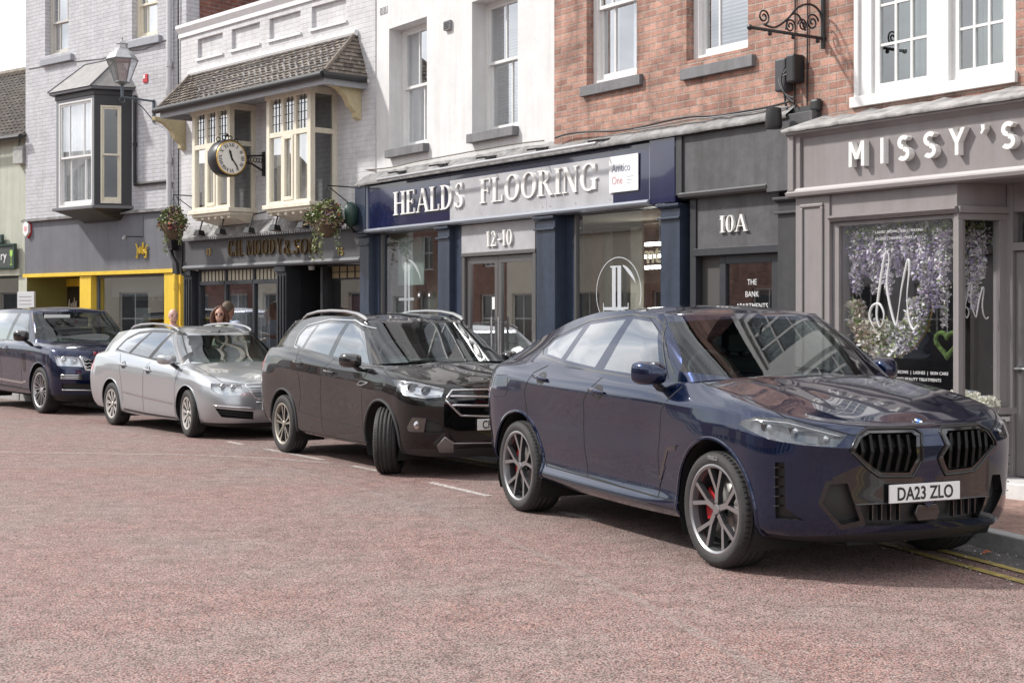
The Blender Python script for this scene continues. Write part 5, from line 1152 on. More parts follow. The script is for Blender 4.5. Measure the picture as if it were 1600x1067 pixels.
# pipes
q=FJ.thing('rain_pipe','black rainwater pipe from the bay roof turning along the wall','drainpipe',FJ.s(214),-.05,FJ.z(214,289))
hh=FJ.z(214,150)-FJ.z(214,289); xx=FJ.s(269)-FJ.s(214)
b=MB(); b.tube([(0,0,hh),(0,0,.03)],.032,8); b.tube([(0,0,0),(xx,0,-.0)],.035,8)
for f in (.45,.97): b.tube([(0,0,hh*f-.03),(0,0,hh*f+.03)],.045,8)
b.build('pipe',iron,q)
q=FJ.thing('soil_pipe','pale grey painted downpipe at the right edge of the painted brick','drainpipe',FJ.s(269),-.07,fj1+.1); b=MB(); b.tube([(0,0,0),(0,0,6)],.05,10)
for zz in (.8,2.6,4.4): b.tube([(0,0,zz),(0,0,zz+.1)],.062,10)
b.build('pipe',mat('pale_pipe',(.50,.50,.52),.5),q)
q=FJ.thing('cable_run','thin black cable hanging down beside the white parapet wall','cable',FJ.s(281),-.03,fj1+.1); MB().tube([(0,0,0),(.01,0,1.5),(-.01,0,3),(0,0,6)],.014,6).build('cable',iron,q)
q=FJ.thing('wall_cable','thin cable draped across the upper painted brick wall','cable',FJ.s(55),-.01,FJ.z(55,108))
p=[]; 
for px,py in ((45,108),(90,100),(120,96),(160,92),(195,80),(225,78),(262,62)): a_,c_=FJ.q(px,py); p.append((a_-FJ.s(55),0,c_-FJ.z(55,108)))
MB().tube(p,.010,5).build('cable',grey_pl,q)
# lantern with bracket
x,z=FJ.q(241,168,0)
def pofF(F,px,x):
    lo,hi=-3,0
    for _ in range(50):
        m_=(lo+hi)/2; w=F.w(x,m_); p=800+FPX*w[0]/w[1]
        if p<px: lo=m_
        else: hi=m_
    return lo
yl=pofF(FJ,191,x); w=FJ.w(x,yl); S_=w[1]/FPX; zt=EYE-(152-HOR)*S_
q=FJ.thing('street_lantern','Victorian glazed street lantern on an iron wall bracket','street lamp',x,0,zt)
zz=lambda py: EYE-(py-HOR)*S_-zt
b=MB(); b.box(-.025,.025,-.03,0,zz(186),zz(150)); b.tube([(0,-.02,0),(0,yl,0)],.02,8); b.tube([(0,-.02,zz(183)),(0,yl*.35,zz(165)),(0,yl*.7,0)],.010,6); b.tube([(0,yl,0),(0,yl,zz(134))],.03,8)
b.tube([(0,yl+.06*math.cos(k*2*PI/10),-.05+.05*math.sin(k*2*PI/10)) for k in range(10)],.007,5,closed=True); b.build('bracket',mat('iron_blue_grey',(.07,.09,.11),.45),q)
z0_,z1_,z2_,z3_,z4_=zz(129),zz(94),zz(76),zz(70),zz(58)
hexp=lambda r,z,o=0:[(r*math.cos(R(60*k+o)),yl+r*math.sin(R(60*k+o)),z) for k in range(6)]
r0,r1=11*S_,24*S_
b=MB()
A_,B_=hexp(r0,z0_),hexp(r1,z1_)
for k in range(6): b.tube([A_[k],B_[k]],.011,5); b.tube([A_[k],A_[(k+1)%6]],.012,5); b.tube([B_[k],B_[(k+1)%6]],.016,5)
b.lathe([(.0,z0_-.06),(.05,z0_-.05),(r0,z0_)],6,'z',(0,yl,0),smooth=False); b.build('frame',mat('lantern_metal',(.20,.21,.22),.35,.5),q)
b=MB()
for k in range(6): b.add([A_[k],A_[(k+1)%6],B_[(k+1)%6],B_[k]],[(0,1,2,3)])
b.build('glazing',glass('lantern_glass',(.75,.78,.8),refl=1.5,base=.35,rough=.15),q,recalc=False)
b=MB(); b.lathe([(r1*1.05,z1_),(r1*.75,z1_+(z2_-z1_)*.55),(r1*.36,z2_),(r1*.34,z3_),(r1*.42,z3_+.01),(r1*.12,z3_+.07),(.012,z4_-.05),(.02,z4_-.02),(0,z4_)],6,'z',(0,yl,0),smooth=False); b.build('cap',mat('lantern_cap',(.42,.42,.43),.35,.4,noise=.2),q)
MB().sphere((0,yl,zz(112)),.05,8).build('bulb',mat('bulb_white',(.7,.7,.68),.3),q)
# ============================================================ GREEN BUILDING
xl=FG.s(0)-6; xr=-.0
ze=FG.z(20,214,-.1); zr_=FG.z(20,116,2.6)
sg0,sg1=FG.z(20,478),0
wz=FG.z(20,431)
gb=FG.thing('green_building','low sage green rendered shop with a brown tiled roof','building')
b=wall_mb(xl,xr,PV-.1,ze,[(xl+.5,FG.s(29),.6,wz)],0,.3); b.box(xr-.25,xr,.3,6,0,ze); b.box(xl,xl+.25,.3,6,0,ze); b.build('wall',green_w,gb)
b=MB(); roofplane(b,(xl,-.2,ze),(xr+.05,-.2,ze),(xr+.05,2.6,zr_),(xl,2.6,zr_),22); b.build('roof',[mat('old_tile_a',(.135,.115,.10),.9,noise=.5,nscale=14),mat('old_tile_b',(.18,.155,.135),.9,noise=.5,nscale=14),mat('old_tile_c',(.085,.075,.07),.9,noise=.5,nscale=14)],gb,recalc=False)
MB().quad((xl,-.18,ze-.02),(xr+.04,-.18,ze-.02),(xr+.04,2.6,zr_-.02),(xl,2.6,zr_-.02)).quad((xl,2.6,zr_-.02),(xr+.04,2.6,zr_-.02),(xr+.04,6.1,ze-.1),(xl,6.1,ze-.1)).build('roof_underlay',mat('roof_felt',(.07,.06,.055),.9),gb,recalc=False)
MB().prism([(.05,ze-.06),(2.6,zr_-.22),(5.9,ze-.06)],xl,xr,'x').build('gable',green_w,gb)
MB().tube([(xl,2.6,zr_+.03),(xr+.05,2.6,zr_+.03)],.09,8).build('ridge_tiles',tl[1],gb)
MB().tube([(xl,-.26,ze-.05),(xr+.05,-.26,ze-.05)],.06,8).build('gutter',iron,gb)
fwin(gb,xl+.5,FG.s(29),.6,wz,.08,.05,darkgreen,glass('green_shop_glass',refl=2,base=.15)); room(gb,xl+.5,FG.s(29),.55,wz,.3,2.5,room_d)
MB().box(xl+.3,FG.s(34),-.06,0,wz+.01,wz+.14).build('fascia_trim',green_w,gb)
x,z=FG.q(-40,422,-.1); x1_=FG.s(24,-.1); z1_=FG.z(-40,384,-.1)
q=FG.thing('shop_sign','dark green framed sign with a lime wine glass','sign',x,-.06,z); W_=x1_-x; H_=z1_-z
MB().box(0,W_,-.04,0,0,H_).build('board',mat('sign_dark_grey',(.06,.07,.065),.5),q); b=MB()
for a,c,e,f in ((0,W_,0,.04),(0,W_,H_-.04,H_),(0,.04,.04,H_-.04),(W_-.04,W_,.04,H_-.04)): b.box(a,c,-.07,-.041,e,f)
b.build('frame',darkgreen,q)
btext('lery',.28,.002,plastic_w,q,(W_-.75,-.045,H_*.36)); lime=mat('lime_paint',(.35,.6,.12),.5)
b=MB(); gx=W_-.15; b.box(gx-.04,gx+.04,-.046,-.042,.08,.10); b.box(gx-.006,gx+.006,-.046,-.042,.10,.24); b.prism([(gx-.05,.40),(gx-.05,.30),(gx,.24),(gx+.05,.30),(gx+.05,.40)],-.046,-.042,'y'); b.build('wine_glass',lime,q)
x,z=FG.q(-30,384,-.1); x1_=FG.s(4,-.1); q=FG.thing('upper_sign','edge of a second green framed sign above the wine glass sign','sign',x,-.06,z); MB().box(0,x1_-x,-.05,0,.03,.22).build('board',darkgreen,q,bevel=.01); MB().box(.03,x1_-x-.03,-.055,-.051,.06,.19).build('face',mat('sign_dark_grey',(.06,.07,.065)),q)
x,z=FG.q(21,257,-.15); x1_=FG.s(36,-.15); z1_=FG.z(21,230,-.15); q=FG.thing('utility_box','grey metal box under the green building eaves','box',x,-.01,z); MB().box(0,x1_-x,-.16,0,0,z1_-z).build('box',mat('galvanised_box',(.40,.40,.38),.5,.3,noise=.3),q,bevel=.01); MB().tube([(.05,-.05,z1_-z),(.05,-.02,z1_-z+.2)],.01,5).build('cable',iron,q)
x,z=FJ.q(27,482,-.1); x1_=FJ.s(53,-.1); z1_=FJ.z(27,456,-.1); q=FJ.thing('wall_plaque','pale grey plaque with faint lines beside the olive entrance','plaque',x,-.06,z); MB().box(0,x1_-x,-.04,.0,0,z1_-z+.0).build('board',mat('plaque_grey',(.50,.51,.53),.5),q,bevel=.004)
b=MB()
for i in range(3): b.box(.08,(x1_-x)*.85,-.043,-.0405,.08+.08*i,.095+.08*i)
b.build('lines',grey_pl,q)
# ============================================================ BUILDINGS ACROSS THE STREET (seen in reflections)
FO=Fac(34.2,c=-13.5,px=None,pt=(-11.16,-7.6))
def opposite(x0,w,h,m,label,seed,rf=None):
    # front faces our side: in FO local coords the front plane is y=0, body extends to -y
    t=FO.thing('opposite_building',label,'building',x0,0,0); rnd=random.Random(seed)
    nfl=int(h/2.9); nw=max(2,int(w/2.1)); ops=[]
    for f in range(nfl):
        for k in range(nw):
            cx=w*(k+.5)/nw; z0=(.5 if f==0 else .9)+f*2.9; ww=1.5 if f==0 else 1.0; hh=2.1 if f==0 else 1.6
            ops.append((cx-ww/2,cx+ww/2,z0,z0+hh))
    b=wall_mb(0,w,0,h,ops,-.3,.3); b.box(0,.2,-7,-.3,0,h); b.box(w-.2,w,-7,-.3,0,h); b.build('wall',m,t)
    b=MB(); b.prism([(.2,h),(-3.5,h+2.4),(-7,h)],-.0,w,'x'); b.build('roof',tl[2],t)
    for o in ops:
        f=MB(); f.box(o[0],o[0]+.06,-.16,-.1,o[2],o[3]); f.box(o[1]-.06,o[1],-.16,-.1,o[2],o[3]); f.box(o[0],o[1],-.159,-.101,o[3]-.06,o[3]); f.box(o[0],o[1],-.159,-.101,o[2],o[2]+.06); f.box((o[0]+o[1])/2-.02,(o[0]+o[1])/2+.02,-.158,-.102,o[2],o[3]); f.box(o[0],o[1],-.157,-.103,(o[2]+o[3])/2-.02,(o[2]+o[3])/2+.02)
        fw=f.build('window',white_wood,t); g=MB(); g.quad((o[0],-.13,o[2]),(o[1],-.13,o[2]),(o[1],-.13,o[3]),(o[0],-.13,o[3])); g.build('pane',mat('dark_opposite_glass',(.03,.035,.04),.08),fw,recalc=False)
    return t
ox=-84
WL=((9,7.2,pb_grey,'pale grey painted building at the far end across the street'),(7,8.4,redbrick,'narrow red brick building near the far end across the street'),(9,7.0,white_r,'wide white rendered building across the street, far along'),(8,8.6,darkred,'tall dark red brick building across the street'),(9,6.6,mat('cream_render',(.6,.55,.45),.8),'low cream rendered building across the street'),(8,8.0,redbrick,'red brick building across the street opposite the clock'),(10,7.0,pb_white,'white painted brick building across the street, middle of the row'),(8,7.6,mat('buff_render',(.42,.36,.28),.8),'buff rendered building across the street'),(9,6.4,redbrick,'low red brick building across the street behind the camera'),(9,7.2,white_r,'white rendered building across the street, nearest the camera'))
WL=tuple((a,b*.74,c,d) for a,b,c,d in WL)
for i,(w,h,m,lb) in enumerate(WL):
    opposite(ox,w,h,m,lb,i); ox+=w+.02
# ============================================================ CARS
def paint(name,col,metal=.6,rough=.28,flake=0,spec=.5):
    if name in MATS: return MATS[name]
    m=mat(name,col,rough,metal,coat=1,coatr=.015,spec=spec); t=m.node_tree; b=t.nodes['Principled BSDF']
    # very faint orange peel and dust so that the panels are not perfect mirrors
    tcn=t.nodes.new('ShaderNodeTexCoord'); n=t.nodes.new('ShaderNodeTexNoise'); n.inputs['Scale'].default_value=2.2; n.inputs['Detail'].default_value=2
    bp=t.nodes.new('ShaderNodeBump'); bp.inputs['Strength'].default_value=.03; bp.inputs['Distance'].default_value=.02
    b.inputs['Coat IOR'].default_value=1.55
    t.links.new(tcn.outputs['Object'],n.inputs['Vector']); t.links.new(n.outputs['Fac'],bp.inputs['Height']); t.links.new(bp.outputs[0],b.inputs['Coat Normal'])
    return m
chrome=mat('chrome',(.75,.75,.76),.08,1); chrome_b=mat('satin_chrome',(.6,.6,.61),.22,1)
gloss_black=mat('gloss_black',(.006,.006,.007),.12,coat=1,coatr=.02)
satin_black=mat('satin_black',(.015,.015,.016),.45)
rubber=mat('tyre_rubber',(.028,.027,.027),.75,noise=.3,nscale=18,bump=.3,bscale=60)
well=mat('wheel_well',(.008,.008,.008),.9)
gapm=mat('panel_gap',(.004,.004,.004),.8)
seatm=mat('seat_black',(.03,.03,.033),.6); dashm=mat('dashboard_black',(.022,.022,.024),.7); liner=mat('light_trim',(.30,.30,.29),.8)
ws_glass=glass('windscreen_glass',(.60,.74,.70),refl=1.15,base=.0)
side_glass=glass('car_side_glass',(.42,.45,.45),refl=2.0,base=.19)
priv_glass=glass('privacy_glass',(.16,.16,.16),refl=2.0,base=.21)
lamp_glass=glass('headlamp_glass',(.93,.95,.97),refl=1.6,base=.04)
amber=mat('amber_lens',(.6,.25,.03),.2); redl=mat('red_lens',(.45,.01,.015),.12,coat=1)
platew=mat('plate_white',(.70,.70,.69),.35); blackt=mat('plate_black',(.01,.01,.01),.4)
silver=mat('alloy_silver',(.62,.62,.63),.28,.85); darkalloy=mat('alloy_dark',(.07,.07,.075),.35,.6)
dark_plastic=mat('trim_plastic',(.035,.035,.036),.55,noise=.2,nscale=30)
def W_(r,x): return pchip(r['w'],x)
def rail(r,n1,n2,n3):
    """half loop from the front centre round the side (negative y) to the rear centre"""
    def quarter(xc,c,b,p,sg,n):
        f=[]; M=300
        for i in range(M+1):
            th=PI/2*i/M; f.append((xc+sg*c*math.cos(th)**(2/p), b*math.sin(th)**(2/p)))
        L_=[0]
        for i in range(M): L_.append(L_[-1]+math.dist(f[i],f[i+1]))
        out=[];k=0
        for j in range(n+1):
            s_=L_[-1]*j/n
            while k<M-1 and L_[k+1]<s_: k+=1
            d=(L_[k+1]-L_[k]) or 1; u=(s_-L_[k])/d; out.append((f[k][0]*(1-u)+f[k+1][0]*u,f[k][1]*(1-u)+f[k+1][1]*u))
        return out
    xa=r['xF']-r['cF']; xb=r['xR']+r['cR']
    A=quarter(xa,r['cF'],W_(r,xa),r['pF'],1,n1)
    B=[(xa+(xb-xa)*i/n2,W_(r,xa+(xb-xa)*i/n2)) for i in range(1,n2)]
    C=quarter(xb,r['cR'],W_(r,xb),r['pR'],-1,n3)[::-1]
    P=A+B+C
    return [Vector((x,-w,pchip(r['z'],x)+(r.get('bz',0)*(w/1.)**2 if x>0 else 0))) for x,w in P]
def loft(rails,sub,n1,n2,n3):
    R_=[rail(r,n1,n2,n3) for r in rails]; nc=len(R_[0]); out=[]
    for c in range(nc):
        P=[r[c] for r in R_]; K=len(P); col=[]
        T=[0]
        for i in range(K-1): T.append(T[-1]+max(1e-4,(P[i+1]-P[i]).length)**.5*1)
        for i in range(K-1):
            p1,p2=P[i],P[i+1]; t1,t2=T[i],T[i+1]
            m1=(P[i+1]-P[i])/(T[i+1]-T[i]) if i==0 else ((P[i+1]-P[i-1])/(T[i+1]-T[i-1]))
            m2=(P[i+1]-P[i])/(T[i+1]-T[i]) if i==K-2 else ((P[i+2]-P[i])/(T[i+2]-T[i]))
            if rails[i].get('sharp') and i>0: m1=(p2-p1)/(t2-t1)
            if rails[i+1].get('sharp'): m2=(p2-p1)/(t2-t1)
            n=sub[i] if isinstance(sub,(list,tuple)) else sub
            for k in range(n):
                t=k/n; h=t2-t1
                col.append(p1*(2*t**3-3*t*t+1)+m1*h*(t**3-2*t*t+t)+p2*(-2*t**3+3*t*t)+m2*h*(t**3-t*t))
        col.append(P[-1].copy()); out.append(col)
    return out,R_
def cut(bm,poly,axis,cond,tagi,faces=None):
    """cut a convex polygon through the faces that satisfy cond, along an axis; returns the inner faces, tagged"""
    n=len(poly); ar=sum(poly[i][0]*poly[(i+1)%n][1]-poly[(i+1)%n][0]*poly[i][1] for i in range(n))
    if ar<0: poly=poly[::-1]
    ax={'y':(0,2),'x':(1,2),'z':(0,1)}[axis]
    x0=min(p[0] for p in poly)-.05; x1=max(p[0] for p in poly)+.05; z0=min(p[1] for p in poly)-.05; z1=max(p[1] for p in poly)+.05
    def near(f):
        a=[v.co[ax[0]] for v in f.verts]; b=[v.co[ax[1]] for v in f.verts]
        return max(a)>=x0 and min(a)<=x1 and max(b)>=z0 and min(b)<=z1
    cur=[f for f in (faces if faces is not None else bm.faces) if near(f) and cond(f.calc_center_median(),f.normal)]
    for i in range(n):
        a,b=poly[i],poly[(i+1)%n]; d=(b[0]-a[0],b[1]-a[1]); nn=(d[1],-d[0])  # outward for CCW
        if abs(nn[0])+abs(nn[1])<1e-7: continue
        co=[0,0,0]; no=[0,0,0]; co[ax[0]]=a[0]; co[ax[1]]=a[1]; no[ax[0]]=nn[0]; no[ax[1]]=nn[1]
        geom=list({e for f in cur for e in f.edges})+list({v for f in cur for v in f.verts})+cur
        r=bmesh.ops.bisect_plane(bm,geom=geom,plane_co=co,plane_no=no,dist=1e-5)
        fs={f for f in r['geom'] if isinstance(f,bmesh.types.BMFace)}|{f for f in cur if f.is_valid}
        cv=Vector(co); nv=Vector(no).normalized()
        cur=[f for f in fs if f.is_valid and (f.calc_center_median()-cv).dot(nv)<0]
    for f in cur: f.material_index=tagi; f.normal_update()
    return cur
def circle(cx,cz,r,n=44,a0=0,a1=360): return [(cx+r*math.cos(R(a0+(a1-a0)*i/n)),cz+r*math.sin(R(a0+(a1-a0)*i/n))) for i in range(n)]
def tag_mesh(bm,tagi,name,m,parent,depth=0,side='both',flip=False,skirt=None,thick=0,keep=False):
    """move tagged faces into objects of their own. side: both = mirrored in one mesh, 'split' = one object per side"""
    fs=[f for f in bm.faces if f.material_index==tagi]
    if not fs: print('empty tag',name); return []
    idx={};vs=[];F=[]
    nrm={}
    for f in fs:
        for v in f.verts: nrm.setdefault(v,Vector()); nrm[v]+=f.normal
        F.append([v for v in f.verts])
    for v in nrm: idx[v]=len(vs); vs.append(v.co-(nrm[v].normalized()*depth if depth else Vector()))
    faces=[[idx[v] for v in f] for f in F]; mi=[0]*len(faces)
    if skirt is not None and depth:
        ec={}
        for f in F:
            for i in range(len(f)):
                k=frozenset((f[i],f[(i+1)%len(f)])); ec.setdefault(k,[]).append((f[i],f[(i+1)%len(f)]))
        top={}
        for k,l_ in ec.items():
            if len(l_)==1:
                a,b=l_[0]
                if abs(a.co.y)<1e-4 and abs(b.co.y)<1e-4: continue
                for v in (a,b):
                    if v not in top: top[v]=len(vs); vs.append(v.co.copy())
                faces.append([idx[b],idx[a],top[a],top[b]]); mi.append(1)
    out=[]
    def mk(sides):
        V=[];FF=[];MI=[]
        for s in sides:
            o=len(V); V+=[(v.x,v.y*s,v.z) for v in vs]; FF+=[[i+o for i in (f if s>0 else f[::-1])] for f in faces]; MI+=mi
        me=bpy.data.meshes.new(name); me.from_pydata(V,[],FF); me.materials.append(m)
        if skirt is not None: me.materials.append(skirt)
        b=bmesh.new(); b.from_mesh(me)
        for f,k in zip(b.faces,MI): f.material_index=k; f.smooth=True
        if len(sides)==2: bmesh.ops.remove_doubles(b,verts=[v for v in b.verts if abs(v.co.y)<1e-3],dist=1e-4)
        for e in b.edges:
            if len(e.link_faces)==2 and e.calc_face_angle(0)>.55: e.smooth=False
        b.to_mesh(me); b.free(); o=bpy.data.objects.new(name,me); COL.objects.link(o); o.parent=parent; out.append(o)
    if side=='split': mk([1]); mk([-1])
    else: mk([1,-1])
    if not keep: bmesh.ops.delete(bm,geom=fs,context='FACES')
    return out
def wheel(parent,x,y,rad,wid,rimr,spoker,name='wheel',steer=0,sm=silver,caliper=None,bar=darkalloy,far=False):
    w=bpy.data.objects.new(name,None); COL.objects.link(w); w.parent=parent; w.location=(x,y,rad); w.rotation_euler=(0,0,steer+(PI if far else 0))
    h=wid/2; b=MB()
    pr=[(rimr-.01,h*.55),(rimr,h*.93),(rimr+.012,h*.97),((rimr+rad)/2,h*1.04),(rad-.035,h*1.0),(rad-.012,h*.90),(rad-.002,h*.74),(rad,h*.60)]
    g=[]
    for yy in (.52,.18,-.18,-.52):
        g+=[(rad,h*(yy+.09)),(rad-.009,h*(yy+.065)),(rad-.009,h*(yy-.065)),(rad,h*(yy-.09))]
    prof=[(r_,-h_) for r_,h_ in pr]+[(r_,-h_) for r_,h_ in g]+[(r_,h_) for r_,h_ in pr[::-1]]
    b.lathe(prof,72,'y'); 
    n=64                                    # shoulder blocks
    for k in range(n):
        a=2*PI*k/n; c,s_=math.cos(a),math.sin(a); c2,s2=math.cos(a+.025),math.sin(a+.025)
        for sg in (-1,1):
            b.add([(c*(rad-.006),sg*h*.93,s_*(rad-.006)),(c2*(rad-.006),sg*h*.93,s2*(rad-.006)),(c2*(rad+.001),sg*h*.70,s2*(rad+.001)),(c*(rad+.001),sg*h*.70,s_*(rad+.001))],[(0,1,2,3)],1)
    b.build('tyre',[rubber,satin_black],w,recalc=False)
    b=MB(); b.lathe([(rimr+.004,-h*.95),(rimr-.008,-h*.97),(rimr-.022,-h*.90),(rimr-.030,-h*.6)],64,'y'); b.lathe([(rimr-.030,-h*.6),(rimr-.05,h*.2),(rimr-.03,h*.9)],48,'y',m=1); b.lathe([(rimr*.55,-h*.02),(0,-h*.02)],32,'y',m=1)
    spoker(b,rimr-.022,h); b.lathe([(.0,-h*.84),(.032,-h*.84),(.036,-h*.80),(.036,-h*.5)],24,'y')
    for k in range(5): a=2*PI*(k+.5)/5; b.lathe([(0,-h*.70),(.009,-h*.70),(.009,-h*.4)],8,'y',(.055*math.cos(a),0,.055*math.sin(a)),m=1)
    rm=b.build('rim',[sm,bar],w)
    b=MB(); b.lathe([(.04,-h*.22),(rimr*.70,-h*.22),(rimr*.70,-h*.05)],40,'y'); b.build('brake_disc',mat('brake_steel',(.25,.24,.23),.4,.8),w,recalc=False)
    if caliper:
        b=MB(); pts=[]; 
        for i in range(9): a=R(205-60*i/8) if not far else R(-25+60*i/8); pts.append(a)
        for i in range(8):
            a,c=pts[i],pts[i+1]; r0,r1=rimr*.42,rimr*.74
            b.add([(r0*math.cos(a),-h*.34,r0*math.sin(a)),(r1*math.cos(a),-h*.34,r1*math.sin(a)),(r1*math.cos(c),-h*.34,r1*math.sin(c)),(r0*math.cos(c),-h*.34,r0*math.sin(c)),(r1*math.cos(a),-h*.0,r1*math.sin(a)),(r1*math.cos(c),0,r1*math.sin(c))],[(0,1,2,3),(1,4,5,2)])
        b.build('caliper',caliper,w)
    return w
def spoke(b,a0,r0,w0,a1,r1,w1,y0,y1,d=.03,m=0,side=1):
    p0=Vector((r0*math.cos(a0),0,r0*math.sin(a0))); p1=Vector((r1*math.cos(a1),0,r1*math.sin(a1))); t=(p1-p0).normalized(); n=Vector((t.z,0,-t.x))
    q=[]
    for p,w_,y in ((p0,w0,y0),(p1,w1,y1)):
        q+= [tuple(p+n*w_/2*.8+Vector((0,y,0))),tuple(p-n*w_/2*.8+Vector((0,y,0))),tuple(p-n*w_/2+Vector((0,y+d,0))),tuple(p+n*w_/2+Vector((0,y+d,0)))]
    b.add(q,[(0,1,5,4)],m); b.add(q,[(1,2,6,5),(0,4,7,3),(2,3,7,6),(0,3,2,1),(4,5,6,7)],side)
def sp_y(b,r,h):     # five forked spokes
    for k in range(5):
        a=2*PI*k/5+R(90)
        for sg in (-1,1):
            spoke(b,a+sg*.20,.04,.026,a+sg*.075,r*.50,.024,-h*.80,-h*.77,.035); spoke(b,a+sg*.065,r*.46,.030,a+sg*.27,r*.99,.036,-h*.77,-h*.88,.035)
        spoke(b,a,.03,.04,a,r*.56,.02,-h*.72,-h*.70,.03,1)
def sp_10(b,r,h):    # five pairs
    for k in range(5):
        a=2*PI*k/5+R(90)
        for sg in (-1,1): spoke(b,a+sg*.24,.04,.022,a+sg*.19,r*.99,.034,-h*.74,-h*.84,.03)
def sp_vw(b,r,h):
    for k in range(9):
        a=2*PI*k/9+R(90); spoke(b,a,.05,.03,a,r*.97,.075,-h*.76,-h*.88,.02)
def sp_turb(b,r,h):
    for k in range(10):
        a=2*PI*k/10+R(90)
        for sg in (-1,1): spoke(b,a+sg*.05,.04,.012,a+sg*.13+.16,r*.99,.018,-h*.72,-h*.86,.03)
def plate(parent,x,z,text,y=0,w=.52,h=.112,tilt=0,full=True,ang=0):
    p=MB().box(-.0,.012,-w/2,w/2,-h/2,h/2).build('number_plate',platew,parent,bevel=.003); p.location=(x,y,z); p.rotation_euler=(0,tilt,ang)
    t=btext(text,.112,.0006,blackt,p,(.0135,0,-.039),(PI/2,0,PI/2),name='plate_text',sx=.80*w/.52,bold=.0022,align='CENTER')
    for s in (-1,1): MB().lathe([(0,.0145),(.006,.0125)],10,'x',(0,s*w*.45,0)).build('screw',platew,p)
    return p
class Car:
    def __init__(s,name,label,key,pos,ang,S):
        a=R(ang); s.root=thing(name,label,'car',(pos[0],pos[1],0),a-PI/2,'cars parked along the kerb'); s.S=S; s.key=key
        s.n=(S.get('n1',44),S.get('n2',150),S.get('n3',34))
        s.body()
    def body(s):
        S=s.S; n1,n2,n3=s.n; cols,R_=loft(S['rails'],S['sub'],n1,n2,n3); bm=bmesh.new(); s.bm=bm
        grid=[[bm.verts.new(p) for p in c] for c in cols]
        for i in range(len(grid)-1):
            for j in range(len(grid[0])-1):
                q=[grid[i][j],grid[i+1][j],grid[i+1][j+1],grid[i][j+1]]
                try: f=bm.faces.new(q); f.smooth=True
                except: pass
        top=[g[-1] for g in grid]; nq=S.get('nq',18); rows=[]
        hump=S.get('hump',lambda x,w:0)
        for v in top:
            zr=v.co.z; wr=-v.co.y; zc=max(zr,pchip(S['zc'],v.co.x)) if wr>1e-4 else zr; row=[v]
            for k in range(1,nq+1):
                q=1-k/nq; w=wr*q; z=zr+(zc-zr)*(1-q**S.get('crown',2.2)); z+=hump(v.co.x,w)*min(1,(1-q)*5)*min(1,wr/.3)
                row.append(bm.verts.new((v.co.x,-w,z)))
            rows.append(row)
        for i in range(len(rows)-1):
            for k in range(nq):
                q=[rows[i][k],rows[i+1][k],rows[i+1][k+1],rows[i][k+1]]
                try: f=bm.faces.new(q); f.smooth=True
                except: pass
        bmesh.ops.remove_doubles(bm,verts=bm.verts,dist=2e-4)
        bmesh.ops.dissolve_degenerate(bm,edges=bm.edges,dist=1e-4)
        # glasshouse
        gb=bmesh.new(); s.gb=gb; cols,R2=loft(S['green'],S.get('gsub',[10,10]),30,n2,24); s.g0=[v.copy() for v in R2[0]]
        grid=[[gb.verts.new(p) for p in c] for c in cols]
        for i in range(len(grid)-1):
            for j in range(len(grid[0])-1):
                f=gb.faces.new([grid[i][j],grid[i+1][j],grid[i+1][j+1],grid[i][j+1]]); f.smooth=True
        rows=[]
        for g in grid:
            v=g[-1]; zr=v.co.z; wr=-v.co.y; zc=pchip(S['roofc'],v.co.x) if wr>1e-4 else zr; row=[v]
            for k in range(1,13):
                q=1-k/12; row.append(gb.verts.new((v.co.x,-wr*q,zr+(max(zc,zr)-zr)*(1-q**2.0))))
            rows.append(row)
        for i in range(len(rows)-1):
            for k in range(12):
                f=gb.faces.new([rows[i][k],rows[i+1][k],rows[i+1][k+1],rows[i][k+1]]); f.smooth=True
        bmesh.ops.remove_doubles(gb,verts=gb.verts,dist=2e-4)
        for b_ in (bm,gb):
            bmesh.ops.recalc_face_normals(b_,faces=b_.faces); b_.normal_update()
            c=Vector((-1.3,0,.8)); t_=sum((f.calc_center_median()-c).dot(f.normal) for f in b_.faces)
            if t_<0: bmesh.ops.reverse_faces(b_,faces=b_.faces)
            for f in b_.faces: f.material_index=0
            b_.normal_update()
        s.bvh=BVHTree.FromBMesh(bm); s.gbvh=BVHTree.FromBMesh(gb)
    # ray helpers return (point, normal) on the near half
    def hit(s,axis,a,b,which='body'):
        T=s.bvh if which=='body' else s.gbvh
        if axis=='y': o,d=Vector((a,-2.5,b)),Vector((0,1,0))
        elif axis=='x': o,d=Vector((3.,a,b)),Vector((-1,0,0))
        elif axis=='-x': o,d=Vector((-8.,a,b)),Vector((1,0,0))
        else: o,d=Vector((a,b,3)),Vector((0,0,-1))
        p,n,_,_=T.ray_cast(o,d)
        return (p,n) if p else (None,None)
    def path3(s,axis,pts,which='body',step=.03):
        out=[]
        for i in range(len(pts)-1):
            a,b=Vector(pts[i]),Vector(pts[i+1]); k=max(1,int((b-a).length/step))
            for j in range(k+(1 if i==len(pts)-2 else 0)):
                q=a.lerp(b,j/k); p,n=s.hit(axis,q[0],q[1],which)
                if p:
                    if axis=='y' and out and abs(p.y-out[-1][0].y)>.15: continue
                    out.append((p,n if n.dot(Vector({'y':(0,-1,0),'x':(1,0,0),'-x':(-1,0,0),'z':(0,0,1)}[axis]))>0 else -n))
        return out
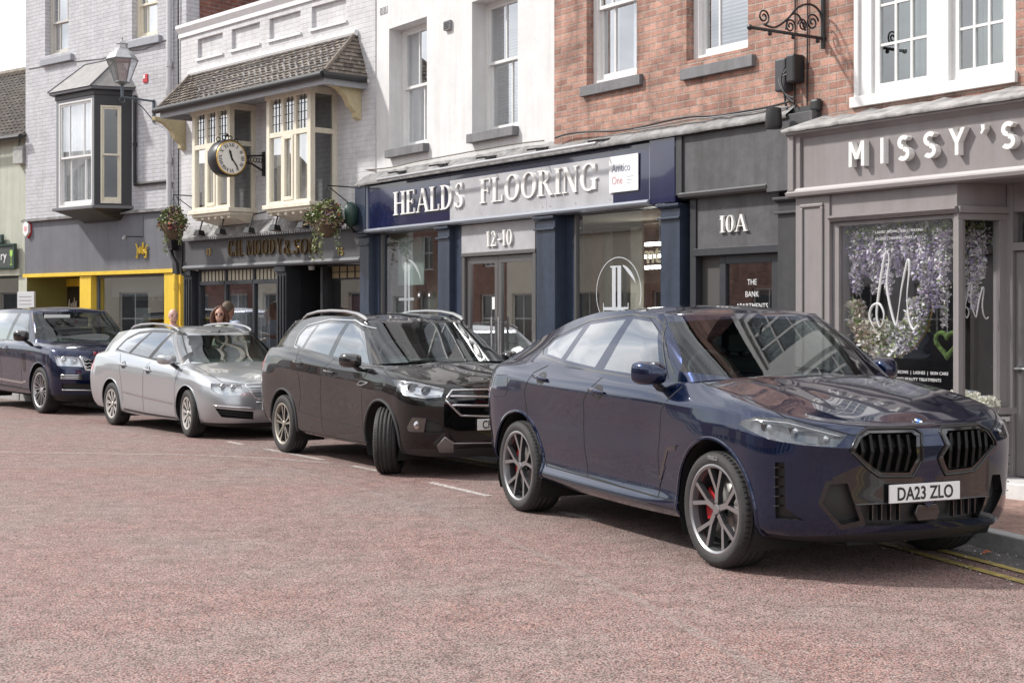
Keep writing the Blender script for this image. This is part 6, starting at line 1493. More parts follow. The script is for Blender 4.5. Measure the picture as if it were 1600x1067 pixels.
    def ribbon(s,name,axis,paths,w,m,off=.0012,which='body',mirror=True,smooth=True,tube=0,parent=None):
        for pts in paths:
            P=s.path3(axis,pts,which)
            if len(P)<2: continue
            for sg in ((1,-1) if mirror else (1,)):
                b=MB()
                Q=[Vector((p.x,p.y*sg,p.z)) for p,_ in P]; NN=[Vector((n.x,n.y*sg,n.z)) for _,n in P]
                if tube: b.tube([q+n*off for q,n in zip(Q,NN)],tube,6); b.build(name,m,parent or s.root,recalc=False); continue
                v=[]
                for i in range(len(Q)):
                    t=(Q[min(i+1,len(Q)-1)]-Q[max(i-1,0)])
                    if t.length<1e-9: t=Vector((0,0,1))
                    t.normalize(); e=t.cross(NN[i]).normalized()*w/2; c=Q[i]+NN[i]*off; v+=[tuple(c-e),tuple(c+e)]
                b.add(v,[(2*i,2*i+1,2*i+3,2*i+2) for i in range(len(Q)-1)],0,True); b.build(name,m,parent or s.root,recalc=False)
    def cutb(s,poly,axis,tagi,cond=None):
        cond=cond or {'y':lambda c,n:n.y<-.15,'x':lambda c,n:n.x>.12 and c.x>-.2,'-x':lambda c,n:n.x<-.1,'z':lambda c,n:n.z>.3}[axis]
        return cut(s.bm,poly,axis.replace('-',''),cond,tagi)
    def cutg(s,poly,axis,tagi,cond=None):
        cond=cond or {'y':lambda c,n:n.y<-.2,'x':lambda c,n:n.x>.15 and c.x>-1.9,'-x':lambda c,n:n.x<-.1 and c.x<-2,'z':lambda c,n:n.z>.3}[axis]
        return cut(s.gb,poly,axis.replace('-',''),cond,tagi)
    def arches(s,R0,zc,wb,lipm,lipr=.012,ri=None):
        for cx in (0,wb):
            fs=s.cutb(circle(cx,zc,R0),'y',99,cond=lambda c,n:c.y<-.5 and abs(n.z)<.9)
            bmesh.ops.delete(s.bm,geom=fs,context='FACES')
        for cx in (0,wb):
            pts=[(cx+(R0+.004)*math.cos(R(a)),zc+(R0+.004)*math.sin(R(a))) for a in range(-32,213,4)]
            P=[]
            for q in pts:
                p,n=s.hit('y',*q)
                if p and p.y<-.6: P.append(p)
            for sg in (1,-1): MB().tube([Vector((p.x,p.y*sg,p.z)) for p in P],lipr,6).build('arch_lip',lipm,s.root)
        for cx in (0,wb):
            for sg in (1,-1):
                b=MB()
                v=[];k=28; yo=-(s.S['W']-.03)
                for i in range(k+1):
                    a=R(-30+240*i/k); v+=[(cx+R0*1.01*math.cos(a),yo*sg,zc+R0*1.01*math.sin(a)),(cx+R0*1.01*math.cos(a),-.52*sg,zc+R0*1.01*math.sin(a))]
                b.add(v,[(2*i,2*i+1,2*i+3,2*i+2) for i in range(k)],0,True); b.add([v[2*i+1] for i in range(k+1)]+[(cx,-.52*sg,.2)],[(i,i+1,k+1) for i in range(k)])
                b.build('wheel_arch_liner',well,s.root,recalc=False)
    def finish(s,pm,parts,gparts):
        """parts: list of (tag,name,mat,kw)"""
        for tg,nm,m,kw in parts: tag_mesh(s.bm,tg,nm,m,s.root,**kw)
        for tg,nm,m,kw in gparts: tag_mesh(s.gb,tg,nm,m,s.root,**kw)
        for bm_,nm in ((s.bm,'body'),(s.gb,'roof_and_pillars')):
            for f in bm_.faces: f.material_index=0
            tag_mesh(bm_,0,nm,pm,s.root)
    def interior(s,zb,xs=-1.35,xr=-2.2,col=seatm,dash=(-.35,-.75),wy=.36,zt=None,trim=None):
        zt=zt or zb+.42; t=s.root; b=MB()
        # inner shelf following the base of the glass
        pts=[p for p in s.g0]; V=[(p.x*1.0,p.y*.965,p.z+.004) for p in pts]; n=len(V)
        b.add(V+[(x,-y,z) for x,y,z in V],[(i,i+1,n+i+1,n+i) for i in range(n-1)]); b.build('dashboard_shelf',dashm,t,recalc=False)
        b=MB()
        b.prism([(dash[0],zb+.0),(dash[0]-.15,zb+.05),(dash[1]-.02,zb+.045),(dash[1]-.08,zb-.05)],-.62,.62,'y'); b.build('dashboard',dashm,t,bevel=.02)
        for sg in (-1,1):
            b=MB(); y=wy*sg
            b.prism([(xs+.10,zb-.2),(xs-.05,zb+.0),(xs-.16,zt-.16),(xs-.22,zt-.13),(xs-.26,zt-.2),(xs-.20,zb-.2)],y-.23,y+.23,'y'); b.build('front_seat',col,t,bevel=.05)
            b=MB(); b.prism([(xs-.15,zt-.11),(xs-.13,zt+.02),(xs-.17,zt+.07),(xs-.24,zt+.06),(xs-.25,zt-.08)],y-.12,y+.12,'y'); b.tube([(xs-.2,y-.06,zt-.18),(xs-.2,y-.06,zt-.08)],.008,5); b.tube([(xs-.2,y+.06,zt-.18),(xs-.2,y+.06,zt-.08)],.008,5); b.build('headrest',col,t,bevel=.025)
        b=MB(); b.prism([(xr+.05,zb-.1),(xr-.12,zt-.14),(xr-.22,zt-.14),(xr-.2,zb-.1)],-.62,.62,'y'); b.build('rear_seat',col,t,bevel=.05)
        b=MB(); cx,cz=dash[1]-.14,zb+.045; ring=[]
        for k in range(32): a=2*PI*k/32; ring.append((cx-.07*math.sin(a)*1.1,-wy+.185*math.cos(a),cz+.175*math.sin(a)))
        b.tube(ring,.015,8,closed=True); b.tube([(cx,-wy-.18,cz),(cx,-wy+.18,cz)],.022,6); b.tube([(cx,-wy,cz),(cx+.05,-wy,cz-.17)],.02,6); b.tube([(cx,-wy,cz),(dash[0]-.2,-wy,cz-.02)],.035,8); b.build('steering_wheel',satin_black,t)
        b=MB(); p,_=s.hit('x',0,zt+.10 if zt+.1<s.S['roofc'][1][1]-.06 else zt+.05,'g')
        if p: b.box(p.x-.09,p.x-.05,-.11,.11,p.z-.03,p.z+.035); b.tube([(p.x-.05,0,p.z+.02),(p.x-.01,0,p.z+.06)],.012,6); b.build('rear_view_mirror',satin_black,t,bevel=.01)
    def under(s,x0,x1,z0=.20,z1=.45,w=.62,wb=-2.9):
        b=MB(); b.box(x0,x1,-w*.8,w*.8,z0,z1); b.box(wb+.5,-.5,-(s.S['W']-.12),s.S['W']-.12,z0+.06,z1); b.build('underbody',well,s.root)
def mirror_pair(car,x,y,z,m,capm,sc=1,w=.22,h=.16,arm=(.0,-.78)):
    for sg in (1,-1):
        b=MB(); n=9; V=[]
        # housing: rounded box, deeper at the front
        for (dx,ky,kz) in ((0,.96,.94),(.03,1,1),(.08,.97,.97),(.13,.82,.82),(.165,.5,.5),(.172,.1,.1)):
            ring=[]
            for k in range(20):
                a=2*PI*k/20; cx=abs(math.cos(a))**.55*(1 if math.cos(a)>0 else -1); cz=abs(math.sin(a))**.6*(1 if math.sin(a)>0 else -1)
                ring.append((x+dx*sc,(y-w/2*0+cx*w/2*ky-.0)*sg if False else (y+cx*w/2*ky+dx*.25)*sg,z+cz*h/2*kz-dx*.05))
            V.append(ring)
        vs=[p for r_ in V for p in r_]; F=[(i*20+k,i*20+(k+1)%20,(i+1)*20+(k+1)%20,(i+1)*20+k) for i in range(5) for k in range(20)]; F.append(tuple(range(100,120)))
        b.add(vs,F,0,True); o=b.build('door_mirror',m,car.root)
        b=MB(); b.add([((p[0]+.004),p[1],p[2]) for p in V[0]],[tuple(range(20))]); b.build('mirror_glass',chrome,o,recalc=False)
        b=MB(); b.add([(x+.05,(y+w/2-.06)*sg,z-h/2+.035),(x+.12,(y+w/2-.06)*sg,z-h/2+.035),(x+.10,arm[1]*sg if sg>0 else -arm[1],z-h/2-.03),(x+.01,arm[1]*sg,z-h/2-.03),(x+.05,(y+w/2-.06)*sg,z-h/2+.0),(x+.12,(y+w/2-.06)*sg,z-h/2+.0),(x+.10,arm[1]*sg,z-h/2-.08),(x+.01,arm[1]*sg,z-h/2-.08)],[(0,1,2,3),(4,7,6,5),(0,4,5,1),(1,5,6,2),(3,2,6,7),(0,3,7,4)]); b.build('mirror_arm',satin_black,o)
def handles(car,pts,m,y=-.0,L_=.21,recess=True):
    for (x,z) in pts:
        p,n=car.hit('y',x,z)
        if not p: continue
        for sg in (1,-1):
            b=MB(); b.tube([(x-L_/2,(p.y-.006)*sg,z+.012),(x-L_/2+.03,(p.y-.030)*sg,z+.014),(x,(p.y-.036)*sg,z+.010),(x+L_/2-.03,(p.y-.030)*sg,z-.000),(x+L_/2,(p.y-.006)*sg,z-.004)],[.010,.015,.017,.015,.010],8); o=b.build('door_handle',m,car.root)
            b=MB(); ring=[]
            for k in range(24): a=2*PI*k/24; q,_=car.hit('y',x+.075*math.cos(a),z+.055*math.sin(a)); ring.append((x+.075*math.cos(a),((q.y if q else p.y)-.0015)*sg,z+.055*math.sin(a)))
            b.add(ring+[(x,(p.y-.0015)*sg,z)],[(k,(k+1)%24,24) for k in range(24)],0,True); b.build('handle_recess',satin_black,o,recalc=False)
def lamp_inner(car,pts,m,depthx,name='lamp_unit'): pass
def _px(car,px,py,which='body'):
    M=car.root.matrix_basis.inverted(); o=M@Vector((0,0,EYE)); e=M@Vector(((px-800)/FPX,1,EYE-(py-HOR)/FPX)); d=(e-o).normalized()
    T=car.bvh if which=='body' else car.gbvh
    p,n,_,_=T.ray_cast(o,d)
    if p is None: return None,None
    return p,(n if n.dot(d)<0 else -n)
def pxpoly(car,pts,proj='d',which='body',grow=1.0):
    out=[]
    for a,b in pts:
        p,n=_px(car,a,b,which)
        if p is None: print('miss',car.key,a,b); continue
        out.append(((p.x+p.y)*.70711+(.12 if p.y>-.03 else 0) if proj=='d' else (p.y if proj=='x' else p.x), p.z if proj!='z' else p.y))
    cx=sum(p[0] for p in out)/len(out); cz=sum(p[1] for p in out)/len(out)
    return [(cx+(a-cx)*grow,cz+(b-cz)*grow) for a,b in out]
def cutd(bm,poly,tagi,cond=None):
    cond=cond or (lambda c,n:(n.x-n.y)>.15 and c.x>-.2)
    n=len(poly); ar=sum(poly[i][0]*poly[(i+1)%n][1]-poly[(i+1)%n][0]*poly[i][1] for i in range(n))
    if ar<0: poly=poly[::-1]
    x0=min(p[0] for p in poly)-.05; x1=max(p[0] for p in poly)+.05; z0=min(p[1] for p in poly)-.05; z1=max(p[1] for p in poly)+.05
    U=lambda v:(v.co.x+v.co.y)*.70711
    cur=[f for f in bm.faces if max(U(v) for v in f.verts)>=x0 and min(U(v) for v in f.verts)<=x1 and max(v.co.z for v in f.verts)>=z0 and min(v.co.z for v in f.verts)<=z1 and cond(f.calc_center_median(),f.normal)]
    for i in range(n):
        a,b=poly[i],poly[(i+1)%n]; d=(b[0]-a[0],b[1]-a[1]); nn=(d[1],-d[0])
        if abs(nn[0])+abs(nn[1])<1e-7: continue
        co=Vector((a[0]*.70711,a[0]*.70711,a[1])); no=Vector((nn[0]*.70711,nn[0]*.70711,nn[1]))
        geom=list({e for f in cur for e in f.edges})+list({v for f in cur for v in f.verts})+cur
        r=bmesh.ops.bisect_plane(bm,geom=geom,plane_co=co,plane_no=no,dist=1e-5)
        fs={f for f in r['geom'] if isinstance(f,bmesh.types.BMFace)}|{f for f in cur if f.is_valid}
        cur=[f for f in fs if f.is_valid and (f.calc_center_median()-co).dot(no)<0]
    for f in cur: f.material_index=tagi; f.normal_update()
    return cur
Car.px=_px
def pxd(car,pts,tagi,grow=1.0): return cutd(car.bm,pxpoly(car,pts,'d',grow=grow),tagi)
def pxribbon(car,name,paths,w,m,off=.0012,tube=0,which='body',mirror=True,step=6,smoothp=True):
    for pts in paths:
        P=[]
        for i in range(len(pts)-1):
            (a0,b0),(a1,b1)=pts[i],pts[i+1]; k=max(1,int(math.dist(pts[i],pts[i+1])/step))
            for j in range(k+(1 if i==len(pts)-2 else 0)):
                p,n=_px(car,a0+(a1-a0)*j/k,b0+(b1-b0)*j/k,which)
                if p is not None and not (P and (P[-1][0]-p).length>.4): P.append((p,n))
        for sg in ((1,-1) if mirror else (1,)):
            Q=[Vector((p.x,p.y*sg,p.z)) for p,_ in P]; NN=[Vector((n.x,n.y*sg,n.z)) for _,n in P]
            if len(Q)<2: continue
            b=MB()
            if tube: b.tube([q+n*off for q,n in zip(Q,NN)],tube,6); b.build(name,m,car.root,recalc=False); continue
            v=[]
            for i in range(len(Q)):
                t=(Q[min(i+1,len(Q)-1)]-Q[max(i-1,0)]).normalized(); e=t.cross(NN[i]).normalized()*w/2; c=Q[i]+NN[i]*off; v+=[tuple(c-e),tuple(c+e)]
            b.add(v,[(2*i,2*i+1,2*i+3,2*i+2) for i in range(len(Q)-1)],0,True); b.build(name,m,car.root,recalc=False)
def headlamp(car,poly3,m_in=None,n=2,name='headlight',lens=.055,rr=None,drl=True):
    """reflector bowls inside a cut-out lamp; poly3 = list of (point,normal) centres"""
    for (p,n_,r_) in poly3:
        for sg in (1,-1):
            ax=Vector((1,-.35*sg*-1*-1,0))
            b=MB(); c=Vector((p.x,p.y*sg,p.z)); b.lathe([(r_,.0),(r_*.92,-.02),(r_*.6,-.045),(r_*.45,-.035),(0,-.025)],20,'x',tuple(c),m=0); b.lathe([(r_*.42,-.032),(r_*.30,-.015),(0,-.008)],16,'x',tuple(c),m=1)
            b.build('lamp_reflector',[chrome_b,gloss_black],car.root)
# ------------------------------------------------------------------ the dark blue coupe SUV
def RL(z,w,xF,cF,pF,xR,cR,pR,**k): return dict(z=z,w=w,xF=xF,cF=cF,pF=pF,xR=xR,cR=cR,pR=pR,**k)
XS=(-4.05,-3.4,-2.5,-1.0,0,.88)
def ZZ(*v,xs=XS): return list(zip(xs,v))
bmw_rails=[
 RL(ZZ(.44,.38,.29,.26,.27,.235),ZZ(.90,.93,.93,.93,.93,.9),.80,.66,2.5,-3.86,.62,2.5),
 RL(ZZ(.50,.44,.35,.32,.33,.29),ZZ(.93,.975,.985,.985,.97,.93),.87,.64,2.6,-3.93,.62,2.5),
 RL(ZZ(.60,.56,.46,.44,.46,.43),ZZ(.94,.98,.952,.950,.98,.95),.91,.62,2.6,-3.97,.62,2.5),
 RL(ZZ(.74,.72,.66,.64,.66,.60),ZZ(.95,.99,.965,.958,.99,.96),.915,.62,2.6,-3.99,.62,2.5),
 RL(ZZ(.88,.88,.82,.80,.82,.74),ZZ(.95,1.0,.965,.955,1.0,.96),.925,.64,2.6,-3.99,.62,2.5),
 RL(ZZ(1.00,1.02,.96,.92,.93,.83),ZZ(.94,1.0,.975,.968,.99,.95),.96,.68,2.5,-3.98,.62,2.5,sharp=1),
 RL(ZZ(1.10,1.13,1.07,1.04,1.035,.90),ZZ(.90,.975,.985,.975,.965,.93),.935,.70,2.6,-3.96,.60,2.5,sharp=1),
 RL(ZZ(1.15,1.20,1.145,1.115,1.095,.95),ZZ(.85,.935,.955,.945,.915,.90),.89,.74,2.6,-3.93,.58,2.5),
 RL([(-3.95,1.19),(-3.4,1.245),(-2.74,1.24),(-1.8,1.20),(-.8,1.165),(-.4,1.17),(0,1.13),(.4,1.06),(.82,.965)],[(-3.95,.74),(-3.4,.86),(-2.7,.90),(-1,.90),(-.3,.875),(0,.86),(.5,.80)],.83,.78,2.6,-3.88,.55,2.5)]
def hump_bmw(x,w):
    if x<-.45: return 0
    f=min(1,(x+.45)/.25)*min(1,max(0,(.84-x)/.12))
    return f*(.008*math.exp(-((w-.56)/.10)**2)+.012*max(0,1-(w/.42)**3))
S=dict(rails=bmw_rails,sub=[3,5,6,6,5,5,4,4],W=.99,n1=70,n2=190,n3=34,nq=30,crown=2.4,hump=hump_bmw,
 zc=[(-3.92,1.20),(-3.5,1.25),(-.5,1.222),(-.3,1.218),(.0,1.185),(.4,1.105),(.7,1.015),(.80,.975),(.83,.962)],
 green=[RL([(-3.86,1.19),(-3.4,1.238),(-2.74,1.237),(-1.8,1.196),(-.8,1.163),(-.45,1.18),(-.3,1.205)],[(-3.86,.72),(-3.4,.83),(-2.7,.873),(-1,.875),(-.7,.85)],-.32,.40,5,-3.86,.3,3),
        RL([(-3.85,1.235),(-3.4,1.31),(-2.8,1.37),(-2.0,1.44),(-1.1,1.43),(-.68,1.43)],[(-3.85,.70),(-3.3,.75),(-2.7,.79),(-1.2,.80)],-.70,.34,5,-3.85,.25,3),
        RL([(-3.85,1.25),(-3.47,1.345),(-2.98,1.475),(-2.37,1.61),(-1.9,1.662),(-1.5,1.668),(-1.2,1.645),(-1.06,1.645)],[(-3.85,.66),(-3.3,.68),(-2.6,.70),(-1.8,.71),(-1.2,.70)],-1.06,.20,4.6,-3.85,.2,3)],
 roofc=[(-3.85,1.25),(-3.5,1.36),(-3.0,1.515),(-2.4,1.65),(-1.9,1.705),(-1.5,1.712),(-1.2,1.685),(-1.06,1.645)])
POS={'bmw':((2.186,9.671),24.89),'kuga':((-.58,15.256),30.85),'passat':((-3.665,19.838),36.84),'rr':((-7.181,24.672),39.)}
def bmw():
    c=Car('parked_car','glossy dark blue coupe style SUV with black kidney grille, nearest the camera','bmw',*POS['bmw'],S)
    pm=paint('metallic_dark_blue',(.0032,.0115,.047),.72,.20,spec=.2)
    c.arches(.447,.385,-2.975,pm,.013)
    # lower front black section and sills
    cutd(c.bm,[(-.75,.0),(1.2,.0),(1.2,.305),(.30,.305),(-.10,.285),(-.75,.24)],20)
    # air curtain, intakes, grille
    pxd(c,[(1210.8,722),(1226,722),(1228,796),(1211.7,808)],21); pxd(c,[(1212,796),(1228,794),(1256,813),(1212,810)],21)
    pan=[(1300,746),(1343,727),(1441.5,746),(1441.5,783),(1332,790)]
    pxd(c,pan,22); pxd(c,[(1330,789),(1441.5,783),(1441.5,818),(1350,822)],23)
    pxd(c,[(1278,786),(1291,751),(1331,748),(1338,772),(1353,820),(1313,828)],22); pxd(c,[(1285,786),(1297,757),(1325,755),(1331,774),(1345,813),(1315,820)],24)
    kid=[(1329,705),(1340,680),(1355,670),(1428.5,669),(1439.5,677),(1441,717),(1426,744.5),(1373,744.5),(1357,733)]
    pxd(c,kid,25); kin=[(1336,705),(1346,684),(1359,676.5),(1424,675),(1432,681),(1433.5,715),(1421,738),(1377,738),(1362,728)]; pxd(c,kin,26)
    hl=[(1154,663),(1160,657),(1181,650.5),(1229,654),(1323.5,679.5),(1306,698),(1258,696),(1204,687.5)]; pxd(c,hl,27)
    # doors
    c.cutb([(-.70,.37),(-.72,.68),(-.66,.98),(-.52,1.12),(-.55,1.30),(-1.60,1.30),(-1.80,.99),(-1.835,.79),(-1.81,.58),(-1.77,.40)],'y',30,cond=lambda q,n:n.y<-.3 and q.z<1.165)
    c.cutb([(-1.81,.40),(-1.82,.58),(-1.845,.79),(-1.81,.99),(-1.62,1.30),(-2.5,1.30),(-2.72,1.165),(-2.835,1.01),(-2.79,.77),(-2.60,.56),(-2.46,.42)],'y',31,cond=lambda q,n:n.y<-.3 and q.z<1.215)
    # glass
    a_=_px(c,1056,580,'g')[0]; b_=_px(c,1042,503,'g')[0]; c.cutg([(a_.y,a_.z),(-.5,1.19),(.02,1.205),(.02,1.615),(b_.y,b_.z+.0)],'x',1,cond=lambda q,n:n.x>.12 and q.x>-1.7); 
    c.cutg([(-.70,1.16),(-.80,1.165),(-1.02,1.53),(-1.17,1.605),(-1.5,1.628),(-2.15,1.585),(-2.75,1.44),(-2.86,1.36),(-2.78,1.29),(-2.3,1.235),(-1.8,1.20)],'y',2)
    c.cutg([(-.86,1.19),(-1.05,1.515),(-1.19,1.582),(-1.465,1.605),(-1.68,1.225)],'y',3)
    c.cutg([(-1.83,1.235),(-1.575,1.600),(-2.12,1.56),(-2.34,1.275)],'y',4); c.cutg([(-2.43,1.285),(-2.245,1.535),(-2.70,1.425),(-2.775,1.365),(-2.72,1.315)],'y',5)
    c.cutg([(-.58,1.27),(.58,1.27),(.55,1.52),(-.55,1.52)],'-x',6,cond=lambda q,n:q.x<-2.9)
    for f in [f for f in c.bm.faces if f.material_index==0 and f.calc_center_median().x<-3.55 and .93<f.calc_center_median().z<1.08 and abs(f.calc_center_median().y)>.35 ]: f.material_index=28
    gap=[(-.50,1.145),(-.52,1.12),(-.66,.98),(-.72,.68),(-.70,.37)]
    c.ribbon('door_gap','y',[gap,[(-1.60,1.165),(-1.80,.99),(-1.835,.79),(-1.81,.58),(-1.77,.40)],[(-2.52,1.235),(-2.72,1.165),(-2.835,1.01),(-2.79,.77),(-2.60,.56),(-2.46,.42)],[(-.70,.375),(-1.77,.405),(-2.46,.425)]],.010,gapm)
    pxribbon(c,'bonnet_gap',[[(1079,584),(1085,592),(1100,599),(1154,616),(1196,634),(1226,651.5)],[(1226,652),(1280,665.5),(1335,681)],[(1338,680),(1355,667),(1428,666),(1441,667)]],.010,gapm)
    # fuel flap outline and rear lights gap, fender vent
    c.ribbon('fuel_flap','y',[[(-3.18,1.13),(-3.42,1.12),(-3.44,.98),(-3.40,.93),(-3.20,.95),(-3.14,1.0),(-3.18,1.13)]],.005,gapm,mirror=False)
    c.ribbon('wing_vent','y',[[(-.46,.735),(-.58,.72),(-.70,.50)]],.030,gloss_black,off=.003); c.ribbon('wing_vent_edge','y',[[(-.44,.752),(-.57,.738)],[(-.62,.60),(-.72,.44)]],.008,pm,off=.006)
    c.ribbon('sill_gap','y',[[(-.42,.372),(-1.2,.392),(-2.52,.45)]],.008,gapm); c.ribbon('sill_shadow_line','y',[[(-.42,.315),(-1.4,.33),(-2.52,.36)]],.010,satin_black)
    for zi,w_ in ((0,.022),): c.ribbon('window_trim','y',[[(-.76,1.150),(-1.8,1.205),(-2.3,1.240),(-2.80,1.295),(-2.88,1.355),(-2.77,1.447),(-2.15,1.592),(-1.5,1.637),(-1.16,1.613),(-1.0,1.545),(-.78,1.19)]],.016,gloss_black,off=.003,which='g')
    pxribbon(c,'roof_seam',[[(1045,560),(1040,530),(1015,496),(985,485)]],.006,gapm,which='g',mirror=True)
    pxribbon(c,'screen_seal',[[(1052,583),(1045,563),(1034,520),(1040,497)]],.02,gloss_black,which='g')
    P=[(20,'lower_valance',satin_black,{}),(21,'air_curtain',satin_black,dict(depth=.035,skirt=satin_black,side='split')),(22,'bumper_panel',gloss_black,{}),(23,'lower_grille',satin_black,dict(depth=.05,skirt=gloss_black)),(24,'side_intake',satin_black,dict(depth=.06,skirt=gloss_black,side='split')),
       (25,'grille_frame',gloss_black,{}),(26,'grille_recess',well,dict(depth=.06,skirt=gloss_black)),(30,'front_door',pm,dict(side='split')),(31,'rear_door',pm,dict(side='split')),(28,'tail_light',redl,dict(side='split')),]
    lampfaces=[f for f in c.bm.faces if f.material_index==27]
    tag_mesh(c.bm,27,'headlight',lamp_glass,c.root,side='split',keep=True); tag_mesh(c.bm,27,'headlight_housing',mat('lamp_dark_chrome',(.10,.105,.11),.25,.9),c.root,depth=.055,skirt=gloss_black,side='split')
    G=[(1,'windscreen',ws_glass,{}),(3,'front_side_window',side_glass,dict(side='split')),(4,'rear_side_window',priv_glass,dict(side='split')),(5,'quarter_window',priv_glass,dict(side='split')),(2,'window_pillar',gloss_black,dict(depth=.001,)),(6,'rear_window',priv_glass,{})]
    c.finish(pm,P,G)
    # slats in the kidneys
    for i in range(6):
        px=1347+i*14.6
        p0,_=c.px(px,679+ (3 if i==0 else 0)); p1,_=c.px(px-3,736-(12 if i==0 else 0)); pmid,_=c.px(px+4,706)
        for sg in (1,-1):
            b=MB(); 
            pts=[Vector((p.x-.012,p.y*sg,p.z)) for p in (p0,pmid,p1)]
            for k in range(2):
                a,d=pts[k],pts[k+1]; w_=.011
                b.add([(a.x,a.y-w_,a.z),(a.x,a.y+w_,a.z),(d.x,d.y+w_,d.z),(d.x,d.y-w_,d.z),(a.x-.05,a.y-w_*.4,a.z),(a.x-.05,a.y+w_*.4,a.z),(d.x-.05,d.y+w_*.4,d.z),(d.x-.05,d.y-w_*.4,d.z)],[(0,1,2,3),(0,3,7,4),(1,5,6,2)])
            b.build('grille_slat',mat('slat_black',(.004,.004,.0045),.5,spec=.3),c.root)
    pxribbon(c,'grille_ring',[[kid[i] for i in range(9)]+[kid[0]]],.0,mat('shadow_chrome',(.008,.008,.009),.22,.2,coat=.3),off=.002,tube=.009)
    pxribbon(c,'lower_trim',[[(1336,788.5),(1385,786),(1441.5,784)]],0,gloss_black,off=.004,tube=.006)
    for k in range(4):
        p,_=c.px(1365+k*14,800)
        for sg in (1,-1): MB().box(p.x-.04,p.x-.008,p.y*sg-.004,p.y*sg+.004,p.z-.05,p.z+.05).build('lower_slat',gloss_black,c.root)
    p,_=c.px(1433,802); b=MB(); b.prism([(-.10,.0),(-.075,.055),(.075,.055),(.10,0),(.075,-.05),(-.075,-.05)],p.x-.03,p.x-.004,'x'); o=b.build('radar_cover',gloss_black,c.root,bevel=.008); o.location=(0,0,p.z)
    for k in range(5):
        p,_=c.px(1218,730+k*15)
        for sg in (1,-1): MB().box(p.x-.02,p.x-.003,p.y*sg-.03*1,p.y*sg+.03,p.z-.003,p.z+.003).build('curtain_fin',gloss_black,c.root)
    # headlamp internals
    for (px,py,r_) in ((1196,668,.042),(1240,674,.042),(1290,686,.03)):
        p,n=c.px(px,py)
        for sg in (1,-1):
            q=Vector((p.x-n.x*.035,(p.y-n.y*.035)*sg,p.z)); b=MB(); b.box(q.x-.02,q.x+.012,q.y-r_,q.y+r_,q.z-.022,q.z+.022,0); b.lathe([(.02,.0),(.012,.012),(0,.014)],14,'x',(q.x+.012,q.y,q.z),m=1); b.build('lamp_unit',[mat('lamp_dark_chrome',(.1,.1,.1)),chrome_b],c.root)
    pxribbon(c,'lamp_brow',[[(1165,657),(1185,654),(1229,658),(1315,680)]],.0,chrome_b,off=-.014,tube=.004)
    # plate and badge
    q,_=c.px(1444,769); plate(c.root,q.x+.012,.545,'DA23 ZLO',w=.55,y=-.048)
    p,n=c.hit('x',-.005,.968); e=bpy.data.objects.new('badge',None); COL.objects.link(e); e.parent=c.root; e.location=(p.x-.004,0,p.z+.0); e.rotation_euler=(0,-math.asin(max(-1,min(1,n.z))),0)
    b=MB(); b.lathe([(0,.004),(.041,.004),(.041,0)],32,'x'); b.build('badge_base',chrome,e); b=MB(); b.lathe([(.026,.0055),(.039,.0055)],32,'x'); b.build('badge_ring',blackt,e,recalc=False)
    for k in range(4): b=MB(); b.lathe([(0,.006),(.026,.006)],8,'x',a0=k*PI/2,a1=(k+1)*PI/2); b.build('badge_quarter',platew if k%2 else mat('badge_blue',(.01,.16,.5),.3),e,recalc=False)
    mirror_pair(c,-.80,-1.035,1.235,pm,pm,w=.20,h=.165,arm=(0,-.90))
    handles(c,[(-1.58,1.062),(-2.549,1.122)],pm)
    for sg in (1,-1): pass
    for i,(x,y,st,far) in enumerate(((0,-.845,0,0),(0,.845,0,1),(-2.975,-.85,0,0),(-2.975,.85,0,1))):
        wheel(c.root,x,y,.377,.275,.290,sp_y,steer=st,sm=mat('alloy_grey_machined',(.34,.34,.35),.3,.85),caliper=mat('caliper_red',(.45,.015,.02),.35),far=bool(far))
    c.under(-3.9,.75,.22,.5,wb=-2.975)
    c.interior(1.15,xs=-1.55,xr=-2.45,dash=(-.42,-.80),wy=.38,zt=1.46)
    b=MB(); b.tube([(-.33,-.45,1.178),(-.40,-.1,1.185),(-.38,.30,1.185)],.008,6); b.tube([(-.36,.05,1.18),(-.42,.40,1.185),(-.50,.62,1.18)],.008,6); b.build('wiper',satin_black,c.root)
    b=MB(); p,_=c.hit('z',-2.0,0,'g'); b.add([(-2.9,-.015,1.545),(-2.9,.015,1.545),(-3.05,0,1.50),(-3.0,0,1.57)],[(0,1,3),(1,2,3),(2,0,3)]) ; b.build('roof_fin',gloss_black,c.root)
    for wch in [w for w in c.root.children if w.name.startswith('wheel') and w.type=='EMPTY' and w.location.y<0 and w.location.x>-.5]: btext('PIRELLI',.036,.0006,mat('tyre_letter',(.16,.16,.155),.6),wch,(.012,-.1455,.322),(PI/2,0,0),name='tyre_lettering',align='CENTER',bold=.0015)
    return c

def generic(key,name,label,S,pm,arch,fn):
    c=Car(name,label,key,*POS[key],S); fn(c,pm); return c
def mkwind(c,px1,px2,zb,zt,xlim=-1.7):
    a_=_px(c,*px1,'g')[0]; b_=_px(c,*px2,'g')[0]; c.cutg([(a_.y,a_.z),(-.45,zb-.005),(.02,zb+.008),(.02,zt),(b_.y,b_.z)],'x',1,cond=lambda q,n:n.x>.12 and q.x>xlim)
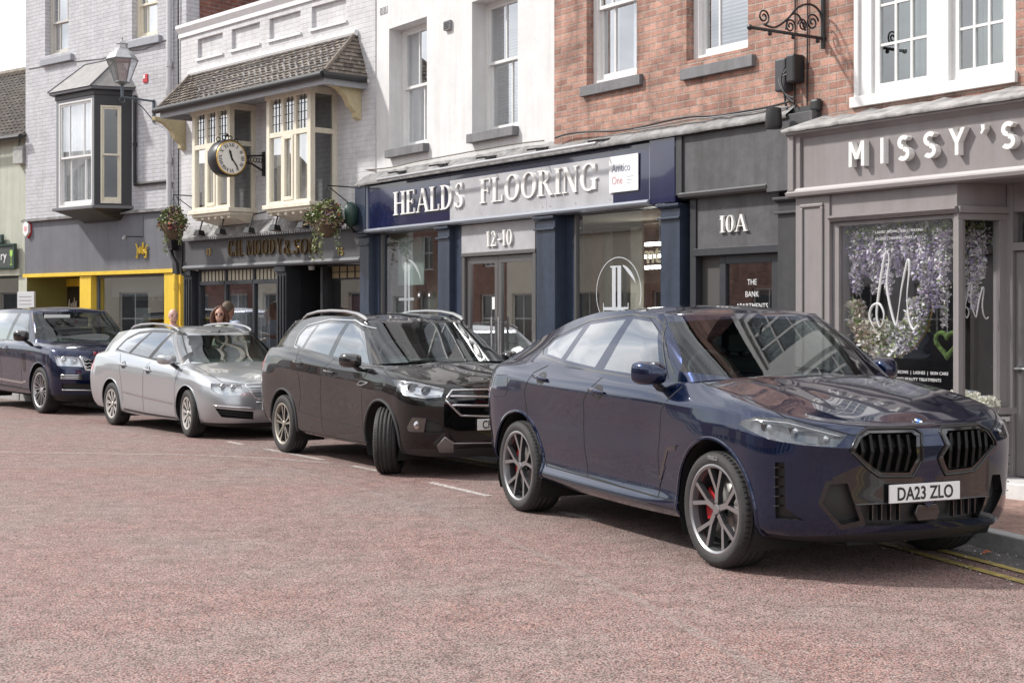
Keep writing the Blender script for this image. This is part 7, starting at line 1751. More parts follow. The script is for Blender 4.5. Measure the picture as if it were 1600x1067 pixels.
# ------------------------------------------------------------------ the black crossover
XK=(-3.6,-3.2,-2.5,-1.0,0,.80)
def zk(*v): return list(zip(XK,v))
SK=dict(W=.915,n1=60,n2=150,n3=30,nq=22,crown=2.3,sub=[3,4,5,5,5,5,4,4],hump=lambda x,w:(.010*max(0,1-(w/.42)**4)*min(1,(x+.1)/.3) if x>-.1 else 0),
 rails=[RL(zk(.38,.33,.28,.26,.26,.20),zk(.80,.85,.86,.86,.86,.82),.74,.60,2.6,-3.50,.4,3),
 RL(zk(.46,.40,.34,.31,.32,.30),zk(.84,.89,.885,.885,.89,.86),.82,.60,2.6,-3.60,.4,3),
 RL(zk(.58,.55,.48,.44,.47,.43),zk(.86,.905,.895,.895,.905,.88),.86,.58,2.7,-3.65,.4,3),
 RL(zk(.75,.74,.68,.64,.68,.60),zk(.87,.915,.90,.895,.915,.89),.875,.58,2.7,-3.66,.4,3),
 RL(zk(.90,.92,.86,.82,.86,.74),zk(.87,.92,.905,.90,.92,.89),.885,.60,2.7,-3.65,.4,3),
 RL(zk(1.05,1.06,1.00,.94,.96,.84),zk(.85,.91,.915,.905,.905,.87),.87,.62,2.7,-3.62,.4,3,sharp=1),
 RL(zk(1.14,1.16,1.12,1.05,1.03,.90),zk(.82,.88,.905,.895,.88,.84),.85,.66,2.7,-3.58,.4,3,sharp=1),
 RL(zk(1.20,1.24,1.20,1.10,1.07,.925),zk(.78,.84,.87,.865,.84,.80),.82,.70,2.7,-3.54,.4,3),
 RL([(-3.5,1.21),(-3.0,1.28),(-2.5,1.255),(-1.54,1.17),(-.82,1.115),(-.3,1.11),(0,1.075),(.4,1.0),(.75,.945)],[(-3.4,.74),(-3,.80),(-2.4,.83),(-1,.83),(0,.79),(.5,.72)],.79,.72,2.7,-3.50,.38,3)],
 zc=[(-3.5,1.22),(-3.2,1.29),(-.3,1.155),(0,1.135),(.35,1.075),(.62,1.01),(.76,.955),(.79,.945)],
 green=[RL([(-3.44,1.21),(-3.0,1.272),(-2.5,1.252),(-1.54,1.167),(-.82,1.112),(-.4,1.115),(-.1,1.14)],[(-3.4,.72),(-3,.78),(-2.4,.81),(-1,.81),(-.5,.80)],-.10,.42,3.4,-3.46,.25,3.5),
  RL([(-3.36,1.36),(-3.0,1.41),(-2.4,1.42),(-1.5,1.40),(-.8,1.36),(-.5,1.36)],[(-3.3,.66),(-2.9,.72),(-2.0,.745),(-1.0,.735)],-.52,.36,3.4,-3.38,.22,3.5),
  RL([(-3.18,1.56),(-2.7,1.60),(-2.0,1.63),(-1.3,1.62),(-1.05,1.58),(-.92,1.575)],[(-3.1,.58),(-2.4,.62),(-1.5,.64),(-1,.63)],-.92,.20,3.2,-3.22,.18,3.5)],
 roofc=[(-3.22,1.56),(-2.8,1.63),(-2.0,1.67),(-1.5,1.665),(-1.1,1.615),(-.92,1.575)])
def kuga(c,pm):
    c.arches(.395,.365,-2.69,dark_plastic,.016)
    cutd(c.bm,[(-1.0,.0),(1.2,.0),(1.2,.30),(.1,.30),(-1.0,.28)],20)
    hl=[(612,592),(646.6,595.9),(695,607),(690,620),(665,622.5),(631,617.5)]; pxd(c,hl,27)
    gr=[(696,625),(706,610),(784,608),(784,651),(720,649)]; pxd(c,gr,25); pxd(c,[(701,625),(709,613),(784,611.5),(784,648),(722,646)],26)
    pxd(c,[(701,599),(784,596),(784,603),(706,606.5)],22)
    pxd(c,[(636,667),(644,652),(666,653.5),(662,675),(638,674)],28); pxd(c,[(666,655),(690,662),(694,676),(663,675)],24)
    pxd(c,[(700,673),(784,670),(784,690),(712,690.5),(703,684)],23); pxd(c,[(682,696),(695,681.5),(709,692),(709,707),(687,707)],29); pxd(c,[(708.9,692),(784,691),(784,707),(708.9,707)],29)
    c.cutb([(-.43,.29),(-.46,.70),(-.42,.98),(-.30,1.06),(-.30,1.3),(-1.31,1.3),(-1.54,.97),(-1.58,.74),(-1.55,.42),(-1.49,.30)],'y',30,cond=lambda q,n:n.y<-.3 and q.z<1.10)
    c.cutb([(-1.50,.30),(-1.56,.42),(-1.59,.74),(-1.55,.97),(-1.32,1.3),(-2.36,1.3),(-2.20,.95),(-2.15,.72),(-2.22,.50),(-2.20,.30)],'y',31,cond=lambda q,n:n.y<-.3 and q.z<1.15)
    mkwind(c,(596,566),(573,504),1.125,1.535)
    c.cutg([(-.40,1.10),(-.65,1.34),(-.83,1.475),(-1.17,1.565),(-1.83,1.575),(-2.45,1.505),(-2.58,1.40),(-2.56,1.28),(-2.3,1.235),(-1.54,1.17),(-.82,1.115)],'y',2)
    c.cutg([(-.50,1.12),(-.70,1.33),(-.87,1.455),(-1.18,1.54),(-1.28,1.545),(-1.44,1.18)],'y',3); c.cutg([(-1.56,1.19),(-1.38,1.545),(-1.85,1.545),(-2.08,1.53),(-2.27,1.25)],'y',4); c.cutg([(-2.34,1.262),(-2.16,1.515),(-2.43,1.475),(-2.53,1.39),(-2.51,1.295)],'y',5)
    c.cutg([(-.55,1.26),(.55,1.26),(.50,1.50),(-.50,1.50)],'-x',6)
    for f in [f for f in c.bm.faces if f.material_index==0 and f.calc_center_median().x<-3.3 and .98<f.calc_center_median().z<1.18 and abs(f.calc_center_median().y)>.5]: f.material_index=32
    c.ribbon('door_gap','y',[[(-.30,1.08),(-.42,.98),(-.46,.70),(-.43,.29)],[(-1.33,1.15),(-1.54,.97),(-1.58,.74),(-1.55,.42),(-1.49,.30)],[(-2.33,1.23),(-2.20,.95),(-2.15,.72),(-2.22,.52)],[(-.43,.285),(-1.49,.29),(-2.22,.30)]],.008,gapm)
    c.ribbon('sill_trim','y',[[(-.56,.44),(-1.5,.475),(-2.25,.525)]],.012,satin_black)
    c.ribbon('window_chrome','y',[[(-.40,1.085),(-.82,1.10),(-1.54,1.158),(-2.3,1.225),(-2.57,1.27),(-2.60,1.40),(-2.47,1.52),(-1.83,1.59),(-1.17,1.58),(-.82,1.49)]],.014,chrome_b,off=.004,which='g')
    pxribbon(c,'bonnet_gap',[[(598,566),(600,580),(613,591)],[(613,590),(646.6,594),(696,605.5),(701,598),(740,596),(781,595)]],.009,gapm)
    pxribbon(c,'screen_seal',[[(598,568),(588,545),(574,512),(571,502)]],.025,gloss_black,which='g')
    pxribbon(c,'grille_chrome',[[(696,625),(706,610),(745,609),(781,608.5)],[(696,625),(720,649),(750,650),(781,650.5)]],0,chrome_b,off=.006,tube=.012)
    for y0,x0 in ((619,703),(633,706)):
        pxribbon(c,'grille_bar',[[(x0,y0),(740,y0+.5),(781,y0+1)]],0,chrome_b,off=.0,tube=.015)
    c.ribbon('wing_vent','y',[[(-.30,.93),(-.48,.94),(-.58,.90),(-.46,.895),(-.30,.93)]],.012,chrome_b,off=.004)
    P=[(20,'lower_valance',dark_plastic,{}),(22,'bumper_slot',well,{}),(23,'lower_grille',satin_black,dict(depth=.04,skirt=satin_black)),(24,'fog_recess',satin_black,dict(depth=.03,skirt=satin_black)),(26,'grille_recess',gloss_black,dict(depth=.04,skirt=gloss_black)),(25,'grille_frame',gloss_black,{}),(28,'fog_lamp',mat('fog_lamp_clear',(.10,.095,.09),.15,.6,coat=1),{'side':'split'}),(29,'skid_plate',mat('skid_grey',(.20,.195,.19),.35,.4),dict(side='split')),(30,'front_door',pm,dict(side='split')),(31,'rear_door',pm,dict(side='split')),(32,'tail_light',redl,dict(side='split'))]
    tag_mesh(c.bm,27,'headlight',lamp_glass,c.root,side='split',keep=True); tag_mesh(c.bm,27,'headlight_housing',mat('lamp_chrome_grey',(.62,.62,.62),.18,.8),c.root,depth=.05,skirt=chrome_b,side='split')
    for (px,py,r_) in ((640,606,.045),(664,611,.045)):
        p,n=c.px(px,py)
        for sg in (1,-1): q=Vector((p.x-n.x*.04,(p.y-n.y*.04)*sg,p.z)); MB().lathe([(r_*1.1,-.005),(r_,.015),(r_*.75,.01),(.02,.02),(0,.03)],20,'x',tuple(q)).build('lamp_unit',gloss_black,c.root)
    p,n=c.px(652,664)
    for sg in (1,-1): MB().lathe([(0,.012),(.03,.008),(.042,.0)],18,'x',(p.x+.002,p.y*sg,p.z)).build('fog_lamp_bulb',chrome_b,c.root)
    pxribbon(c,'skid_edge',[[(684,696),(695,683),(709,692.5),(740,692),(781,691.5)]],0,mat('skid_edge_silver',(.45,.44,.43),.3,.8),off=.002,tube=.008)
    pxribbon(c,'daytime_lamp',[[(618,596),(640,613),(665,619),(688,618)],[(618,594),(650,598),(690,607)]],0,chrome_b,off=-.008,tube=.006)
    G=[(1,'windscreen',ws_glass,{}),(3,'front_side_window',side_glass,dict(side='split')),(4,'rear_side_window',side_glass,dict(side='split')),(5,'quarter_window',priv_glass,dict(side='split')),(2,'window_pillar',gloss_black,dict(depth=.001)),(6,'rear_window',priv_glass,{})]
    c.finish(pm,P,G)
    for sg in (1,-1):
        b=MB(); b.tube([(-2.78,-.60*sg,1.595),(-2.62,-.605*sg,1.645),(-2.3,-.61*sg,1.68),(-1.9,-.615*sg,1.69),(-1.5,-.61*sg,1.68),(-1.2,-.61*sg,1.65),(-1.02,-.605*sg,1.605),(-.97,-.60*sg,1.58)],[.016,.020,.020,.019,.020,.022,.024,.016],8); b.build('roof_rail',mat('rail_satin',(.42,.42,.42),.28,.9),c.root)
    q,_=c.hit('x',-.005,.54); plate(c.root,q.x+.012,.54,'CF66 ORX')
    mirror_pair(c,-.62,-1.00,1.16,gloss_black,satin_black,w=.20,h=.155,arm=(0,-.84)); handles(c,[(-1.31,1.005),(-2.2,1.085)],gloss_black)
    for x,y,st,far in ((0,-.80,-36,0),(0,.80,-36,1),(-2.69,-.80,0,0),(-2.69,.80,0,1)): wheel(c.root,x,y,.346,.235,.245,sp_10,steer=R(st),sm=mat('alloy_dusty',(.40,.37,.32),.45,.7,noise=.2),far=bool(far))
    c.under(-3.5,.66,.20,.5,wb=-2.69); c.interior(1.12,xs=-1.30,xr=-2.15,dash=(-.18,-.60),wy=.36,zt=1.47)
    b=MB(); b.tube([(-.10,-.50,1.15),(-.20,-.1,1.165),(-.16,.30,1.16)],.008,6); b.build('wiper',satin_black,c.root)
# ------------------------------------------------------------------ the silver estate
XP=(-3.8,-3.3,-2.5,-1.0,0,.84)
def zp(*v): return list(zip(XP,v))
SP=dict(W=.905,n1=56,n2=140,n3=30,nq=20,crown=2.3,sub=[3,4,4,4,4,4,4,4],
 rails=[RL(zp(.30,.26,.22,.20,.21,.15),zp(.78,.84,.85,.85,.84,.80),.80,.66,2.6,-3.70,.4,3),
 RL(zp(.38,.33,.28,.26,.28,.24),zp(.82,.875,.88,.88,.875,.85),.87,.66,2.6,-3.78,.4,3),
 RL(zp(.50,.48,.42,.40,.43,.36),zp(.85,.90,.895,.895,.90,.87),.915,.66,2.6,-3.82,.4,3),
 RL(zp(.62,.62,.56,.54,.56,.46),zp(.86,.91,.90,.90,.91,.88),.925,.66,2.6,-3.83,.4,3),
 RL(zp(.74,.75,.70,.67,.69,.56),zp(.86,.91,.905,.90,.91,.88),.915,.68,2.6,-3.83,.4,3),
 RL(zp(.86,.87,.82,.79,.79,.635),zp(.85,.90,.91,.905,.90,.86),.90,.70,2.6,-3.80,.4,3,sharp=1),
 RL(zp(.95,.97,.93,.88,.86,.685),zp(.83,.87,.895,.89,.87,.83),.88,.74,2.6,-3.76,.4,3),
 RL(zp(1.02,1.05,1.00,.94,.905,.71),zp(.80,.84,.865,.86,.83,.80),.86,.78,2.6,-3.72,.4,3),
 RL([(-3.65,1.05),(-3.2,1.10),(-2.83,1.10),(-2.24,1.07),(-1.46,1.015),(-.63,.96),(-.3,.955),(.1,.90),(.5,.82),(.82,.735)],[(-3.6,.72),(-3,.80),(-1,.825),(-.3,.79),(.2,.74),(.6,.66)],.84,.82,2.6,-3.66,.38,3)],
 zc=[(-3.66,1.05),(-3.4,1.10),(-.5,1.01),(-.2,1.0),(.1,.962),(.5,.875),(.72,.79),(.81,.745),(.84,.733)],
 green=[RL([(-3.6,1.05),(-3.2,1.095),(-2.83,1.096),(-2.24,1.067),(-1.46,1.012),(-.63,.958),(-.4,.965),(-.2,.99)],[(-3.5,.70),(-3,.775),(-1,.805),(-.5,.79)],-.20,.42,3.2,-3.62,.25,3.5),
  RL([(-3.52,1.20),(-3.1,1.25),(-2.4,1.26),(-1.4,1.24),(-.7,1.20),(-.55,1.20)],[(-3.4,.64),(-2.9,.69),(-2.0,.715),(-1.0,.705)],-.60,.34,3.2,-3.54,.22,3.5),
  RL([(-3.36,1.375),(-2.7,1.425),(-1.9,1.452),(-1.3,1.445),(-1.0,1.40),(-.9,1.395)],[(-3.2,.55),(-2.4,.585),(-1.5,.60),(-1,.59)],-.90,.20,3.0,-3.40,.18,3.5)],
 roofc=[(-3.40,1.375),(-2.8,1.46),(-2.0,1.49),(-1.5,1.488),(-1.1,1.44),(-.90,1.395)])
def passat(c,pm):
    c.arches(.362,.335,-2.709,pm,.008)
    cutd(c.bm,[(-.9,.0),(1.2,.0),(1.2,.215),(-.9,.225)],20)
    pxd(c,[(329.3,598.6),(377,600),(384.3,616),(352.4,618.5),(336,613),(329.7,609)],27)
    pxd(c,[(383,601),(440,600.5),(440,626),(400,623)],25); pxd(c,[(387,603.5),(440,603),(440,621),(400,620)],26)
    pxd(c,[(336,637.5),(396,643),(396,655),(346,651.5)],24); pxd(c,[(404,643),(440,643.5),(440,656),(410,655)],23)
    c.cutb([(-.40,.22),(-.37,.67),(-.30,.88),(-.27,1.1),(-1.29,1.1),(-1.46,.85),(-1.49,.62),(-1.49,.22)],'y',30,cond=lambda q,n:n.y<-.3 and q.z<.96)
    c.cutb([(-1.50,.22),(-1.50,.62),(-1.47,.85),(-1.30,1.1),(-2.52,1.2),(-2.36,.95),(-2.30,.67),(-2.24,.33),(-2.20,.22)],'y',31,cond=lambda q,n:n.y<-.3 and q.z<1.03)
    mkwind(c,(298,565),(284,524),.98,1.36)
    c.cutg([(-.41,.968),(-.52,1.21),(-.71,1.365),(-1.08,1.415),(-1.74,1.424),(-2.29,1.395),(-2.63,1.30),(-2.86,1.12),(-2.24,1.075),(-1.46,1.018),(-.63,.958)],'y',2)
    c.cutg([(-.50,.985),(-.57,1.2),(-.74,1.33),(-1.07,1.385),(-1.40,1.035)],'y',3); c.cutg([(-1.54,1.04),(-1.15,1.39),(-1.76,1.395),(-2.2,1.085)],'y',4); c.cutg([(-2.30,1.09),(-1.85,1.395),(-2.27,1.36),(-2.58,1.275),(-2.77,1.14)],'y',5)
    c.cutg([(-.55,1.10),(.55,1.10),(.48,1.30),(-.48,1.30)],'-x',6)
    for f in [f for f in c.bm.faces if f.material_index==0 and f.calc_center_median().x<-3.45 and .80<f.calc_center_median().z<1.0 and abs(f.calc_center_median().y)>.45]: f.material_index=32
    c.ribbon('door_gap','y',[[(-.28,.93),(-.37,.67),(-.40,.22)],[(-1.33,.99),(-1.46,.85),(-1.49,.62),(-1.49,.22)],[(-2.54,1.09),(-2.36,.95),(-2.30,.67),(-2.25,.38)],[(-.40,.225),(-1.49,.23),(-2.22,.25)]],.008,gapm)
    c.ribbon('door_moulding','y',[[(-.46,.43),(-1.47,.475)],[(-1.51,.478),(-2.27,.52)]],.016,chrome_b,off=.008)
    c.ribbon('sill_trim','y',[[(-.42,.235),(-1.5,.245),(-2.25,.27)]],.02,satin_black)
    c.ribbon('window_chrome','y',[[(-.42,.958),(-1.46,1.008),(-2.24,1.065),(-2.87,1.11),(-2.65,1.31),(-2.29,1.405),(-1.74,1.435),(-1.08,1.425),(-.70,1.37)]],.010,gloss_black,off=.004,which='g')
    pxribbon(c,'bonnet_gap',[[(297,567),(310,574),(346,596.5)],[(346,597),(378,599.5),(383,600),(410,599.5),(435,599)]],.008,gapm)
    pxribbon(c,'screen_seal',[[(298,567),(290,545),(284,522)]],.02,gloss_black,which='g')
    pxribbon(c,'bumper_chrome',[[(334,633.5),(365,636),(398,638)]],0,chrome_b,off=.004,tube=.012)
    pxribbon(c,'grille_chrome',[[(383,600.5),(410,599.8),(436,599.5)],[(383,601),(400,623),(420,625),(436,626)],[(400,628),(418,629),(436,630)]],0,chrome,off=.004,tube=.010)
    for k in range(4): pxribbon(c,'grille_bar',[[(391+k*2.5,606+k*4),(415,606+k*4),(436,606+k*4)]],0,satin_black,off=-.005,tube=.008)
    for k in range(2): pxribbon(c,'intake_bar',[[(340+k*4,642.5+k*4),(368,645+k*4),(395,647.5+k*4)]],0,satin_black,off=-.004,tube=.006)
    P=[(20,'lower_valance',satin_black,{}),(23,'lower_grille',satin_black,dict(depth=.03,skirt=satin_black)),(24,'side_intake',well,dict(depth=.04,skirt=satin_black,side='split')),(26,'grille_recess',well,dict(depth=.04,skirt=satin_black)),(25,'grille_frame',satin_black,{}),(30,'front_door',pm,dict(side='split')),(31,'rear_door',pm,dict(side='split')),(32,'tail_light',redl,dict(side='split'))]
    tag_mesh(c.bm,27,'headlight',lamp_glass,c.root,side='split',keep=True); tag_mesh(c.bm,27,'headlight_housing',mat('lamp_pale_chrome',(.65,.65,.63),.2,.8),c.root,depth=.05,skirt=chrome_b,side='split')
    for (px,py,r_) in ((349,605,.050),(366,606.5,.05)):
        p,n=c.px(px,py)
        for sg in (1,-1): q=Vector((p.x-n.x*.04,(p.y-n.y*.04)*sg,p.z)); MB().lathe([(r_*1.1,.0),(r_,.012),(r_*.5,-.004)],20,'x',tuple(q)).lathe([(r_*.5,-.004),(.012,.0),(0,.012)],20,'x',tuple(q),m=1).build('lamp_unit',[chrome_b,mat('lens_grey',(.12,.12,.13),.1,coat=1)],c.root)
    G=[(1,'windscreen',glass('windscreen_green',(.66,.80,.72),refl=1.25,base=.0),{}),(3,'front_side_window',side_glass,dict(side='split')),(4,'rear_side_window',side_glass,dict(side='split')),(5,'quarter_window',side_glass,dict(side='split')),(2,'window_pillar',satin_black,dict(depth=.001)),(6,'rear_window',priv_glass,{})]
    c.finish(pm,P,G)
    for sg in (1,-1): MB().tube([(-2.75,-.56*sg,1.435),(-2.62,-.565*sg,1.475),(-2.35,-.57*sg,1.505),(-1.9,-.575*sg,1.52),(-1.5,-.57*sg,1.51),(-1.2,-.57*sg,1.48),(-1.05,-.565*sg,1.445),(-1.0,-.56*sg,1.42)],[.013,.016,.016,.015,.016,.016,.018,.013],8).build('roof_rail',mat('rail_grey',(.45,.45,.46),.3,.8),c.root)
    q,_=c.hit('x',-.005,.44); plate(c.root,q.x+.012,.445,'DK07 UFS',w=.50)
    mirror_pair(c,-.50,-1.00,1.04,pm,pm,w=.22,h=.14,arm=(0,-.82)); handles(c,[(-1.31,.865),(-2.22,.915)],pm)
    for x,y,st,far in ((0,-.79,-8,0),(0,.79,-8,1),(-2.709,-.79,0,0),(-2.709,.79,0,1)): wheel(c.root,x,y,.321,.215,.215,sp_vw,steer=R(st),sm=mat('wheel_trim_silver',(.55,.53,.50),.4,.5,noise=.1),far=bool(far))
    c.under(-3.6,.72,.17,.42,wb=-2.709); c.interior(.98,xs=-1.30,xr=-2.1,dash=(-.28,-.65),wy=.36,zt=1.32,col=mat('seat_grey',(.16,.17,.18),.8))
# ------------------------------------------------------------------ the dark blue luxury SUV
XR=(-4.1,-3.6,-2.5,-1.0,0,.76)
def zr(*v): return list(zip(XR,v))
SR=dict(W=.985,n1=56,n2=140,n3=30,nq=18,crown=3.2,sub=[3,4,4,4,4,4,4,4],
 rails=[RL(zr(.42,.38,.33,.31,.31,.18),zr(.90,.93,.93,.93,.92,.88),.70,.50,3.0,-4.0,.4,3.5),
 RL(zr(.50,.46,.40,.38,.38,.30),zr(.93,.965,.96,.96,.96,.93),.79,.50,3.0,-4.1,.4,3.5),
 RL(zr(.62,.58,.52,.50,.52,.44),zr(.94,.98,.97,.97,.98,.95),.83,.50,3.0,-4.14,.4,3.5),
 RL(zr(.80,.78,.72,.70,.72,.62),zr(.95,.985,.98,.975,.985,.95),.85,.52,3.0,-4.15,.4,3.5),
 RL(zr(.95,.94,.90,.88,.90,.78),zr(.95,.985,.985,.98,.985,.95),.84,.54,3.0,-4.15,.4,3.5),
 RL(zr(1.08,1.08,1.04,1.02,1.02,.92),zr(.94,.975,.98,.975,.97,.93),.80,.54,3.0,-4.12,.4,3.5),
 RL(zr(1.16,1.16,1.13,1.11,1.10,1.01),zr(.92,.95,.96,.955,.945,.90),.765,.54,3.0,-4.08,.4,3.5),
 RL(zr(1.20,1.20,1.175,1.155,1.14,1.045),zr(.89,.915,.93,.925,.91,.87),.74,.55,3.0,-4.05,.4,3.5),
 RL([(-4,1.22),(-2,1.20),(-.55,1.185),(0,1.17),(.45,1.12),(.68,1.065)],[(-4,.84),(-1,.90),(0,.87),(.5,.80)],.71,.55,3.0,-4.02,.4,3.5)],
 zc=[(-4.02,1.22),(-2,1.23),(-.4,1.215),(0,1.205),(.4,1.165),(.62,1.105),(.69,1.07),(.71,1.06)],
 green=[RL([(-3.98,1.215),(-2,1.197),(-.55,1.183),(-.3,1.20)],[(-3.9,.83),(-2,.875),(-.9,.875),(-.6,.86)],-.34,.28,4,-4.0,.3,4),
  RL([(-3.96,1.46),(-2,1.49),(-.9,1.48),(-.65,1.48)],[(-3.8,.77),(-2,.80),(-1.2,.79),(-.9,.78)],-.66,.26,4,-3.98,.25,4),
  RL([(-3.88,1.69),(-3,1.735),(-2,1.755),(-1.3,1.745),(-1.0,1.72)],[(-3.6,.66),(-2,.695),(-1.2,.685),(-1.1,.68)],-1.0,.18,3.6,-3.92,.2,4)],
 roofc=[(-3.92,1.69),(-3,1.785),(-2,1.81),(-1.4,1.80),(-1.1,1.755),(-1.0,1.72)])
def rrv(c,pm):
    c.arches(.445,.405,-2.922,pm,.010)
    cutd(c.bm,[(-1.0,.0),(1.2,.0),(1.2,.33),(-1.0,.33)],20)
    pxd(c,[(84,556),(129.4,557.5),(129.4,573),(90,571.5)],27)
    pxd(c,[(125.5,556.5),(178,556),(178,579),(134,578.5)],25); pxd(c,[(129,558.5),(178,558),(178,576.5),(135.5,576)],26)
    pxd(c,[(94,584.5),(129.4,585),(129.4,593.5),(94,592.5)],24); pxd(c,[(97,599),(178,600),(178,611),(97,609)],23)
    c.cutb([(-.80,.40),(-.82,1.1),(-.62,1.3),(-1.72,1.3),(-1.80,.9),(-1.80,.40)],'y',30,cond=lambda q,n:n.y<-.3 and q.z<1.19); c.cutb([(-1.81,.40),(-1.81,.9),(-1.73,1.3),(-2.95,1.3),(-2.95,1.0),(-2.6,.85),(-2.43,.6),(-2.40,.40)],'y',31,cond=lambda q,n:n.y<-.3 and q.z<1.19)
    mkwind(c,(55,530),(51,490),1.205,1.70)
    c.cutg([(-.68,1.19),(-1.08,1.70),(-2.9,1.715),(-3.75,1.66),(-3.85,1.22),(-2,1.20)],'y',2)
    c.cutg([(-.80,1.215),(-1.13,1.665),(-1.50,1.68),(-1.72,1.22)],'y',3); c.cutg([(-1.86,1.22),(-1.66,1.68),(-2.80,1.685),(-2.88,1.23)],'y',4); c.cutg([(-2.98,1.23),(-2.90,1.68),(-3.65,1.63),(-3.75,1.25)],'y',5)
    c.cutg([(-.6,1.28),(.6,1.28),(.55,1.62),(-.55,1.62)],'-x',6)
    c.ribbon('door_gap','y',[[(-.80,.42),(-.82,1.17)],[(-1.80,.42),(-1.80,.9),(-1.76,1.18)],[(-.8,.41),(-1.8,.42),(-2.4,.44)]],.008,gapm)
    for k in range(3): c.ribbon('wing_vent','y',[[(-.72+.055*k,.68),(-.76+.055*k,1.0)]],.022,chrome_b if k==5 else gloss_black,off=.006)
    c.ribbon('sill_chrome','y',[[(-.58,.52),(-.75,.50),(-.78,.49),(-2.4,.535)]],.035,chrome_b,off=.004); c.ribbon('sill_trim','y',[[(-.46,.38),(-2.4,.42)]],.02,satin_black)
    pxribbon(c,'bonnet_gap',[[(57,537),(75,547),(85,554)],[(85,554.5),(125,555.5),(150,555),(172,555)]],.009,gapm)
    pxribbon(c,'screen_seal',[[(55,533),(53,515),(50,489)]],.03,gloss_black,which='g')
    for k in range(3): pxribbon(c,'bumper_vent_bar',[[(95,586+k*2.7),(128,586.5+k*2.7)]],0,chrome_b,off=.0,tube=.010)
    pxribbon(c,'bumper_chrome',[[(97,609),(130,609.5),(172,610.5)]],0,chrome_b,off=.004,tube=.014)
    pxribbon(c,'grille_chrome',[[(125.5,556.5),(134,578.5),(150,579),(172,579.5)]],0,chrome_b,off=.004,tube=.016)
    for r_ in range(3):
        pts=[]; y0=562+r_*5.5
        for k in range(13): pts.append((131+r_*1.2+k*3.5,y0+(1.3 if k%2 else -1.3)))
        pxribbon(c,'grille_mesh',[pts],0,chrome_b,off=-.01,tube=.011)
    P=[(20,'lower_valance',satin_black,{}),(23,'lower_grille',satin_black,dict(depth=.03,skirt=satin_black)),(24,'bumper_vent',well,dict(depth=.03,skirt=satin_black,side='split')),(26,'grille_recess',well,dict(depth=.04,skirt=satin_black)),(25,'grille_frame',chrome_b,{}),(30,'front_door',pm,dict(side='split')),(31,'rear_door',pm,dict(side='split'))]
    tag_mesh(c.bm,27,'headlight',lamp_glass,c.root,side='split',keep=True); tag_mesh(c.bm,27,'headlight_housing',MATS['lamp_chrome_grey'],c.root,depth=.05,skirt=chrome_b,side='split')
    for (px,py,r_) in ((100,562,.06),(118,565,.06)):
        p,n=c.px(px,py)
        for sg in (1,-1): q=Vector((p.x-n.x*.04,(p.y-n.y*.04)*sg,p.z)); MB().lathe([(r_*1.1,.0),(r_,.015),(r_*.7,.0)],20,'x',tuple(q)).lathe([(r_*.7,.0),(.02,.01),(0,.03)],20,'x',tuple(q),m=1).build('lamp_unit',[plastic_w,chrome_b],c.root)
    G=[(1,'windscreen',ws_glass,{}),(3,'front_side_window',side_glass,dict(side='split')),(4,'rear_side_window',priv_glass,dict(side='split')),(5,'quarter_window',priv_glass,dict(side='split')),(2,'window_pillar',gloss_black,dict(depth=.001)),(6,'rear_window',priv_glass,{})]
    c.finish(pm,P,G)
    q,_=c.hit('x',-.01,1.005); btext('RANGE ROVER',.085,.003,chrome,c.root,(q.x+.014,0,.985),(PI/2,0,PI/2),name='bonnet_lettering',sx=1.25,align='CENTER',bold=.002)
    q,_=c.hit('x',-.005,.58); plate(c.root,q.x+.012,.56,'KX15 VLO')
    mirror_pair(c,-.62,-1.08,1.30,gloss_black,pm,w=.22,h=.19,arm=(0,-.90)); handles(c,[(-1.55,1.06),(-2.55,1.08)],pm)
    for x,y,far in ((0,-.835,0),(0,.835,1),(-2.922,-.835,0),(-2.922,.835,1)): wheel(c.root,x,y,.39,.275,.29,sp_turb,far=bool(far))
    c.under(-3.9,.6,.22,.5,wb=-2.922); c.interior(1.19,xs=-1.40,xr=-2.4,dash=(-.42,-.75),wy=.40,zt=1.55,col=seatm)
    MB().box(-.86,-.84,-.55,-.10,1.60,1.66).build('sun_visor',plastic_w,c.root)
bmw()
generic('kuga','parked_car','black crossover SUV with its front wheels turned towards the road',SK,paint('metallic_black',(.003,.003,.0035),.0,.25,spec=.05),None,kuga)
generic('passat','parked_car','silver estate car with roof rails, between the black crossover and the dark luxury SUV',SP,paint('metallic_silver',(.40,.42,.44),.6,.28),None,passat)
generic('rr','parked_car','large boxy dark blue luxury SUV at the far left of the row',SR,paint('metallic_navy',(.005,.012,.050),.7,.2,spec=.25),None,rrv)
# ============================================================ IRONWORK, BOXES AND CABLES ON THE BRICK WALL
def pofB(F,px,x):
    lo,hi=-3,0
    for _ in range(50):
        m_=(lo+hi)/2; w=F.w(x,m_); p=800+FPX*w[0]/w[1]
        if p<px: lo=m_
        else: hi=m_
    return lo
x,z=FB.q(1287,57,-.02); yE=pofB(FB,1168,x); L_=-yE
w=FB.w(x,yE); zE=EYE-(57-HOR)*w[1]/FPX; w2=FB.w(x,-.02); z0_=EYE-(61-HOR)*w2[1]/FPX
q=FB.thing('sign_bracket','ornate black wrought iron sign bracket with scrolls and no sign','bracket',x,0,z0_)
zb=0
MB().tube([(0,-.02,0),(0,-L_+.06,zb)],.016,8).lathe([(0,-.03),(.02,-.02),(.028,0),(.02,.02),(0,.03)],10,'y',(0,-L_+.03,zb)).build('bar',iron,q)
MB().tube([(0,-.03,-.10),(0,-.03,.75)],.022,8).tube([(0,0,.0),(0,-.03,.0)],.02,6).build('back_post',iron,q)
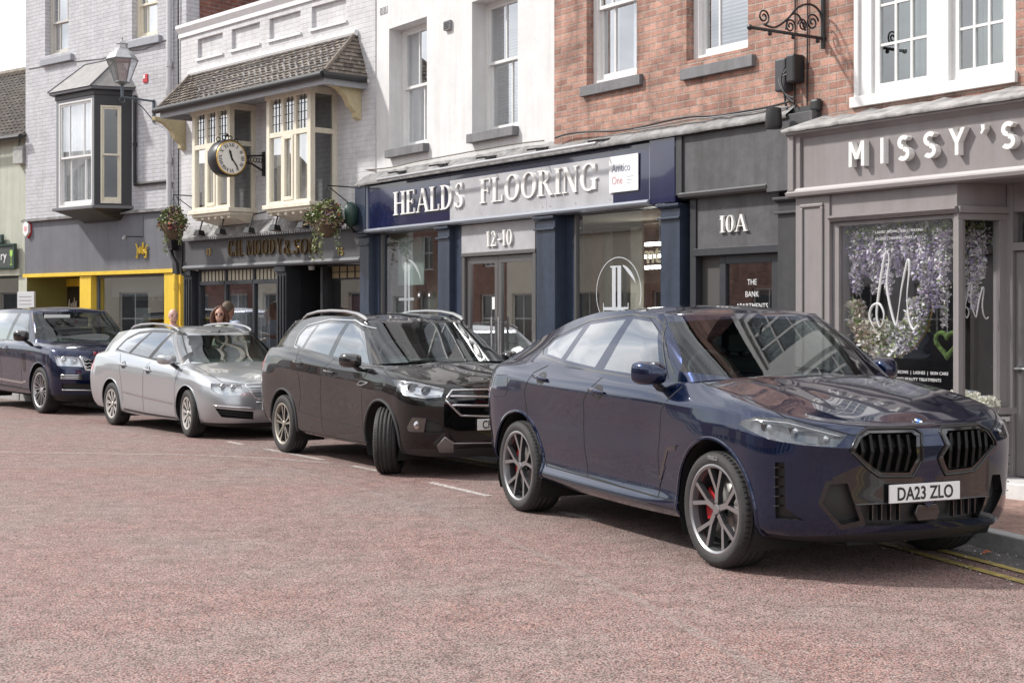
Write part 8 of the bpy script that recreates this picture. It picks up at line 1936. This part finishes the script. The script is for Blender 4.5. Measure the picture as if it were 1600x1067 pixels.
def spiral(cy,cz,r0,r1,a0,turns,n=36,sg=1): return [(0,cy+(r0+(r1-r0)*i/n)*math.cos(a0+sg*2*PI*turns*i/n),cz+(r0+(r1-r0)*i/n)*math.sin(a0+sg*2*PI*turns*i/n)) for i in range(n+1)]
arc=[(0,-L_*.80,.05),(0,-L_*.66,.035),(0,-L_*.50,.13),(0,-L_*.36,.26),(0,-L_*.20,.31),(0,-L_*.07,.25),(0,-.03,.08)]
def smooth3(P,n=8):
    out=[]
    for i in range(len(P)-1):
        p0,p1,p2,p3=[Vector(P[max(0,min(len(P)-1,i+k))]) for k in (-1,0,1,2)]
        for j in range(n):
            t=j/n; out.append(.5*((2*p1)+(-p0+p2)*t+(2*p0-5*p1+4*p2-p3)*t*t+(-p0+3*p1-3*p2+p3)*t**3))
    out.append(Vector(P[-1])); return out
MB().tube(smooth3(arc),.011,6).build('top_scroll',iron,q)
for cy,cz,r_,a0,sg in ((-L_*.80,.12,.075,-PI/2,1),(-L_*.46,.07,.07,-.4,1),(-L_*.30,.10,.06,PI,-1),(-L_*.17,.14,.085,.2,1)):
    MB().tube(spiral(cy,cz,r_,.015,a0,1.7,sg=sg),.009,6).build('scroll',iron,q)
MB().tube(smooth3([(0,-L_*.52,.03),(0,-L_*.47,.16),(0,-L_*.36,.19),(0,-L_*.26,.05)]),.010,6).build('inner_scroll',iron,q)
for f in (.1,.42,.72): MB().sphere((0,-L_*f,-.03),.022,6).build('stud',iron,q)
def onwall(F,name,label,cat,px,py,build,y=0,group=None):
    x,z=F.q(px,py,y); t=F.thing(name,label,cat,x,y,z,group); build(t,x,z); return t
def bx(x0,x1,y0,y1,z0,z1,m,t,name='case',bev=.02): return MB().box(x0,x1,y0,y1,z0,z1).build(name,m,t,bevel=bev)
onwall(FB,'junction_box','larger rounded black cable box below the iron sign bracket','junction box',1231,145,lambda t,x,z:(bx(-.07,.08,-.12,0,.0,.33,mat('cable_box_grey',(.05,.05,.055),.5,noise=.2),t),MB().tube([(0,-.05,0),(.02,-.05,-.12),(.08,-.05,-.3)],.012,6).build('cable',iron,t)))
onwall(FB,'junction_box','taller narrow black cable box with looped wires beside the iron bracket','junction box',1250,132,lambda t,x,z:(bx(-.04,.07,-.16,0,.0,.28,black_pl,t),[MB().tube(smooth3([(-.06+.02*k,-.12,.2-.03*k),(-.10-.01*k,-.16,.05),(-.06,-.14,-.1),(.0,-.1,-.2+.02*k)]),.008,5).build('wire',mat('wire_grey',(.2,.2,.2),.5) if k%2 else iron,t) for k in range(4)]))
onwall(FB,'junction_box','small dome topped black box above the left end of the taupe cornice','junction box',1280,176,lambda t,x,z:(bx(-.05,.06,-.09,0,.0,.13,black_pl,t,bev=.03),MB().tube([(0,-.05,0),(.01,-.05,-.10),(.06,-.04,-.16)],.008,5).build('cable',iron,t)))
onwall(FB,'cable_run','pair of thin black cables running up the brick beside the iron bracket','cable',1243,200,lambda t,x,z:[MB().tube([(a,-.015,0),(a+.01,-.015,1.2),(a,-.015,3.2)],.008,5).build('cable',iron,t) for a in (0,.17)])
onwall(FB,'downpipe_stub','black pipe shoe above the corner of the taupe and black shopfronts','pipe',1243,205,lambda t,x,z:MB().lathe([(0,0),(.075,0),(.085,.03),(.075,.20),(0,.22)],16,'z',(0,-.30,0)).build('shoe',black_pl,t))
# sagging cables along the lead flashing
def wirerun(F,label,pts,y,r=.010,seed=1,m=iron):
    rnd=random.Random(seed); x,z=F.q(*pts[0],y); t=F.thing('cable_run',label,'cable',x,y,z)
    P=[]
    for a,c in pts: xx,zz=F.q(a,c,y); P.append((xx-x,rnd.uniform(-.012,.012),zz-z))
    MB().tube(smooth3(P,5),r,5).build('cable',m,t)
wirerun(FB,'untidy black cable clipped along the ledge under the two brick wall windows',[(868,216),(890,209),(925,206),(960,205),(1000,199),(1040,190),(1080,183),(1120,181),(1160,175),(1200,168),(1236,158)],-.06,.012,3)
wirerun(FB,'second thinner grey cable following the ledge above the black doorway',[(990,203),(1030,196),(1075,187),(1110,184),(1150,179),(1190,173),(1232,168)],-.08,.008,5,mat('wire_grey',(.2,.2,.2),.5))
wirerun(FR,'old cable and loose mortar line along the ledge under the rendered wall',[(570,266),(610,262),(650,253),(700,244),(750,235),(800,226),(850,220)],-.05,.009,6,mat('wire_brown',(.12,.10,.08),.6))
wirerun(FB,'pale cable running along the ledge under the large white casement window',[(1285,186),(1320,182),(1360,176),(1420,168),(1500,157),(1590,142)],-.10,.010,7,mat('wire_grey',(.2,.2,.2)))
# ============================================================ FLOWERS AND DISPLAY IN THE TAUPE SHOP WINDOW
petal=[mat('petal_lilac',(.68,.60,.76),.6),mat('petal_white',(.88,.87,.88),.6),mat('petal_violet',(.42,.33,.62),.6),mat('petal_leaf',(.16,.24,.07),.6),mat('petal_leaf_light',(.32,.40,.14),.6),mat('petal_pink',(.70,.60,.66),.6)]
def strand(i,x,y,ln,tone):
    rnd=random.Random(100+i); ztop=zg1-.02
    t=FM.thing('flower_strand','hanging strand of artificial lilac and white blossom in the taupe shop window','artificial flowers',x,y,ztop,'hanging flower strands in the taupe shop window')
    b=MB()
    for k in range(int(ln*900)):
        f=rnd.random()**.85; wd=.085*(1-f*.75)*(1+.4*math.sin(f*14+i)); a=rnd.uniform(0,2*PI); r=wd*rnd.random()**.5
        m=rnd.choices((0,1,2,3,5),(3,4,1.4,1.2,1.5) if tone==0 else ((1.5,6,.5,1,2) if tone==1 else (5,2,3,1,1)))[0]
        if f<.10: m=rnd.choice((3,4,4,3,1))
        leafc(b,(r*math.cos(a),r*math.sin(a)*.7,-ln*f),rnd.uniform(.022,.048),m,rnd)
    b.tube([(0,0,.02),(.01,0,-ln*.5),(0,0,-ln*.9)],.003,4,m=3); b.build('blossom',petal,t,recalc=False)
rnd=random.Random(5); x0=FM.s(1326,.3); x1=FM.s(1486,.3); n=19
prof=[.35,.75,.85,.80,.60,.85,.5,.70,.45,.85,.62,.55,.40,.66,.92,1.15,1.05,1.25,.8]
for i in range(n): strand(i,x0+(x1-x0)*i/(n-1),.17+.06*((i*7)%3),prof[i]*.72,(0,1,2)[(i*5)%3])
for i,(px,ln,tn) in enumerate(((1507,.85,1),(1517,.95,0),(1528,.6,1))): x,_=FM.q(px,350,.45); strand(40+i,x,.50,ln*.8,tn)
t=FM.thing('leaf_garland','green leafy garland along the top of the taupe shop window','artificial plant',x0,.28,zg1-.02); b=MB(); rnd=random.Random(8)
for k in range(1500): leafc(b,(rnd.uniform(-.02,x1-x0),rnd.gauss(0,.05),rnd.gauss(-.03,.045)),rnd.uniform(.04,.08),rnd.choice((3,4,4,3,1,0)),rnd)
b.build('foliage',petal,t,recalc=False)
# crescent of dried flowers
cx,cz=FM.q(1400,478,.32); t=FM.thing('flower_crescent','large half moon arrangement of pale feathers and blossom in the taupe shop window','flower arrangement',cx,.20,cz); b=MB(); rnd=random.Random(12)
pf_=[mat('feather_cream',(.66,.62,.52),.7),mat('feather_pink',(.62,.48,.42),.7),mat('petal_white',(.8,.79,.8)),mat('petal_lilac',(.5,.4,.6)),mat('petal_leaf_light',(.3,.4,.1)),mat('petal_leaf',(.1,.2,.1))]
for k in range(5600):
    a=R(rnd.uniform(178,365)); r=rnd.uniform(.16+.16*abs(math.cos(a)),.50); x_=r*math.cos(a)*.92; z_=r*math.sin(a)+.03
    m=rnd.choices((0,1,2,4,5),(3,3 if x_<-.1 else .4,2,1,.6))[0] if x_<.05 else rnd.choices((0,2,3,4,5),(1,3,2.4,2,1))[0]
    leafc(b,(x_,rnd.gauss(0,.03),z_),rnd.uniform(.025,.065),m,rnd)
b.build('flowers',pf_,t,recalc=False); MB().tube([(.50*math.cos(R(a)),.02,.50*math.sin(R(a))+.03) for a in range(176,366,6)],.008,6).build('hoop',gold,t)
# script M on the glass, in white vinyl
vin=mat('white_vinyl',(.60,.60,.60),.5)
Mc=[(-.28,-.22),(-.34,-.12),(-.30,-.02),(-.20,.0),(-.14,-.10),(-.19,-.22),(-.24,-.10),(-.20,.15),(-.14,.42),(-.10,.50),(-.07,.42),(-.10,.2),(-.06,.0),(.02,-.20),(.05,-.10),(.10,.15),(.17,.38),(.20,.40),(.20,.30),(.17,.05),(.20,-.15),(.26,-.24),(.31,-.20)]
mx_,mz=FM.q(1397,475,.064); t=FM.thing('script_monogram','large white looping script initial on the front of the taupe shop window','window decal',mx_,.066,mz)
MB().tube(smooth3([(a*.85,0,c*.95) for a,c in Mc],6),[.004+.008*abs(math.sin(i*.11)) for i in range(len(Mc)*6-5)],6).build('stroke',vin,t)
t=thing('script_monogram','smaller white script initial on the angled side pane of the taupe shop','window decal',FM.w(*loc(1527,FM.w(xc,0)[1]+.06),FM.z(1527,480,.2)),FM.rz+ang)
MB().tube(smooth3([(a*.42,.035,c*.42) for a,c in Mc],6),.006,6).build('stroke',mat('faint_vinyl',(.45,.45,.46),.5),t)
t=FM.thing('window_lettering','small white capital letters arranged on the taupe shop window','window lettering',mx_,.066,mz)
for k,ch in enumerate('SPECIALIST'):
    a=R(118-13.5*k); btext(ch,.052,.0008,vin,t,(.46*math.cos(a)-.02+.10,0,.46*math.sin(a)+.02),rot=(PI/2,a-PI/2 if False else 0,0),name='letter')
for k,s_ in enumerate(('BROWS  |  LASHES  |  SKIN CARE','AND BEAUTY TREATMENTS')): btext(s_,.040,.0008,vin,t,(0.02,0,-.62-.06*k),name='small_text')
for k,s_ in enumerate(('LASHES | BROWS | NAILS | WAXING','FACIALS | TANNING | MAKE UP')): btext(s_,.034,.0008,vin,t,(-.22,0,.64-.06*k),name='small_text')
moss=mat('moss_green',(.09,.15,.035),.9,noise=.5,nscale=30,bump=.8)
def heart(px,py,y,lb,s_=.13):
    x,z=FM.q(px,py,y); t=FM.thing('moss_heart',lb,'ornament',x,y,z,'moss hearts in the taupe shop window'); P=[]
    for k in range(28): a=2*PI*k/28; P.append((s_*16*math.sin(a)**3/17,0,s_*(13*math.cos(a)-5*math.cos(2*a)-2*math.cos(3*a)-math.cos(4*a))/17))
    MB().tube(P,.022,8,closed=True).build('heart',moss,t); MB().tube([(0,0,s_*.4),(0,0,s_*.4+.4)],.003,4).build('ribbon',vin,t)
heart(1480,536,.22,'green moss heart hanging at the right of the taupe shop window'); heart(1345,532,.30,'green moss heart hanging at the left of the taupe shop window',.11)
# white boxes and fluff on the display shelf
rnd=random.Random(3)
for i,(px,w_,h_,c) in enumerate(((1506,.10,.16,(.55,.58,.62)),(1528,.17,.12,(.42,.45,.52)))):
    x,z=FM.q(px,632,.5); t=FM.thing('display_box',['taller pale box on the shelf behind the angled shop pane','wider blue grey box on the shelf behind the angled shop pane'][i],'box',x,.45,zsill-.04); MB().box(0,w_,0,.12,0,h_).build('box',mat('box%d'%i,c,.6),t,bevel=.004)
for i,(px,s_) in enumerate(((1515,.15),(1545,.10),(1480,.14),(1450,.12))):
    x,z=FM.q(px,632,.35); t=FM.thing('white_flowers',['largest white flower bunch on the sill behind the angled pane','white flower bunch at the right end of the angled pane','white flower bunch at the right end of the front window','small white flower bunch low in the front window'][i],'artificial flowers',x,.33,zsill-.03,'white flower bunches on the shop sill'); b=MB()
    for k in range(420): a=rnd.uniform(0,2*PI); v=rnd.uniform(-.2,1); r=s_*(1-v*v*.8)**.5; leafc(b,(r*math.cos(a),.5*r*math.sin(a),s_*.7*v+.03),.045,0,rnd)
    b.build('petals',mat('cream_white_petals',(.82,.80,.70),.7),t,recalc=False)
# ============================================================ PEOPLE ON THE PAVEMENT BEHIND THE SILVER CAR
skin=mat('skin',(.56,.32,.235),.55,noise=.06,nscale=20); skin2=mat('skin_tanned',(.42,.21,.14),.55)
def remesh(b,name,m,parent,vox=.012,sm=6):
    o=b.build(name,m,parent,recalc=True); r=o.modifiers.new('r','REMESH'); r.mode='VOXEL'; r.voxel_size=vox; r.use_smooth_shade=True; s_=o.modifiers.new('s','SMOOTH'); s_.iterations=sm; s_.factor=.5; return o
def limb(b,P,rr): 
    b.tube(smooth3(P,4),[pchip([(i*4,r_) for i,r_ in enumerate(rr)],k) for k in range((len(P)-1)*4+1)],12)
    for p,r_ in zip(P,rr): b.sphere(p,r_*.98,6)
def person(label,px,d,topz,face,skinm,shirt,trous,hair,arm='down',smile=False,glasses=None,hs=1):
    X=(px-800)/FPX*d; H=topz-.115; k=H/1.75
    t=thing('person',label,'person',(X,d,.115),face,'people chatting on the pavement')
    # local: faces +x, left +y
    Z=lambda v:v*k
    b=MB(); hc=(0.02,0,Z(1.63))
    b.sphere((.010,0,Z(1.650)),.102*k,14,sc=(1.0,.84,1.10)); b.sphere((.042,0,Z(1.58)),.072*k,12,sc=(.9,.92,1.0)); b.sphere((.075,0,Z(1.545)),.03*k,8)      # skull, jaw, chin
    b.tube([(.105*k,0,Z(1.64)),(.125*k,0,Z(1.605)),(.10*k,0,Z(1.60))],[.010*k,.017*k,.012*k],8)                                                             # nose
    for sg in (1,-1):
        b.sphere((.0,.082*sg*k,Z(1.62)),.026*k,6,sc=(.7,.35,1.2)); b.sphere((.075*k,.035*sg*k,Z(1.60)),.024*k,6)
    limb(b,[(-.01,0,Z(1.40)),(.0,0,Z(1.47)),(.015,0,Z(1.56))],[.062*k,.056*k,.054*k])
    limb(b,[(0,0,Z(.92)),(0,0,Z(1.15)),(-.01,0,Z(1.40))],[.12*k,.115*k,.10*k])
    arms={'down':[[(0,s*.19,1.39),(-.02,s*.24,1.12),(.06,s*.24,.86)] for s in (1,-1)],'bent':[[(0,.19,1.39),(.03,.29,1.15),(.22,.12,1.10)],[(0,-.19,1.39),(.06,-.30,1.17),(.26,-.20,1.22)]]}[arm]
    for A in arms:
        A=[(x_,y_,Z(z_)) for x_,y_,z_ in A]; limb(b,A,[.050*k,.040*k,.028*k]); e=Vector(A[-1]); dr=(e-Vector(A[-2])).normalized(); sdv=dr.cross(Vector((0,0,1))).normalized()
        if sdv.length<.1: sdv=Vector((1,0,0))
        b.sphere(tuple(e+dr*.045),.040*k,8,sc=(.8,.6,1.0))
        for f in range(4): o_=sdv*(-.024+.016*f); b.tube([tuple(e+dr*.07+o_),tuple(e+dr*(.115+.008*(f in (1,2)))+o_*1.1),tuple(e+dr*(.14+.012*(f in (1,2)))+o_*1.1+Vector((.01,0,-.008)))],[.010,.009,.008],6)
        b.tube([tuple(e+dr*.02-sdv*.03),tuple(e+dr*.06-sdv*.055),tuple(e+dr*.085-sdv*.055)],[.011,.010,.009],6)
    for s in (1,-1):
        limb(b,[(0,s*.09,Z(.92)),(.02,s*.10,Z(.50)),(-.01,s*.11,Z(.09))],[.085*k,.058*k,.040*k])
    remesh(b,'body',skinm,t,.011,4)
    b=MB(); limb(b,[(0,0,Z(.90)),(0,0,Z(1.12)),(-.01,.0,Z(1.36))],[.150*k,.145*k,.13*k]); 
    for s in (1,-1): b.sphere((0,s*.10,Z(1.30)),.125*k,8,sc=(.85,1,1)); b.sphere((-.005,s*.165*k,Z(1.385)),.072*k,8)
    for A in arms: A=[(x_,y_,Z(z_)) for x_,y_,z_ in A]; m_=Vector(A[0]).lerp(Vector(A[1]),.75); limb(b,[A[0],tuple(m_)],[.068*k,.060*k])
    remesh(b,'top',shirt,t,.014,4)
    b=MB()
    for s in (1,-1): limb(b,[(0,s*.09,Z(.93)),(.02,s*.10,Z(.50)),(-.01,s*.11,Z(.11))],[.115*k,.080*k,.068*k])
    limb(b,[(0,-.06,Z(.93)),(0,.06,Z(.93))],[.13*k,.13*k]); remesh(b,'trousers',trous,t,.014,3)
    for s in (1,-1): b=MB(); b.tube([(-.06,s*.11,.045),(.02,s*.11,.05),(.12,s*.115,.035),(.18,s*.115,.03)],[.035,.045,.042,.025],10); b.build('shoe',mat('shoe_dark',(.03,.025,.02),.5),t)
    # face details
    ey=mat('eye_dark',(.03,.02,.02),.3); lip=mat('lip_red',(.45,.14,.12),.5)
    for s in (1,-1): MB().sphere((.099*k,.032*s*k,Z(1.635)),.006*k,6,sc=(.6,1.4,.7)).build('eye',ey,t); MB().tube([(.098*k,.018*s*k,Z(1.658)),(.100*k,.035*s*k,Z(1.664)),(.090*k,.052*s*k,Z(1.658))],.004,5).build('eyebrow',hair[1] if hair else mat('brow_grey',(.3,.25,.2)),t)
    MB().tube([(.090*k,-.026*k,Z(1.578)+(.006 if smile else 0)),(.108*k,0,Z(1.568)),(.090*k,.026*k,Z(1.578)+(.006 if smile else 0))],.006,6).build('mouth',lip,t)
    if smile: MB().tube([(.096*k,-.018*k,Z(1.577)),(.111*k,0,Z(1.574)),(.096*k,.018*k,Z(1.577))],.004,6).build('teeth',plastic_w,t)
    if glasses:
        for s in (1,-1):
            P=[(.106*k,(.034+.024*math.cos(a*PI/8))*s*k,Z(1.635)+.018*k*math.sin(a*PI/8)) for a in range(16)]; g=MB(); g.tube(P,.0022 if glasses=='clear' else .004,5,closed=True); g.add(P,[tuple(range(16))]) if glasses=='sun' else None; g.build('spectacle_lens',satin_black if glasses=='clear' else mat('sunglass_dark',(.04,.01,.015),.1),t)
        MB().tube([(.108*k,-.01,Z(1.64)),(.112*k,0,Z(1.642)),(.108*k,.01,Z(1.64))],.003,5).build('spectacle_bridge',satin_black,t)
    if hair:
        st,hm=hair; b=MB()
        if st=='long':
            b.sphere((-.030,0,Z(1.685)),.108*k,12,sc=(1.0,.98,1.0))
            for s in (1,-1):
                limb(b,[(.045,s*.040,Z(1.745)),(.030,s*.096,Z(1.68)),(.01,s*.122,Z(1.58)),(.01,s*.120,Z(1.47))],[.026,.034,.042,.035]); limb(b,[(-.04,s*.07,Z(1.62)),(-.05,s*.09,Z(1.52)),(-.03,s*.10,Z(1.44))],[.06,.055,.03])
            limb(b,[(-.07,0,Z(1.66)),(-.09,0,Z(1.55)),(-.07,0,Z(1.46))],[.07,.065,.04])
            o=remesh(b,'hair',hm,t,.010,3)
        else:
            b.sphere((-.018,0,Z(1.672)),.104*k,12,sc=(1.0,.90,1.02)); b.sphere((-.06,0,Z(1.62)),.065*k,8); o=remesh(b,'hair',hm,t,.010,3)
    return t
def turn(fx,fy): return math.atan2(fy,fx)
person('bald man looking down, in a dark top, beside the yellow pillar',270.5,24.5,1.745,turn(.45,-.9),mat('skin_pink',(.62,.37,.30),.5),mat('top_dark',(.03,.03,.03),.8),mat('trousers_grey',(.1,.1,.12),.8),None,glasses='clear')
person('smiling woman with wavy auburn hair and sunglasses',343.5,23.4,1.765,turn(.05,-1),skin,mat('top_pale_green',(.55,.60,.50),.8),mat('jeans_blue',(.06,.09,.17),.8),('long',mat('hair_auburn',(.12,.050,.028),.55,noise=.6,nscale=35,bump=.8,bscale=50)),smile=True,glasses='sun')
person('man in a light blue shirt seen from behind with his arm bent',357,24.1,1.86,turn(.5,.86),skin2,mat('shirt_light_blue',(.45,.50,.62),.8),mat('trousers_beige',(.3,.27,.2),.8),('short',mat('hair_brown_grey',(.14,.10,.07),.7,noise=.4,nscale=40,bump=.8,bscale=60)),arm='bent')
# ============================================================ SMALL THINGS ON THE GROUND
def P0(px,py,z=0): d=(EYE-z)*FPX/(py-HOR); return ((px-800)/FPX*d,d)
lf=mat('dry_leaf_orange',(.45,.12,.06),.7)
a_,c_=P0(1533,866); t=thing('fallen_leaf','small orange red dry leaf in the gutter by the kerb','leaf',(a_,c_,.012)); MB().add([(0,0,0),(.04,.015,.02),(.08,0,.005),(.04,-.03,.012),(.02,-.02,.0)],[(0,1,4),(1,3,4),(1,2,3)]).build('leaf',lf,t,recalc=False)
# loose pale stones and grit in the gutter
rnd=random.Random(21); b=MB()
base=[(3.47,9.56),(2.85,11.5)]
for k in range(420):
    f=rnd.uniform(-1.6,1); x_=3.47+(2.85-3.47)*f-rnd.uniform(.02,.75); y_=9.56+(11.5-9.56)*f; s_=rnd.uniform(.003,.010); b.box(x_,x_+s_,y_,y_+s_*1.4,.004,.004+s_*.7,rnd.choice((0,0,1)))
tag(b.build('gutter_grit',[mat('grit_grey',(.30,.28,.27),.9),mat('grit_white',(.6,.58,.55),.9)]),kind='stuff')
